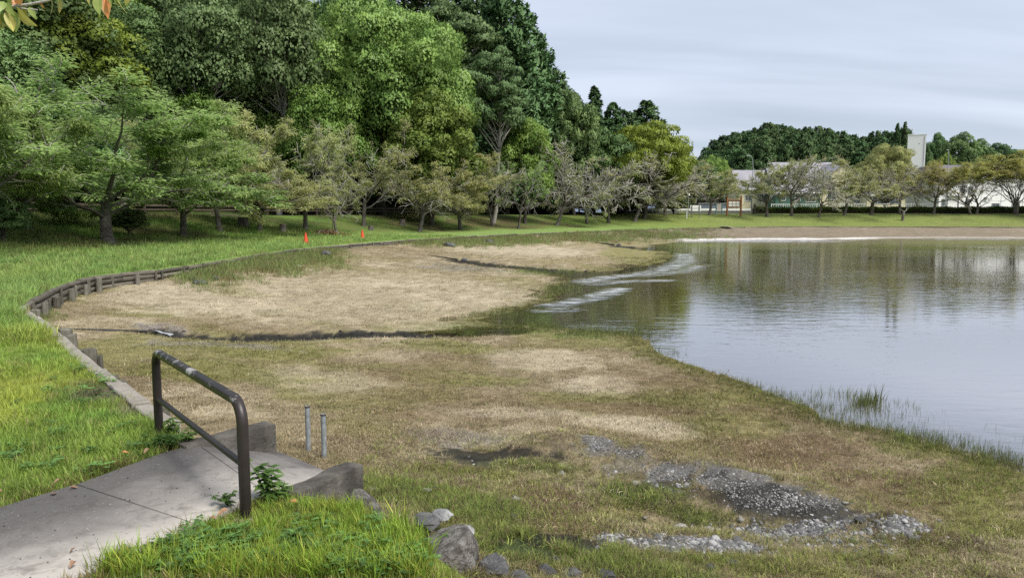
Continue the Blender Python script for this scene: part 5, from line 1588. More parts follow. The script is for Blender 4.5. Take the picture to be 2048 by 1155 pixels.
# ------------------------------------------------------------------ road, guardrail, hedge, houses
def bank_nrm(s):
    d = bank_pt(s + 2.0) - bank_pt(s - 2.0); d /= np.linalg.norm(d); return np.array([-d[1], d[0]])
s_a = s_near(W(110, 572, 1.0)); s_b = s_near(np.array([28.0, 102.0]))
M_asph = stained('asphalt', (0.05, 0.05, 0.05), (0.075, 0.073, 0.07), None, .6, 30, .95, .004, 60, world_space=True)
ss = np.arange(s_a, s_b, 1.5)
V = []
for s in ss:
    c = bank_pt(s); n = bank_nrm(s)
    for t in np.linspace(17.9, 22.6, 5):
        q = c + n * t; V.append((q[0], q[1], float(bank_z(q[None])[0]) + 0.035))
I = np.arange(len(V)).reshape(-1, 5)
Fq = np.stack([I[:-1, :-1], I[1:, :-1], I[1:, 1:], I[:-1, 1:]], -1).reshape(-1, 4)
tag(link('road', mesh_np('road', V, Fq, M_asph)), 'asphalt lane at the foot of the wooded hill behind the guardrail', None, None, 'structure')
M_rail = stained('brown_guardrail', (0.075, 0.055, 0.042), (0.12, 0.095, 0.075), (0.2, .18, .15), 1.2, 9, .7, 0, 10)
s0 = s_near(W(60, 594, 1.0)) + 1; c0 = bank_pt(s0) + bank_nrm(s0) * 17.3
gr = empty('guardrail', (*c0, float(bank_z(c0[None])[0])), 0, 'long brown guardrail along the lane below the wooded hill', 'guardrail')
gp = []
s = s0
while s < s_near(np.array([13.0, 85.0])):
    c = bank_pt(s) + bank_nrm(s) * 17.3; gp.append(np.array([c[0], c[1], float(bank_z(c[None])[0])])); s += 2.6
pm_ = MB().box((0, 0, .4), (.13, .13, .85)).mesh('post', M_rail, bevel=.01)
gl_ = np.array(gr.location)
for p in gp: link('post', pm_, gr, p - gl_)
for (z, w) in ((.72, .16), (.42, .10)):
    for k in range(0, len(gp) - 1, 4):
        sg = gp[k:k + 5]
        if len(sg) < 2: continue
        m = MB()
        V = []; 
        for p in sg:
            for (o, dz) in ((-.1, -w / 2), (-.1, w / 2), (-.02, w / 2), (-.02, -w / 2)):
                V.append((p[0] - gl_[0] + o * .7, p[1] - gl_[1] + o * .7, p[2] - gl_[2] + z + dz))
        n = len(sg)
        m.add(V, [(i * 4 + q, i * 4 + (q + 1) % 4, (i + 1) * 4 + (q + 1) % 4, (i + 1) * 4 + q) for i in range(n - 1) for q in range(4)] + [(3, 2, 1, 0), tuple((n - 1) * 4 + q for q in range(4))])
        m.build('rail', M_rail, gr)
def gz1(x, y): return float(bank_z(np.array([[x, y]]))[0])
# dark little evergreens on the left lawn
for (px, py, top, w, lab) in ((262, 474, 415, 62, 'small dark shrub tree beside the largest cherry trunk'), (8, 488, 395, 100, 'small dark tree at the left edge of the lawn'), (1350, 428, 395, 60, 'dark bush left of the white notice board')):
    p = bank_hit(px, py); H = at_depth(px, top, p[1])[2] - p[2]
    plant_tree('small_evergreen', PR['broad'][0], p, H, px * .3, lab, 'tree', None, w * p[1] / F)
# snapped stump tree on the far bank
p = bank_hit(1805, 441)
e = empty('dead_tree', p, 0, 'snapped dead tree stump with one side twig on the far bank', 'tree')
MB().tube([(0, 0, -.2), (0.02, 0, .6), (.1, 0, 1.3), (.08, 0, 1.55)], [.24, .19, .2, .1], 9).build('trunk', M_bark, e, smooth=True)
for (a, b) in (((.1, 0, 1.2), (.9, .1, 1.9)), ((.5, .05, 1.5), (.75, .3, 2.1)), ((.05, 0, 1.4), (-.5, 0, 1.8))):
    MB().tube([a, tuple(np.add(a, b) / 2 + np.array([0, 0, .06])), b], [.05, .03, .012], 5).build('twig', M_twig, e, smooth=True)

# hedge and balustrade along the far bank
M_hedge = leafmat('hedge_leaf', (0.055, 0.095, 0.016), (0.150, 0.220, 0.045), 0.25, 0.05, 0.005, 0.5, 1.2)
M_core = stained('hedge_core', (0.018, 0.016, 0.010), (0.03, 0.028, 0.016), None, 4, 10, .95, 0, 10)  # plain dark box filling the hedge behind its leaves
def far_pts(px0, px1, t, step):
    s = s_near(np.array([31.0, 104])); out_ = []
    while s < s_near(np.array([110, 84.0])):
        c = bank_pt(s) + bank_nrm(s) * t
        a, _ = pix(c[0], c[1], 3)
        if px0 <= a <= px1: out_.append(np.array([c[0], c[1], gz1(c[0], c[1])]))
        s += step
    return out_
hp = far_pts(1500, 2110, 16.0, 0.5)
hc = hp[0]
e = empty('hedge', hc, 0, 'long low clipped hedge along the top of the far bank', 'hedge')
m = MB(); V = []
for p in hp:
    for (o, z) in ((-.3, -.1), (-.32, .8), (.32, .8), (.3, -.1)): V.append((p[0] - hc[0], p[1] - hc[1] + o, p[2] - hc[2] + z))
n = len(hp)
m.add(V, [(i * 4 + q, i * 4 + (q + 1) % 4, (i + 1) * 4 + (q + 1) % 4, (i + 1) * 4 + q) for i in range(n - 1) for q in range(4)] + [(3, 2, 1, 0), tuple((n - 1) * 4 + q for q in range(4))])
m.build('core_box', M_core, e)
rh = np.random.default_rng(4)
hpa = np.array(hp) - hc
N = 26000
k = rh.integers(0, len(hp) - 1, N); f = rh.random(N)
q = hpa[k] + (hpa[k + 1] - hpa[k]) * f[:, None]
zz = 0.30 + 0.72 * rh.random(N) ** 0.45
q[:, 2] += zz + 0.07 * np.sin(q[:, 0] * 1.7) + .05 * rh.normal(size=N)
q[:, 1] += np.where(rh.random(N) < .5, -0.42, 0.42 * (rh.random(N) * 2 - 1)) + .05 * rh.normal(size=N)
sparse = zz < 0.62
keep = ~(sparse & (rh.random(N) < .75)); q = q[keep]; N = len(q)
link('leaves', leaves_mesh('hedge_leaves', q, rvec(rh, N) + (0, 0, .2), rvec(rh, N) + (0, -.3, .6), np.full(N, .16), np.full(N, .10), rh.random(N), M_hedge, .05), e)
M_white = stained('white_paint', (0.70, 0.70, 0.69), (0.80, 0.80, 0.79), (0.55, .55, .53), .5, 6, .7, 0, 10, world_space=True)
fp = far_pts(1515, 1890, 20.0, 1.6)
f0 = fp[0]
e = empty('balustrade_fence', f0, 0, 'white balustrade fence behind the clipped hedge', 'fence')
for p in fp:
    q = p - f0; MB().box((q[0], q[1], q[2] + .85), (.12, .12, 1.8)).build('post', M_white, e)
for (z, h) in ((1.62, .12), (1.0, .10)):
    for a, b in zip(fp[:-1], fp[1:]):
        c = (a + b) / 2 - f0; d = b - a; MB().box((c[0], c[1], c[2] + z), (np.linalg.norm(d[:2]) * .97, .07, h), math.atan2(d[1], d[0])).build('rail', M_white, e)
bal = MB().box((0, 0, 0), (.055, .055, .52)).mesh('baluster', M_white)
tot = 0
for a, b in zip(fp[:-1], fp[1:]):
    for t in (.2, .4, .6, .8):
        c = a + (b - a) * t - f0; link('baluster', bal, e, (c[0], c[1], c[2] + 1.31)); tot += 1

# ---- buildings
def X(px, d): return (px - CX) / F * (d * _cp)
def xz(px, py, d): p = at_depth(px, py, d); return p[0], p[2]
M_glass = stained('dark_glass', (0.06, 0.075, 0.085), (0.10, 0.12, 0.13), None, .4, 3, .12, 0, 10, spec=.6)
M_green = stained('green_boards', (0.060, 0.130, 0.105), (0.075, 0.150, 0.12), None, .5, 5, .8, 0, 10)
M_cream = stained('cream_render', (0.62, 0.56, 0.38), (0.68, 0.62, 0.45), None, .3, 5, .85, 0, 10)
M_roofg = stained('grey_roof_tiles', (0.26, 0.255, 0.285), (0.32, 0.31, 0.34), (0.2, .2, .22), .5, 4, .8, .02, 3)
M_roofd = stained('dark_slate_roof', (0.12, 0.11, 0.12), (0.16, 0.15, 0.16), None, .3, 4, .8, .02, 3)
M_hall = stained('white_render', (0.84, 0.83, 0.85), (0.87, 0.86, 0.87), (0.74, 0.73, 0.74), .12, 1.2, .85, 0, 10)
M_tower = stained('pale_render', (0.84, 0.83, 0.80), (0.87, 0.86, 0.83), (0.76, .74, .70), .15, 2, .85, 0, 10)
M_metal = stained('grey_metal', (0.30, 0.31, 0.32), (0.38, 0.39, 0.40), None, 1, 8, .5, 0, 10, metal=.4)
def window(e, x, z, w, h, y, frame=M_white, bars=(1, 1)):
    """a window set into a wall face at y: frame proud, glass back"""
    wn = MB(); t = .09
    wn.box((x, y - .03, z + h / 2), (w + t, .10, t)).box((x, y - .03, z - h / 2), (w + t, .10, t)).box((x - w / 2, y - .032, z), (t, .10, h - t)).box((x + w / 2, y - .032, z), (t, .10, h - t))
    for i in range(1, bars[0]): wn.box((x - w / 2 + w * i / bars[0], y - .02, z), (.05, .06, h - t))
    for i in range(1, bars[1]): wn.box((x, y - .021, z - h / 2 + h * i / bars[1]), (w - t, .06, .05))
    o = wn.build('window', frame, e)
    MB().box((x, y - .004, z), (w - .02, .03, h - .02)).build('pane', M_glass, o)
    return o
def house(name, label, d, px0, px1, eave_y, ridge_y, wallm, roofm, depth=9, gable_front=False, wins=(), over=.5, ridge_px=None):
    x0, ze = xz(px0, eave_y, d); x1, _ = xz(px1, eave_y, d); zr = xz(px0, ridge_y, d + depth / 2)[1]
    zb = gz1((x0 + x1) / 2, d) - .3
    e = empty(name, ((x0 + x1) / 2, d, zb), 0, label, 'house')
    w = x1 - x0; he = ze - zb; hr = zr - zb
    m = MB()
    if gable_front:
        V = [(-w / 2, 0, 0), (w / 2, 0, 0), (w / 2, 0, he), (0, 0, hr), (-w / 2, 0, he)]
        V += [(a, depth, c) for a, _, c in V]
        m.add(V, [(0, 1, 2, 3, 4), (9, 8, 7, 6, 5), (0, 5, 6, 1), (1, 6, 7, 2), (4, 9, 5, 0), (2, 7, 8, 3), (3, 8, 9, 4)])
        m.build('wall', wallm, e)
        for sg in (-1, 1):
            rm = MB(); t = .18
            a = Vector((0, -over, hr + t)); b = Vector((sg * (w / 2 + over), -over, he - over * (hr - he) / (w / 2) + t))
            V = [a, b, b + Vector((0, depth + 2 * over, 0)), a + Vector((0, depth + 2 * over, 0))]
            V += [v - Vector((0, 0, t * .9)) for v in V]
            rm.add(V, [(0, 1, 2, 3), (7, 6, 5, 4), (0, 4, 5, 1), (1, 5, 6, 2), (2, 6, 7, 3), (3, 7, 4, 0)]); rm.build('roof', roofm, e)
    else:
        V = [(-w / 2, 0, 0), (-w / 2, depth, 0), (-w / 2, depth, he), (-w / 2, depth / 2, hr), (-w / 2, 0, he)]
        V += [(-a, b, c) for a, b, c in V]
        m.add(V, [(0, 1, 2, 3, 4), (9, 8, 7, 6, 5), (0, 5, 6, 1), (0, 4, 9, 5), (1, 6, 7, 2), (2, 7, 8, 3), (3, 8, 9, 4)])
        m.build('wall', wallm, e)
        for sg in (0, 1):
            rm = MB(); t = .2
            a = Vector((-w / 2 - over, depth / 2, hr + t)); yb = -over if sg == 0 else depth + over
            zb_ = he - over * (hr - he) / (depth / 2) + t
            V = [a, Vector((-w / 2 - over, yb, zb_)), Vector((w / 2 + over, yb, zb_)), Vector((w / 2 + over, depth / 2, hr + t))]
            V += [v - Vector((0, 0, t * .9)) for v in V]
            rm.add(V, [(0, 1, 2, 3), (7, 6, 5, 4), (0, 4, 5, 1), (1, 5, 6, 2), (2, 6, 7, 3), (3, 7, 4, 0)]); rm.build('roof', roofm, e)
        MB().box((0, -.52, he - .28), (w + 1, .08, .22)).build('fascia', M_white, e)
    for (a, b, c, dd, bars) in wins:
        wx0, wz1 = xz(a, b, d); wx1, wz0 = xz(c, dd, d)
        window(e, (wx0 + wx1) / 2 - e.location.x, (wz0 + wz1) / 2 - zb, wx1 - wx0, wz1 - wz0, 0, M_white, bars)
    return e
house('house', 'green boarded house with white windows and grey roof across the pond', 150, 1552, 1641, 383, 338, M_green, M_roofg, 10, False,
      ((1562, 388, 1571, 401, (1, 2)), (1590, 384, 1600, 401, (2, 3)), (1612, 390, 1630, 404, (3, 1))))
house('house', 'pale yellow house with gable right of the green house', 152, 1642, 1728, 366, 328, M_cream, M_roofg, 9, True,
      ((1652, 352, 1662, 362, (2, 1)), (1690, 372, 1708, 386, (2, 1)), (1655, 376, 1670, 400, (2, 1)), (1700, 392, 1720, 407, (3, 1))))
house('house', 'cream house with dark upper windows left of the green house', 156, 1478, 1548, 376, 342, M_cream, M_roofg, 8, False,
      ((1490, 390, 1502, 402, (2, 1)), (1515, 388, 1540, 402, (3, 1))))
house('house', 'grey roofed house behind the pale yellow one', 190, 1560, 1680, 350, 326, M_cream, M_roofg, 10, False, ())
house('house', 'low house with cream wall right of the pale yellow one', 170, 1735, 1815, 388, 362, M_cream, M_roofd, 8, False, ((1745, 394, 1765, 408, (2, 1)), (1780, 394, 1800, 408, (2, 1))))
# white hall
d = 142
x0, zt = xz(1881, 346, d); x1, _ = xz(2140, 346, d); zb = gz1(x0, d) - .3
e = empty('hall', (x0, d, zb), 0, 'large plain white hall with dark roof at the right', 'building')
H = zt - zb; w = x1 - x0
MB().box((w / 2, 6, H / 2), (w, 12, H)).build('wall', M_hall, e)
zr = xz(1900, 332, d + 3)[1] - zb
m = MB(); V = [(-.4, -.4, H), (w + .4, -.4, H), (w + .4, 12.4, H), (-.4, 12.4, H), (1.2, 3, zr + .2), (w - 1, 3, zr + .2), (w - 1, 9, zr + .2), (1.2, 9, zr + .2)]
m.add(V, [(3, 2, 1, 0), (0, 1, 5, 4), (1, 2, 6, 5), (2, 3, 7, 6), (3, 0, 4, 7), (4, 5, 6, 7)]); m.build('roof', M_roofd, e)
def hx(px): return X(px, d) - x0
def hz(py): return xz(1900, py, d)[1] - zb
MB().tube([(hx(1893), -.1, 0), (hx(1893), -.1, hz(372))], .07, 6).build('drainpipe', M_metal, e)
MB().tube([(hx(1915), -.1, 0), (hx(1915), -.1, hz(386))], .07, 6).build('drainpipe', M_roofd, e)
MB().box((hx(1905), -.25, hz(392)), (hx(1918) - hx(1893), .5, .12)).build('canopy', M_roofd, e)
MB().box((hx(1969), -.15, hz(396)), (.6, .3, .3)).build('vent', M_metal, e)
window(e, hx(1885), hz(405), hx(1888) - hx(1882), 1.2, 0, M_metal, (1, 1))
window(e, hx(1934), hz(410), hx(1938) - hx(1930), 2.1, 0, M_metal, (1, 1))
window(e, hx(1922), hz(378), 0.9, 1.2, 0, M_metal, (1, 1)); window(e, hx(1940), hz(381), 0.6, 1.3, 0, M_metal, (1, 1))
for px in (1990, 2030, 2070): window(e, hx(px), hz(412), 1.4, 1.0, 0, M_metal, (2, 1))
for px in (1960, 2000, 2044): MB().box((hx(px), -.012, H * .5), (.05, .03, H * .98)).build('panel_joint', M_metal, e)
# white tower
d2 = 176
x0, zt = xz(1816, 270, d2); x1, _ = xz(1853, 270, d2); zb = gz1(x0, d2) - .3
az_ = math.atan2((x0 + x1) / 2, d2)
xm_ = (x0 + x1) / 2; hw_ = (x1 - x0) / 2 * math.cos(az_); x0, x1 = xm_ - hw_, xm_ + hw_
e = empty('tower', ((x0 + x1) / 2, d2, zb), -az_, 'tall plain white tower block rising above the trees', 'tower')
MB().box((0, 2.4, (zt - zb) / 2), (x1 - x0, 4.8, zt - zb)).build('wall', M_tower, e)
MB().box((0, 2.4, zt - zb + .08), (x1 - x0 + .16, 4.96, .15)).build('parapet', M_tower, e)
MB().box((.5, -.012, zt - zb - 2), (.15, .03, .2)).build('vent', M_roofd, e)
MB().tube([((x1 - x0) / 2 - .35, -.06, .3), ((x1 - x0) / 2 - .35, -.06, zt - zb - .3)], .05, 6).build('conduit', M_metal, e)
xa, za = xz(1829, 256, d2)
e2 = empty('antenna', (xa, d2 + 1, zt), 0, 'thin television antenna on the white tower', 'antenna')
MB().tube([(0, 0, 0), (0, 0, za - zt)], .05, 6).build('mast', M_metal, e2)
for k in range(3): MB().tube([(-.5 + .1 * k, 0, za - zt - .12 * k), (.7 - .1 * k, 0, za - zt - .12 * k)], .03, 5).build('element', M_metal, e2)
# street lamps
def lamp(name, px_base, d, top_y, arm, lab, head_px):
    x, z = xz(px_base, top_y, d); zb = gz1(x, d)
    e = empty(name, (x, d, zb), 0, lab, 'street lamp', 'street lamps across the pond')
    h = z - zb
    dxp = (head_px - px_base) / F * d
    pts = [(0, 0, 0), (0, 0, h * .55), (dxp * -.15, 0, h * .78), (dxp * 0.05, 0, h * .92), (dxp * .4, 0, h * .985), (dxp, 0, h)]
    MB().tube(pts, [.10, .085, .07, .06, .05, .045], 8).build('pole', M_metal, e, smooth=True)
    MB().box((dxp * 1.35, 0, h - .02), (abs(dxp) * .7 + .25, .25, .13)).build('lamp_head', M_metal, e, bevel=.04)
lamp('street_lamp', 1898, 133, 300, 1, 'tall curved street lamp before the white hall roof', 1896)
lamp('street_lamp', 1506, 146, 311, 1, 'curved street lamp above the cherries near the cream house', 1499)
# lamp with long white head by the notice boards
x, z = xz(1470, 357, 128); zb = gz1(x, 128)
e = empty('street_lamp', (x, 128, zb), 0, 'street lamp with long white head above the wooden notice board', 'street lamp', 'street lamps across the pond')
MB().tube([(0, 0, 0), (0, 0, z - zb)], .08, 8).build('pole', M_metal, e, smooth=True)
MB().box((-1.0, 0, z - zb), (1.8, .35, .25)).build('lamp_head', M_white, e, bevel=.06)
# boards
M_wood = stained('orange_brown_wood', (0.26, 0.12, 0.055), (0.33, 0.16, 0.08), (0.16, .07, .03), 2, 9, .8, .01, 20)
M_paper = stained('white_sheet', (0.72, 0.72, 0.70), (0.78, 0.78, 0.77), None, 1, 6, .8, 0, 10)
d = 117
def pos_px(px, py, d): x, z = xz(px, py, d); return x, z
xa, zt = pos_px(1455, 391, d); xb, _ = pos_px(1482.5, 391, d); zb = gz1(xa, d)
e = empty('notice_board', ((xa + xb) / 2, d, zb), 0, 'wooden notice board on two brown posts with six white sheets', 'notice board')
wv = xb - xa; h = zt - zb
for sx in (-1, 1): MB().box((sx * wv / 2, 0, h / 2 - .1), (.26, .26, h + .2)).build('post', M_wood, e, bevel=.03)
z1 = pos_px(1460, 400, d)[1] - zb; z0 = pos_px(1460, 415, d)[1] - zb
MB().box((0, 0, z1), (wv - .28, .2, .2)).build('beam', M_wood, e, bevel=.02)
MB().box((0, 0, z0), (wv - .28, .2, .12)).build('beam', M_wood, e, bevel=.02)
MB().box((0, .03, (z0 + z1) / 2), (wv - .28, .06, z1 - z0 - .2)).build('board', M_wood, e)
for i in range(3):
    for k in range(2):
        cw = (wv - .4) / 3; ch = (z1 - z0 - .3) / 2
        MB().box(((i - 1) * cw, -.02, (z0 + z1) / 2 + (k - .5) * ch), (cw - .07, .02, ch - .07)).build('sheet', M_paper, e)
d = 113
xa, zt = pos_px(1380.5, 410.5, d); xb, z0 = pos_px(1402, 422, d); zb = gz1((xa + xb) / 2, d)
e = empty('information_board', ((xa + xb) / 2, d, zb), 0, 'white information board on two dark posts', 'notice board')
for sx in (-.34, .34): MB().box((sx * (xb - xa), -.05, (zt - zb) / 2), (.1, .08, zt - zb)).build('post', M_roofd, e)
MB().box((0, .03, (zt + z0) / 2 - zb), (xb - xa, .06, zt - z0)).build('board', M_paper, e, bevel=.01)
MB().box((0, -.012, (zt + z0) / 2 - zb), ((xb - xa) * .95, .02, .03)).build('seam', M_metal, e)
d = 119
M_teal = stained('teal_paint', (0.075, 0.22, 0.26), (0.10, 0.26, 0.30), None, 1, 6, .6, 0, 10)
xa, zt = pos_px(1432.5, 408, d); xb, z0 = pos_px(1444, 420, d); zb = gz1((xa + xb) / 2, d)
e = empty('panel_sign', ((xa + xb) / 2, d, zb), 0, 'beige panel between two teal posts left of the wooden notice board', 'sign')
for sx in (-.5, .5): MB().tube([(sx * (xb - xa), 0, -.1), (sx * (xb - xa), 0, zt - zb)], .09, 8).build('post', M_teal, e, smooth=True)
MB().box((0, .02, (zt + z0) / 2 - zb), ((xb - xa) - .2, .05, zt - z0)).build('panel', stained('beige_panel', (.45, .40, .35), (.5, .45, .4), None, 1, 5, .8, 0, 10), e, bevel=.01)
# low white wall and glazed shelter beyond the boards
d = 128
xa, zt = pos_px(1228, 419, d); xb, z0 = pos_px(1500, 424.5, d); zb = gz1((xa + xb) / 2, d) - .3
e = empty('low_wall', ((xa + xb) / 2, d, zb), 0, 'low white wall behind the notice boards', 'wall')
MB().box((0, 0, (zt - zb) / 2 - .1), (xb - xa, .2, zt - zb - .2)).build('base', stained('grey_wall', (.13, .13, .13), (.18, .18, .18), None, .5, 4, .9, 0, 10), e)
MB().box((0, -.02, zt - zb), (xb - xa + .1, .3, .38)).build('coping', M_white, e)
d = 131
xa, zt = pos_px(1398, 407.5, d); xb, z0 = pos_px(1455, 420, d); zb = gz1((xa + xb) / 2, d)
e = empty('glazed_shelter', ((xa + xb) / 2, d, zb), 0, 'low shelter with blue grey glazing behind the white wall', 'shelter')
wv = xb - xa
MB().box((0, 1, zt - zb + .06), (wv + .3, 2.3, .12)).build('roof', M_metal, e, bevel=.02)
M_sg = stained('blue_grey_glazing', (0.14, 0.17, 0.22), (0.20, 0.23, 0.28), None, .5, 4, .2, 0, 10, spec=.5)
for k in range(3):
    MB().box(((k - 1) * wv / 3, 0, (zt - zb) / 2), (wv / 3 - .12, .04, zt - zb)).build('pane', M_sg, e)
for k in range(4): MB().box(((k - 1.5) * wv / 3, -.02, (zt - zb) / 2), (.09, .09, zt - zb)).build('post', M_metal, e)
# slim posts near the boards
for (px, top, bot, d, r_, mat, lab) in ((1373.5, 419, 431, 112, .10, M_white, 'short white post left of the information board'), (1377, 392, 432, 114, .06, M_metal, 'thin pale pole topped by a small white lamp'), (1504.5, 379, 424, 122, .09, M_metal, 'slim grey utility pole right of the wooden notice board'),
                                    (1509.5, 408, 424, 121, .22, M_bark, 'mossy broken post beside the slim utility pole')):
    x, zt = pos_px(px, top, d); zb = gz1(x, d)
    e = empty('post' if False else 'pole', (x, d, zb), 0, lab, 'post')
    MB().tube([(0, 0, -.1), (0, 0, (zt - zb) * .5), (0, 0, zt - zb)], [r_, r_ * .95, r_ * .85], 8).build('shaft', mat, e, smooth=True, angle=50)
    if px == 1377:
        MB().tube([(0, 0, zt - zb), (0, 0, zt - zb + .1), (0, 0, zt - zb + .35), (0, 0, zt - zb + .45)], [.1, .22, .2, .05], 10).build('lamp_head', M_white, e, smooth=True)
# far ridge, its blue haze put into the base colour
V = []; xs = np.linspace(-6500, 14000, 140)
def ridge(x): return 250 + 300 * np.exp(-((x - 5600) / 1500) ** 2) + 160 * np.exp(-((x - 9000) / 2500) ** 2) + 60 * fbm(x, x * 0, 900, 3, 4) - 200 * sstep(4500, 3600, x)
for x in xs:
    V += [(x, 6600, -20), (x, 7600, max(float(ridge(x)), 10)), (x, 9200, -20)]
I = np.arange(len(V)).reshape(-1, 3)
Fq = np.stack([I[:-1, :-1], I[1:, :-1], I[1:, 1:], I[:-1, 1:]], -1).reshape(-1, 4)
M_mtn = stained('hazy_ridge', (0.115, 0.15, 0.21), (0.13, 0.17, 0.23), None, .001, .01, .95, 0, 10, world_space=True)
tag(link('mountain', mesh_np('mountain', V, Fq, M_mtn)), 'far blue mountain ridge on the right horizon', None, None, 'structure')
# ------------------------------------------------------------------ grass, gravel, weeds, fallen leaves
def tuft_mesh(name, seed, nb, hmin, hmax, spread, width, bend, mat, rows=3, lie=0.0):
    r = np.random.default_rng(seed)
    V, Fq, rn = [], [], []
    for b in range(nb):
        a = r.random() * 6.283
        base = np.array([math.cos(a), math.sin(a), 0]) * spread * math.sqrt(r.random())
        az = a + r.normal() * 0.8
        h = hmin + (hmax - hmin) * r.random()
        lean = bend * (0.3 + r.random()) + lie
        dirh = np.array([math.cos(az), math.sin(az), 0])
        side = np.array([-dirh[1], dirh[0], 0]); 
        tw = r.normal() * 0.6; side = side * math.cos(tw) + dirh * math.sin(tw)
        w = width * (0.7 + 0.6 * r.random())
        i0 = len(V); p = base.copy(); th = lean * 0.35
        for k in range(rows):
            ww = w * (1, 0.8, 0.12, 0.05)[k] if rows == 3 else w * (1 - k / rows)
            V.append(p - side * ww / 2); V.append(p + side * ww / 2)
            th2 = th + lean * 0.9 * k
            p = p + (dirh * math.sin(th2) + np.array([0, 0, 1]) * math.cos(min(th2, 1.5))) * h / (rows - 1)
        for k in range(rows - 1):
            Fq.append((i0 + 2 * k, i0 + 2 * k + 1, i0 + 2 * k + 3, i0 + 2 * k + 2))
        rn += [r.random()] * (2 * rows)
    return mesh_np(name, np.array(V), np.array(Fq), mat, True, {'rnd': ('FLOAT', 'POINT', np.array(rn))})
M_blade = instmat('grass_blade', 0.35, 0.5, 0.3, 0.4)
M_straw = instmat('straw_blade', 0.2, 0.8, 0.15, 0.45)
M_stone = instmat('gravel_stone', 0.0, 0.8, 0.3, 0.2)
rg = np.random.default_rng(11)
def polar_pts(n, r0, r1, a0=-37.5, a1=37.5):
    a = np.radians(a0 + (a1 - a0) * rg.random(n)); r = r0 * (r1 / r0) ** rg.random(n)
    return np.stack([np.sin(a) * r, np.cos(a) * r], 1), r
def rots(n, tilt=0.12):
    return np.column_stack([rg.normal(size=n) * tilt, rg.normal(size=n) * tilt, rg.random(n) * 6.283])
# -- lawn
def lawn():
    P1, r1 = polar_pts(130000, 3.0, 60.0)
    Pb, rb_ = polar_pts(45000, 12.0, 60.0, -37.5, 6)
    nb0 = len(P1); P1 = np.vstack([P1, Pb]); r1 = np.concatenate([r1, rb_]); big_ = np.arange(len(P1)) >= nb0
    ok = ~inside(P1, BANK) & ~inside(P1, PATH_POLY)
    P1, r1, big_ = P1[ok], r1[ok], big_[ok]
    t, q = poly_dist(P1, BANK)
    c = grass_colour(P1)
    bare = (c[:, 0] > 0.145) & (c[:, 1] < 0.185)
    keep = (t > 0.03) & ~(bare & (rg.random(len(P1)) < .8)) & (t < 22) & ~((t > 17) & (t < 23) & (P1[:, 1] > 20))
    P1, r1, c, t, big_ = P1[keep], r1[keep], c[keep], t[keep], big_[keep]
    z = bank_z(P1)
    n = len(P1)
    sc = (0.5 + 0.6 * rg.random(n)) * (0.70 + 0.028 * np.clip(r1, 3, 40)) * (0.45 + 1.15 * fbm(P1[:, 0], P1[:, 1], 0.7, 61, 3))
    sc = np.where(big_, sc * 1.7, sc)
    # longer on the strip between the path and the pond
    front = (P1[:, 0] > -2.5) & (P1[:, 1] < 5.6) & (poly_dist(P1, np.array([pr1, pr3, RR1]), False)[0] < 2.5)
    sc = np.where(front, sc * (0.55 + 0.7 * rg.random(n) ** 2), sc)
    c = np.where((front & (rg.random(n) < .22))[:, None], np.array((0.30, 0.25, 0.11)), c)
    dp, _ = poly_dist(P1, PATH_POLY)
    c = np.where((dp < 0.12)[:, None] & (rg.random(n) < .4)[:, None], np.array((0.20, 0.16, 0.07)), c)
    c = c * (0.85 + 0.6 * rg.random(n)[:, None]) * (0.7 + 0.6 * fbm(P1[:, 0], P1[:, 1], 0.45, 63, 3))[:, None]
    dry = rg.random(n) < 0.07
    c[dry] = np.array((0.30, 0.26, 0.11)) * (0.7 + .6 * rg.random(dry.sum()))[:, None]
    protos = [tuft_mesh('lawn_tuft', 200 + k, 13, 0.045, 0.115, 0.07, 0.0055, 0.75, M_blade) for k in range(6)]
    scatter('lawn_grass', np.column_stack([P1, z - 0.005]), rots(n), sc, c, rg.integers(0, 6, n), protos, 'bright green lawn grass on the bank', 'grass')
lawn()
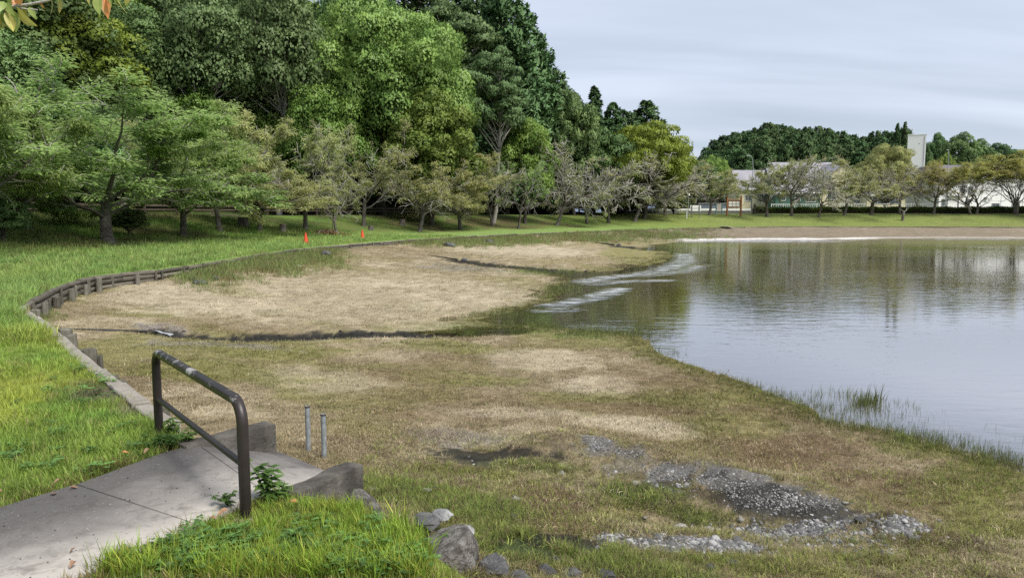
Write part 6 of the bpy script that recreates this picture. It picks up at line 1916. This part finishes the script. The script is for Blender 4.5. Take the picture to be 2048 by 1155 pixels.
# -- sward of the pond floor
def sward():
    P1, r1 = polar_pts(160000, 3.4, 48.0)
    ok = inside(P1, BANK) & ~inside(P1, PATH_POLY)
    P1, r1 = P1[ok], r1[ok]
    ds, _ = poly_dist(P1, SHORE); wet = inside(P1, SHORE)
    ok = ~wet | ((ds < 0.5) & (rg.random(len(P1)) < .12))
    P1, r1 = P1[ok], r1[ok]
    c, mud, grav, live = bed_colour(P1)
    pz = 1 - 0.97 * np.clip(mud * 1.4, 0, 1); pz *= 1 - 0.93 * np.clip(grav * 1.3, 0, 1)
    ok = rg.random(len(P1)) < pz
    P1, r1, c, live = P1[ok], r1[ok], c[ok], live[ok]
    z = bed_z(P1); n = len(P1)
    sc = (0.5 + 0.5 * rg.random(n)) * (0.80 + 0.028 * r1) * (0.80 + 0.25 * live) * (0.7 + 0.7 * fbm(P1[:, 0], P1[:, 1], .8, 71, 3))
    c = c * (0.85 + 0.5 * rg.random(n)[:, None])
    pale = rg.random(n) < 0.08 * (1 - live)
    c[pale] = np.array((0.52, 0.44, 0.29)) * (0.7 + .5 * rg.random(pale.sum()))[:, None]
    grn = rg.random(n) < (0.03 + 0.5 * live)
    c[grn] = np.array((0.155, 0.195, 0.045)) * (0.6 + .9 * rg.random(grn.sum()))[:, None]
    nzz = (1 - sstep(6.2, 9.0, P1[:, 1])) * (P1[:, 0] > -1.4)
    gg = rg.random(n) < 0.28 * nzz
    c[gg] = np.array((0.24, 0.27, 0.07)) * (0.6 + .8 * rg.random(gg.sum()))[:, None]
    dk = rg.random(n) < 0.07 + 0.12 * nzz
    c[dk] = np.array((0.13, 0.095, 0.06)) * (0.6 + .8 * rg.random(dk.sum()))[:, None]
    flat_p = [tuft_mesh('dry_tuft', 220 + k, 11, 0.03, 0.09, 0.09, 0.005, 0.9, M_straw, 3, 0.75) for k in range(6)]
    up_p = [tuft_mesh('live_tuft', 240 + k, 12, 0.04, 0.10, 0.07, 0.0055, 0.9, M_straw, 3, 0.2) for k in range(4)]
    idx = np.where(rg.random(n) < live * 0.9 + 0.03, 6 + rg.integers(0, 4, n), rg.integers(0, 6, n))
    scatter('dry_grass', np.column_stack([P1, z - 0.006]), rots(n, .15), sc, c, idx, flat_p + up_p, 'short matted dry grass on the drained pond floor', 'grass')
sward()
# -- tall weeds along the foot of the timber wall and the near bank
def weeds():
    pts, scs = [], []
    for (a, b, rx, ry, n, s) in ((400, 548, 70, 16, 900, 1.0), (500, 532, 90, 12, 1500, 1.1), (590, 518, 70, 10, 1200, 1.0), (640, 508, 40, 6, 500, .9), (330, 552, 30, 8, 260, .8), (450, 520, 60, 5, 500, 1.0),
                                 (830, 489, 70, 5, 900, 1.1), (930, 485, 80, 6, 1200, 1.2), (1030, 480, 70, 4, 900, 1.1), (1150, 474, 100, 4, 1200, 1.2), (1290, 468, 110, 3.5, 1300, 1.2), (1390, 462, 40, 3, 400, 1.1), (200, 560, 40, 6, 120, .5), (90, 640, 30, 10, 90, .45), (110, 600, 40, 8, 120, .5)):
        A = a + rx * rg.normal(size=n) * .6; B = b + ry * rg.normal(size=n) * .6
        for x_, y_ in zip(A, B):
            p = W(x_, y_, 0.5); pts.append(p[:2]); scs.append(s)
    P1 = np.array(pts); s = np.array(scs)
    ok = inside(P1, BANK) & ~inside(P1, SHORE); P1 = P1[ok]; s = s[ok]
    n = len(P1); z = bed_z(P1)
    c = np.array((0.21, 0.27, 0.085)) * (0.7 + .6 * rg.random(n))[:, None]
    br = rg.random(n) < .25; c[br] = np.array((0.26, 0.20, 0.10)) * (0.7 + .5 * rg.random(br.sum()))[:, None]
    protos = [tuft_mesh('weed_tuft', 260 + k, 22, 0.12, 0.34, 0.22, 0.010, 0.8, M_blade) for k in range(4)]
    scatter('tall_weeds', np.column_stack([P1, z - .01]), rots(n), s * (.6 + .7 * rg.random(n)), c, rg.integers(0, 4, n), protos, 'tall green weeds along the foot of the timber wall', 'weeds')
weeds()
# -- lush grass between path and rocks, and coarse tufts in the foreground hollow
def coarse():
    pts, sc, z = [], [], []
    spec = [(300, 1130, 120, 30, 160, .62), (450, 1100, 110, 50, 330, .55), (620, 1070, 110, 60, 420, .5), (720, 1105, 120, 50, 460, .58), (560, 1140, 160, 20, 260, .7), (800, 1120, 60, 40, 180, .7), (250, 1140, 60, 14, 60, .85), (690, 1030, 60, 20, 90, .55), (820, 1060, 30, 20, 60, .85)]
    for (a, b, rx, ry, n, s) in spec:
        A = a + rx * (rg.random(n) * 2 - 1); B = b + ry * (rg.random(n) * 2 - 1)
        for x_, y_ in zip(A, B):
            p = W(x_, y_, 1.0); pts.append(p[:2]); sc.append(s)
    P1 = np.array(pts); s = np.array(sc)
    ok = ~inside(P1, BANK) & ~inside(P1, PATH_POLY); P1 = P1[ok]; s = s[ok]; zz = bank_z(P1)
    n1 = len(P1)
    c1 = np.array((0.25, 0.37, 0.052)) * (0.65 + .8 * rg.random(n1))[:, None]
    yl = rg.random(n1) < .3; c1[yl] = np.array((0.36, 0.38, 0.07)) * (0.7 + .6 * rg.random(yl.sum()))[:, None]
    pts, sc = [], []
    spec2 = [(820, 985, 90, 26, 520, .8), (930, 1010, 90, 36, 620, .8), (1000, 1075, 80, 40, 520, .85), (960, 1050, 60, 30, 260, .8), (1290, 985, 90, 22, 260, .75), (1180, 1110, 90, 22, 320, .9), (1260, 1130, 130, 22, 480, .9), (1430, 1135, 150, 18, 360, .8), (1060, 925, 90, 12, 160, .6), (1390, 1030, 80, 10, 140, .6), (1680, 1120, 140, 25, 320, .7), (1850, 1090, 120, 40, 320, .7), (1960, 960, 90, 26, 500, .8), (1850, 895, 50, 10, 160, .7), (760, 950, 60, 14, 160, .7), (1100, 1125, 20, 14, 50, 1.3), (1140, 1105, 20, 10, 40, 1.3), (1600, 1100, 160, 20, 160, .7), (1000, 960, 90, 20, 160, .6)]
    for (a, b, rx, ry, n, s_) in spec2:
        n = int(n * 2.0); A = a + rx * rg.normal(size=n) * .9; B = b + ry * rg.normal(size=n) * .9
        pts += list(bed_hits(A, B)); sc += [s_] * n
    P2 = np.array(pts); s2 = np.array(sc) * 0.42
    _c, mu, gv, lv = bed_colour(P2); ok = inside(P2, BANK) & ~inside(P2, PATH_POLY) & (mu < .35) & (gv < .3) & (rg.random(len(P2)) < .3 + .7 * lv); P2 = P2[ok]; s2 = s2[ok]; z2 = bed_z(P2); n2 = len(P2)
    c2 = np.array((0.25, 0.30, 0.075)) * (0.65 + .8 * rg.random(n2))[:, None]
    dr = rg.random(n2) < .28; c2[dr] = np.array((0.33, 0.27, 0.14)) * (0.7 + .5 * rg.random(dr.sum()))[:, None]
    P_ = np.vstack([np.column_stack([P1, zz]), np.column_stack([P2, z2])]); n = n1 + n2
    protos = [tuft_mesh('coarse_tuft', 280 + k, 12, 0.09, 0.23, 0.055, 0.0075, 0.6, M_blade) for k in range(5)]
    scl = np.concatenate([s, s2]) * (.6 + .6 * rg.random(n))
    scatter('coarse_grass', P_ - (0, 0, .008), rots(n), scl, np.vstack([c1, c2]), rg.integers(0, 5, n), protos, 'long coarse grass in the foreground beside the path and rocks', 'grass')
coarse()
# -- sedge standing in the shallows
def sedge():
    pts, sc = [], []
    for (a, b, rx, ry, n, s) in ((1730, 805, 24, 9, 60, 1.2), (1690, 815, 110, 22, 130, .6), (1740, 840, 120, 30, 420, .45), (1640, 815, 90, 20, 200, .4), (1830, 868, 70, 14, 110, .5), (1560, 790, 70, 10, 70, .5), (1470, 770, 60, 7, 60, .5), (1900, 885, 90, 20, 360, .45), (1990, 918, 70, 22, 360, .45), (1260, 670, 60, 8, 160, .7), (1170, 665, 70, 7, 200, .7), (1060, 655, 70, 6, 140, .6), (1130, 575, 40, 10, 120, .8), (1100, 545, 90, 5, 160, .8), (1330, 515, 30, 8, 60, .8), (1010, 630, 60, 5, 120, .6), (1660, 790, 40, 8, 24, .9), (1800, 815, 60, 10, 30, .6), (1330, 705, 50, 8, 40, .5)):
        A = a + rx * rg.normal(size=n) * .6; B = b + ry * rg.normal(size=n) * .6
        for x_, y_ in zip(A, B):
            p = W(x_, y_, 0.0); pts.append(p[:2]); sc.append(s)
    P1 = np.array(pts); s = np.array(sc); ok = inside(P1, BANK); P1 = P1[ok]; s = s[ok]; n = len(P1)
    z = np.maximum(bed_z(P1), -0.06)
    c = np.array((0.14, 0.165, 0.05)) * (0.6 + .8 * rg.random(n))[:, None]
    protos = [tuft_mesh('sedge_tuft', 300 + k, 7, 0.08, 0.26, 0.09, 0.006, 0.35, M_blade) for k in range(4)]
    scatter('water_sedge', np.column_stack([P1, z]), rots(n), s * (.6 + .7 * rg.random(n)) * (0.8 + .018 * P1[:, 1]), c, rg.integers(0, 4, n), protos, 'thin sedge standing in the shallow water at the pond edge', 'sedge')
sedge()
# -- gravel
def gravel():
    pts = []; siz = []
    for (a, b, rx, ry, n, s) in ((1240, 1078, 42, 20, 900, 1.0), (1620, 1066, 170, 20, 3200, 1.0), (1790, 1050, 70, 18, 900, 1.0), (1420, 1095, 110, 14, 1500, .9), (1300, 1085, 60, 14, 600, .9), (1560, 1085, 120, 12, 900, .8), (1190, 884, 40, 12, 500, .6), (1270, 902, 36, 8, 260, .6), (1450, 960, 130, 22, 700, .5), (1580, 1000, 110, 20, 800, .55), (1000, 940, 120, 20, 160, .9), (1300, 950, 120, 26, 260, .7), (1480, 1068, 80, 10, 300, 1.0), (1690, 1090, 120, 22, 700, .9), (1100, 990, 300, 60, 120, .9), (1500, 880, 400, 60, 120, .6), (900, 760, 500, 60, 160, .8), (1350, 1060, 60, 12, 160, .9), (1340, 980, 120, 12, 160, .8)):
        n = int(n * 1.7); A = a + rx * rg.normal(size=n) * .6; B = b + ry * rg.normal(size=n) * .6
        pts += list(bed_hits(A, B)); siz += [s] * n
    ng = len(pts)
    for line, w_, n in ((CH1, .35, 700), (CH2, .6, 400)):      # clods of mud
        k = rg.integers(0, len(line) - 1, n); f = rg.random(n)[:, None]
        q = line[k] * (1 - f) + line[k + 1] * f + rg.normal(size=(n, 2)) * w_ * .6
        pts += list(q); siz += [1.5 + .05 * float(line[:, 1].mean())] * n
    P1 = np.array(pts); siz = np.array(siz); clod = np.arange(len(P1)) >= ng
    _c, mu_, gv_, _l = bed_colour(P1); ok = inside(P1, BANK) & ~inside(P1, PATH_POLY) & ~inside(P1, SHORE) & (clod | (rg.random(len(P1)) < .12 + gv_ + .3 * mu_)); P1 = P1[ok]; siz = siz[ok]; clod = clod[ok]; n = len(P1)
    z = bed_z(P1)
    s = siz * (0.008 + 0.024 * rg.random(n) ** 3 + 0.028 * (rg.random(n) < .012))
    g = 0.11 + 0.36 * rg.random(n) ** 2.2
    c = np.stack([g, g * .985, g * .97], 1)
    c[clod] = np.array((.030, .027, .023)) * (.5 + rg.random(clod.sum()))[:, None]
    protos = [rock_mesh('gravel_stone', 500 + k, M_stone, 2, .65, .35, 6, False) for k in range(5)]
    sc = np.stack([s, s * (.6 + .6 * rg.random(n)), s], 1) * 1.6
    scatter('gravel', np.column_stack([P1, z - s * .12]), rots(n, .4), sc, c, rg.integers(0, 5, n), protos, 'pale grey gravel strewn over the foreground hollow', 'gravel')
    # grit and crumbs on the path
    m_ = 520
    A = rg.random(m_) * 640; B = 880 + rg.random(m_) * 275
    Pp = np.array([W(a, b, ZP)[:2] for a, b in zip(A, B)])
    ok = inside(Pp, PATH_POLY[:6]) if False else inside(Pp, np.array([pb_l, pb_r, pxp(160, 1150), pr1, pr2, pr3, pl3, pl2, pl1]))
    Pp = Pp[ok]; n = len(Pp)
    s = 0.003 + 0.009 * rg.random(n) ** 4
    c = np.where((rg.random(n) < .7)[:, None], np.array((.05, .042, .036)), np.array((.35, .33, .3)))
    scatter('path_grit', np.column_stack([Pp, np.full(n, ZP + .001)]), rots(n, .3), s, c, rg.integers(0, 5, n), protos, 'dark grit and crumbs scattered on the concrete path', 'grit')
gravel()
# -- clover and low herbs in the lawn
def clover():
    pts = []
    for (a, b, rx, ry, n) in ((300, 1120, 140, 30, 40), (480, 1110, 120, 40, 34), (660, 1080, 90, 40, 20), (760, 1130, 90, 30, 34), (160, 900, 160, 50, 16), (120, 780, 100, 40, 14), (420, 520, 300, 12, 300), (120, 530, 120, 10, 260)):
        A = a + rx * (rg.random(n) * 2 - 1); B = b + ry * (rg.random(n) * 2 - 1)
        pts += [W(x_, y_, 1.0)[:2] for x_, y_ in zip(A, B)]
    P1 = np.array(pts); ok = ~inside(P1, BANK) & ~inside(P1, PATH_POLY); P1 = P1[ok]; n = len(P1)
    def cl(seed):
        r = np.random.default_rng(seed); m = 16
        q = np.column_stack([r.normal(size=(m, 2)) * .05, .035 + .05 * r.random(m)])
        P_, D_, N_ = [], [], []
        for p in q:
            a0 = r.random() * 6.28
            for k in range(3): P_.append(p); D_.append([math.cos(a0 + k * 2.09), math.sin(a0 + k * 2.09), .1]); N_.append([r.normal() * .2, r.normal() * .2, 1])
        L_ = .022 + .016 * r.random(3 * m)
        return leaves_mesh('clover_herb', np.array(P_), np.array(D_), np.array(N_), L_, L_ * .85, r.random(3 * m), M_blade, .05)
    c = np.array((0.105, 0.200, 0.050)) * (0.7 + .7 * rg.random(n))[:, None]
    scatter('clover', np.column_stack([P1, bank_z(P1)]), rots(n), (.45 + .6 * rg.random(n)) * (0.9 + .03 * P1[:, 1]), c, rg.integers(0, 3, n), [cl(900 + k) for k in range(3)], 'clover and low herbs growing in the lawn', 'clover')
clover()
# ------------------------------------------------------------------ leaves, weeds and the overhanging branch
def leaf_obj_mesh(name, seed, mat, L=1.0, Wd=0.45, curl=0.25, cup=0.15, n=6):
    """an ovate pointed leaf with midrib fold, unit length along +X"""
    r = random.Random(seed); V = []; Fs = []
    for i in range(n + 1):
        t = i / n
        w = Wd * 0.5 * (math.sin(math.pi * min(t ** 0.75, 1)) ** 0.85) * (1 - 0.15 * t)
        z = -curl * t * t + r.uniform(-.01, .01); x = L * t
        V += [(x, -w, z + cup * w), (x, 0, z), (x, w, z + cup * w * r.uniform(.6, 1.4))]
    for i in range(n):
        for k in range(2): Fs.append((i * 3 + k, i * 3 + k + 1, (i + 1) * 3 + k + 1, (i + 1) * 3 + k))
    return mesh_np(name, np.array(V), np.array(Fs), mat, True)
def leaf_solid(name, c1, c2, c3=None, trans=.35):
    m, nt, out = mat_new(name)
    v = objc(nt)
    col = mixc(nt, c1, c2, ramp(nt, noise(nt, 2.2, 3, .6, v), (.38, 0), (.62, 1)))
    if c3: col = mixc(nt, col, c3, ramp(nt, noise(nt, 9, 3, .6, v), (.6, 0), (.68, .8)))
    sp = nd(nt, 'ShaderNodeSeparateXYZ'); nt.links.new(v, sp.inputs[0])
    ab = nd(nt, 'ShaderNodeMath', operation='ABSOLUTE'); nt.links.new(sp.outputs[1], ab.inputs[0])
    col = mixc(nt, (min(c1[0] * 1.6, .8), min(c1[1] * 1.5, .8), c1[2] * 1.5), col, ramp(nt, ab.outputs[0], (.008, 0), (.022, 1)))
    p = nd(nt, 'ShaderNodeBsdfPrincipled', i_Roughness=.45); nt.links.new(col, p.inputs['Base Color'])
    t = nd(nt, 'ShaderNodeBsdfTranslucent'); nt.links.new(col, t.inputs[0])
    mx = nd(nt, 'ShaderNodeMixShader'); mx.inputs[0].default_value = trans
    nt.links.new(p.outputs[0], mx.inputs[1]); nt.links.new(t.outputs[0], mx.inputs[2]); nt.links.new(mx.outputs[0], out.inputs[0])
    return m
M_lg = leaf_solid('cherry_leaf_green', (0.22, 0.30, 0.07), (0.33, 0.40, 0.11), (0.25, .2, .06))
M_ly = leaf_solid('cherry_leaf_yellow', (0.42, 0.42, 0.10), (0.50, 0.45, 0.14), (0.4, .22, .06))
M_lo = leaf_solid('cherry_leaf_orange', (0.55, 0.20, 0.06), (0.55, 0.33, 0.12), (0.35, .08, .04))
M_lb = leaf_solid('dead_leaf_brown', (0.20, 0.11, 0.06), (0.30, 0.18, 0.11), (0.12, .06, .04), .1)
M_lr = leaf_solid('dead_leaf_red', (0.25, 0.11, 0.07), (0.33, 0.2, 0.11), None, .1)
# overhanging cherry branch, top left: springs from a tree standing left of the picture
BD = 2.3
rt = empty('cherry_branch', at_depth(-260, 60, BD + .2), 0, 'overhanging cherry branch with green and orange leaves at the upper left corner', 'branch')
b0 = np.array(rt.location)
def bp(px, py, d=BD): return at_depth(px, py, d) - b0
LM = {k: [leaf_obj_mesh('leaf', s + 10 * j, m) for s in range(3)] for j, (k, m) in enumerate(dict(g=M_lg, y=M_ly, o=M_lo).items())}
MB().tube([bp(-260, 60, BD + .2), bp(-120, 30), bp(-30, 12), bp(25, 14), bp(60, 9), bp(95, 2), bp(130, -12), bp(200, -30)], [.012, .009, .006, .005, .0045, .004, .0035, .003], 7).build('twig', M_twig, rt, smooth=True)
MB().tube([bp(25, 14), bp(50, 18), bp(75, 20)], [.003, .0025, .002], 5).build('twig', M_twig, rt, smooth=True)
MB().tube([bp(130, -12), bp(190, -14), bp(215, -6), bp(255, -12)], [.003, .003, .0025, .002], 5).build('twig', M_twig, rt, smooth=True)
LV = [(2, 22, 18, 66, 'g'), (18, 20, 22, 68, 'y'), (28, 22, 36, 66, 'g'), (34, 18, 55, 54, 'y'), (12, 6, 20, 26, 'g'), (45, 16, 66, 48, 'y'), (58, 14, 70, 36, 'g'), (-5, 24, 4, 56, 'y'), (10, 26, 14, 60, 'y'),
      (8, 14, 17, 28, 'o'), (26, 12, 30, -6, 'o'), (32, 8, 42, -2, 'o'), (80, 4, 86, 18, 'o'), (102, 0, 110, 30, 'y'), (116, 0, 128, 32, 'y'), (60, 22, 74, 28, 'g'), (-14, 20, -8, 58, 'g'), (-30, 14, -24, 50, 'y'), (24, 10, 12, -6, 'g'),
      (196, -8, 192, 22, 'g'), (208, -4, 214, 30, 'o'), (212, -2, 206, 24, 'o'), (218, -4, 224, 19, 'g'), (230, -8, 231, 12, 'g'), (236, -4, 246, 30, 'y'), (252, -10, 256, 6, 'y'), (180, -12, 172, 4, 'y'), (92, -2, 98, -14, 'g'), (44, 10, 52, 34, 'y'), (8, 4, 0, 18, 'g')]
rl = random.Random(12)
for (x0_, y0_, x1_, y1_, k) in LV:
    a = Vector(bp(x0_, y0_)); b = Vector(bp(x1_, y1_, BD + rl.uniform(-.05, .05)))
    d = b - a; L = d.length
    q = d.to_track_quat('X', 'Z'); roll = Matrix.Rotation(rl.uniform(-1.3, 1.3) + math.pi / 2 * rl.choice((0, 1)), 4, 'X')
    o = link('leaf', rl.choice(LM[k]), rt)
    o.matrix_local = Matrix.Translation(a) @ q.to_matrix().to_4x4() @ roll @ Matrix.Scale(L, 4)
# the tree the branch belongs to (stands left of the picture)
tb = np.array([-5.6, 1.2]); tz = float(bank_z(tb[None])[0])
ho = plant_tree('cherry_tree', PR['leafy'][1], (tb[0], tb[1], tz), 6.5, 2.2, 'cherry tree standing outside the left of the picture, bearing the overhanging branch', 'tree', None, 5.0)
MB().tube([np.array([tb[0], tb[1], tz + 2.6]) - b0, np.array([-4.4, 1.7, 3.6]) - b0, np.array([-3.2, 2.2, 3.55]) - b0, bp(-260, 60, BD + .2)], [.05, .035, .02, .012], 7).build('bough', M_bark, rt, smooth=True)
# fallen leaves on and by the path
FL = [(150, 1098, .032, M_lb, 'curled pale dead leaf lying on the path near the bottom'), (150, 1126, .042, M_lb, 'thin brown dead leaf on the path below the curled one'), (108, 988, .06, M_lr, 'red brown fallen leaf at the lawn edge of the path'), (122, 968, .05, M_lb, 'tan fallen leaf in the grass edge above the red one'), (140, 974, .05, M_lb, 'dark fallen leaf beside the path joint'),
      (458, 1030, .075, M_lr, 'orange brown fallen leaf left of the barrier foot'), (300, 906, .06, M_lb, 'brown fallen leaf by the left barrier foot'), (418, 1048, .05, M_lb, 'small brown leaf at the path edge below the barrier'), (360, 1052, .05, M_lb, 'dry leaf in the grass at the right path edge'), (594, 1015, .06, M_lo, 'yellow orange leaf in the grass by the right ramp wall'), (5, 990, .09, M_lb, 'dark dead leaf at the left picture edge'), (245, 914, .045, M_lo, 'small orange leaf in the lawn edge')]
for k, (px, py, L, mt, lab) in enumerate(FL):
    p = W(px, py, ZP + .012)
    cur = .55 if 'curled' in lab else .2
    me = leaf_obj_mesh('fallen_leaf', 60 + k, mt, 1, .6 if 'curled' not in lab else .8, cur, .6)
    on = inside(p[None, :2], PATH_POLY)[0]
    o = link('fallen_leaf', me, None, (p[0], p[1], ZP + (L * cur + .003 if on else .05)), (rl.uniform(-.3, .3), rl.uniform(-.1, .2), rl.uniform(0, 6)), L)
    tag(o, lab, 'leaf', 'fallen leaves')
# leafy weeds at the feet of the barrier and ramp
M_wd = leafmat('weed_leaf', (0.055, 0.110, 0.028), (0.135, 0.225, 0.055), .3, .05, .005, .5, 6.0)
def weed(px, py, H, spread, nst, nl, leaf, lab, z0=1.0, seed=0):
    p = W(px, py, z0); r = np.random.default_rng(seed)
    e = empty('leafy_weed', p, 0, lab, 'weed')
    Pn, D, Nn, ln = [], [], [], []
    for s_ in range(nst):
        az = r.random() * 6.28; top = np.array([math.cos(az) * spread * r.random(), math.sin(az) * spread * r.random(), H * (.5 + .5 * r.random())])
        t = np.linspace(0, 1, 5)[:, None]; pts = top * t ** np.array([1.4, 1.4, .9])
        m = MB().tube([tuple(q) for q in pts], [.004, .0035, .003, .0025, .0015], 5).build('stem', M_wd, e, smooth=True)
        for i in range(nl):
            f = .2 + .8 * (i + r.random()) / nl; q = top * np.array([f ** 1.4, f ** 1.4, f ** .9])
            a2 = i * 2.4 + r.normal() * .4
            for da in (-.55, 0, .55):     # three-part leaves
                Pn.append(q); D.append([math.cos(a2 + da), math.sin(a2 + da), .15 - .35 * r.random()]); Nn.append([r.normal() * .25, r.normal() * .25, 1]); ln.append(leaf * (1.1 if da == 0 else .85) * (.7 + .5 * r.random()))
    ln = np.array(ln)
    link('leaves', leaves_mesh('weed_leaves', np.array(Pn), np.array(D), np.array(Nn), ln, ln * .42, r.random(len(ln)), M_wd, .08), e)
weed(535, 1008, .30, .12, 5, 7, .085, 'upright mugwort weed with lobed leaves right of the barrier foot', 1.0, 1)
weed(560, 1000, .16, .14, 4, 5, .07, 'low leafy weed between the barrier and the ramp wall', 1.0, 2)
weed(455, 1010, .10, .12, 5, 4, .05, 'low ground weed left of the right barrier foot', ZP, 3)
weed(330, 898, .15, .20, 11, 6, .06, 'bushy leafy weed at the left barrier foot', 1.0, 4)
weed(372, 886, .12, .16, 8, 5, .055, 'leafy weed spilling over the left ramp wall', 1.02, 5)
weed(345, 872, .20, .12, 5, 6, .06, 'taller leafy weed behind the left barrier foot', 1.0, 6)
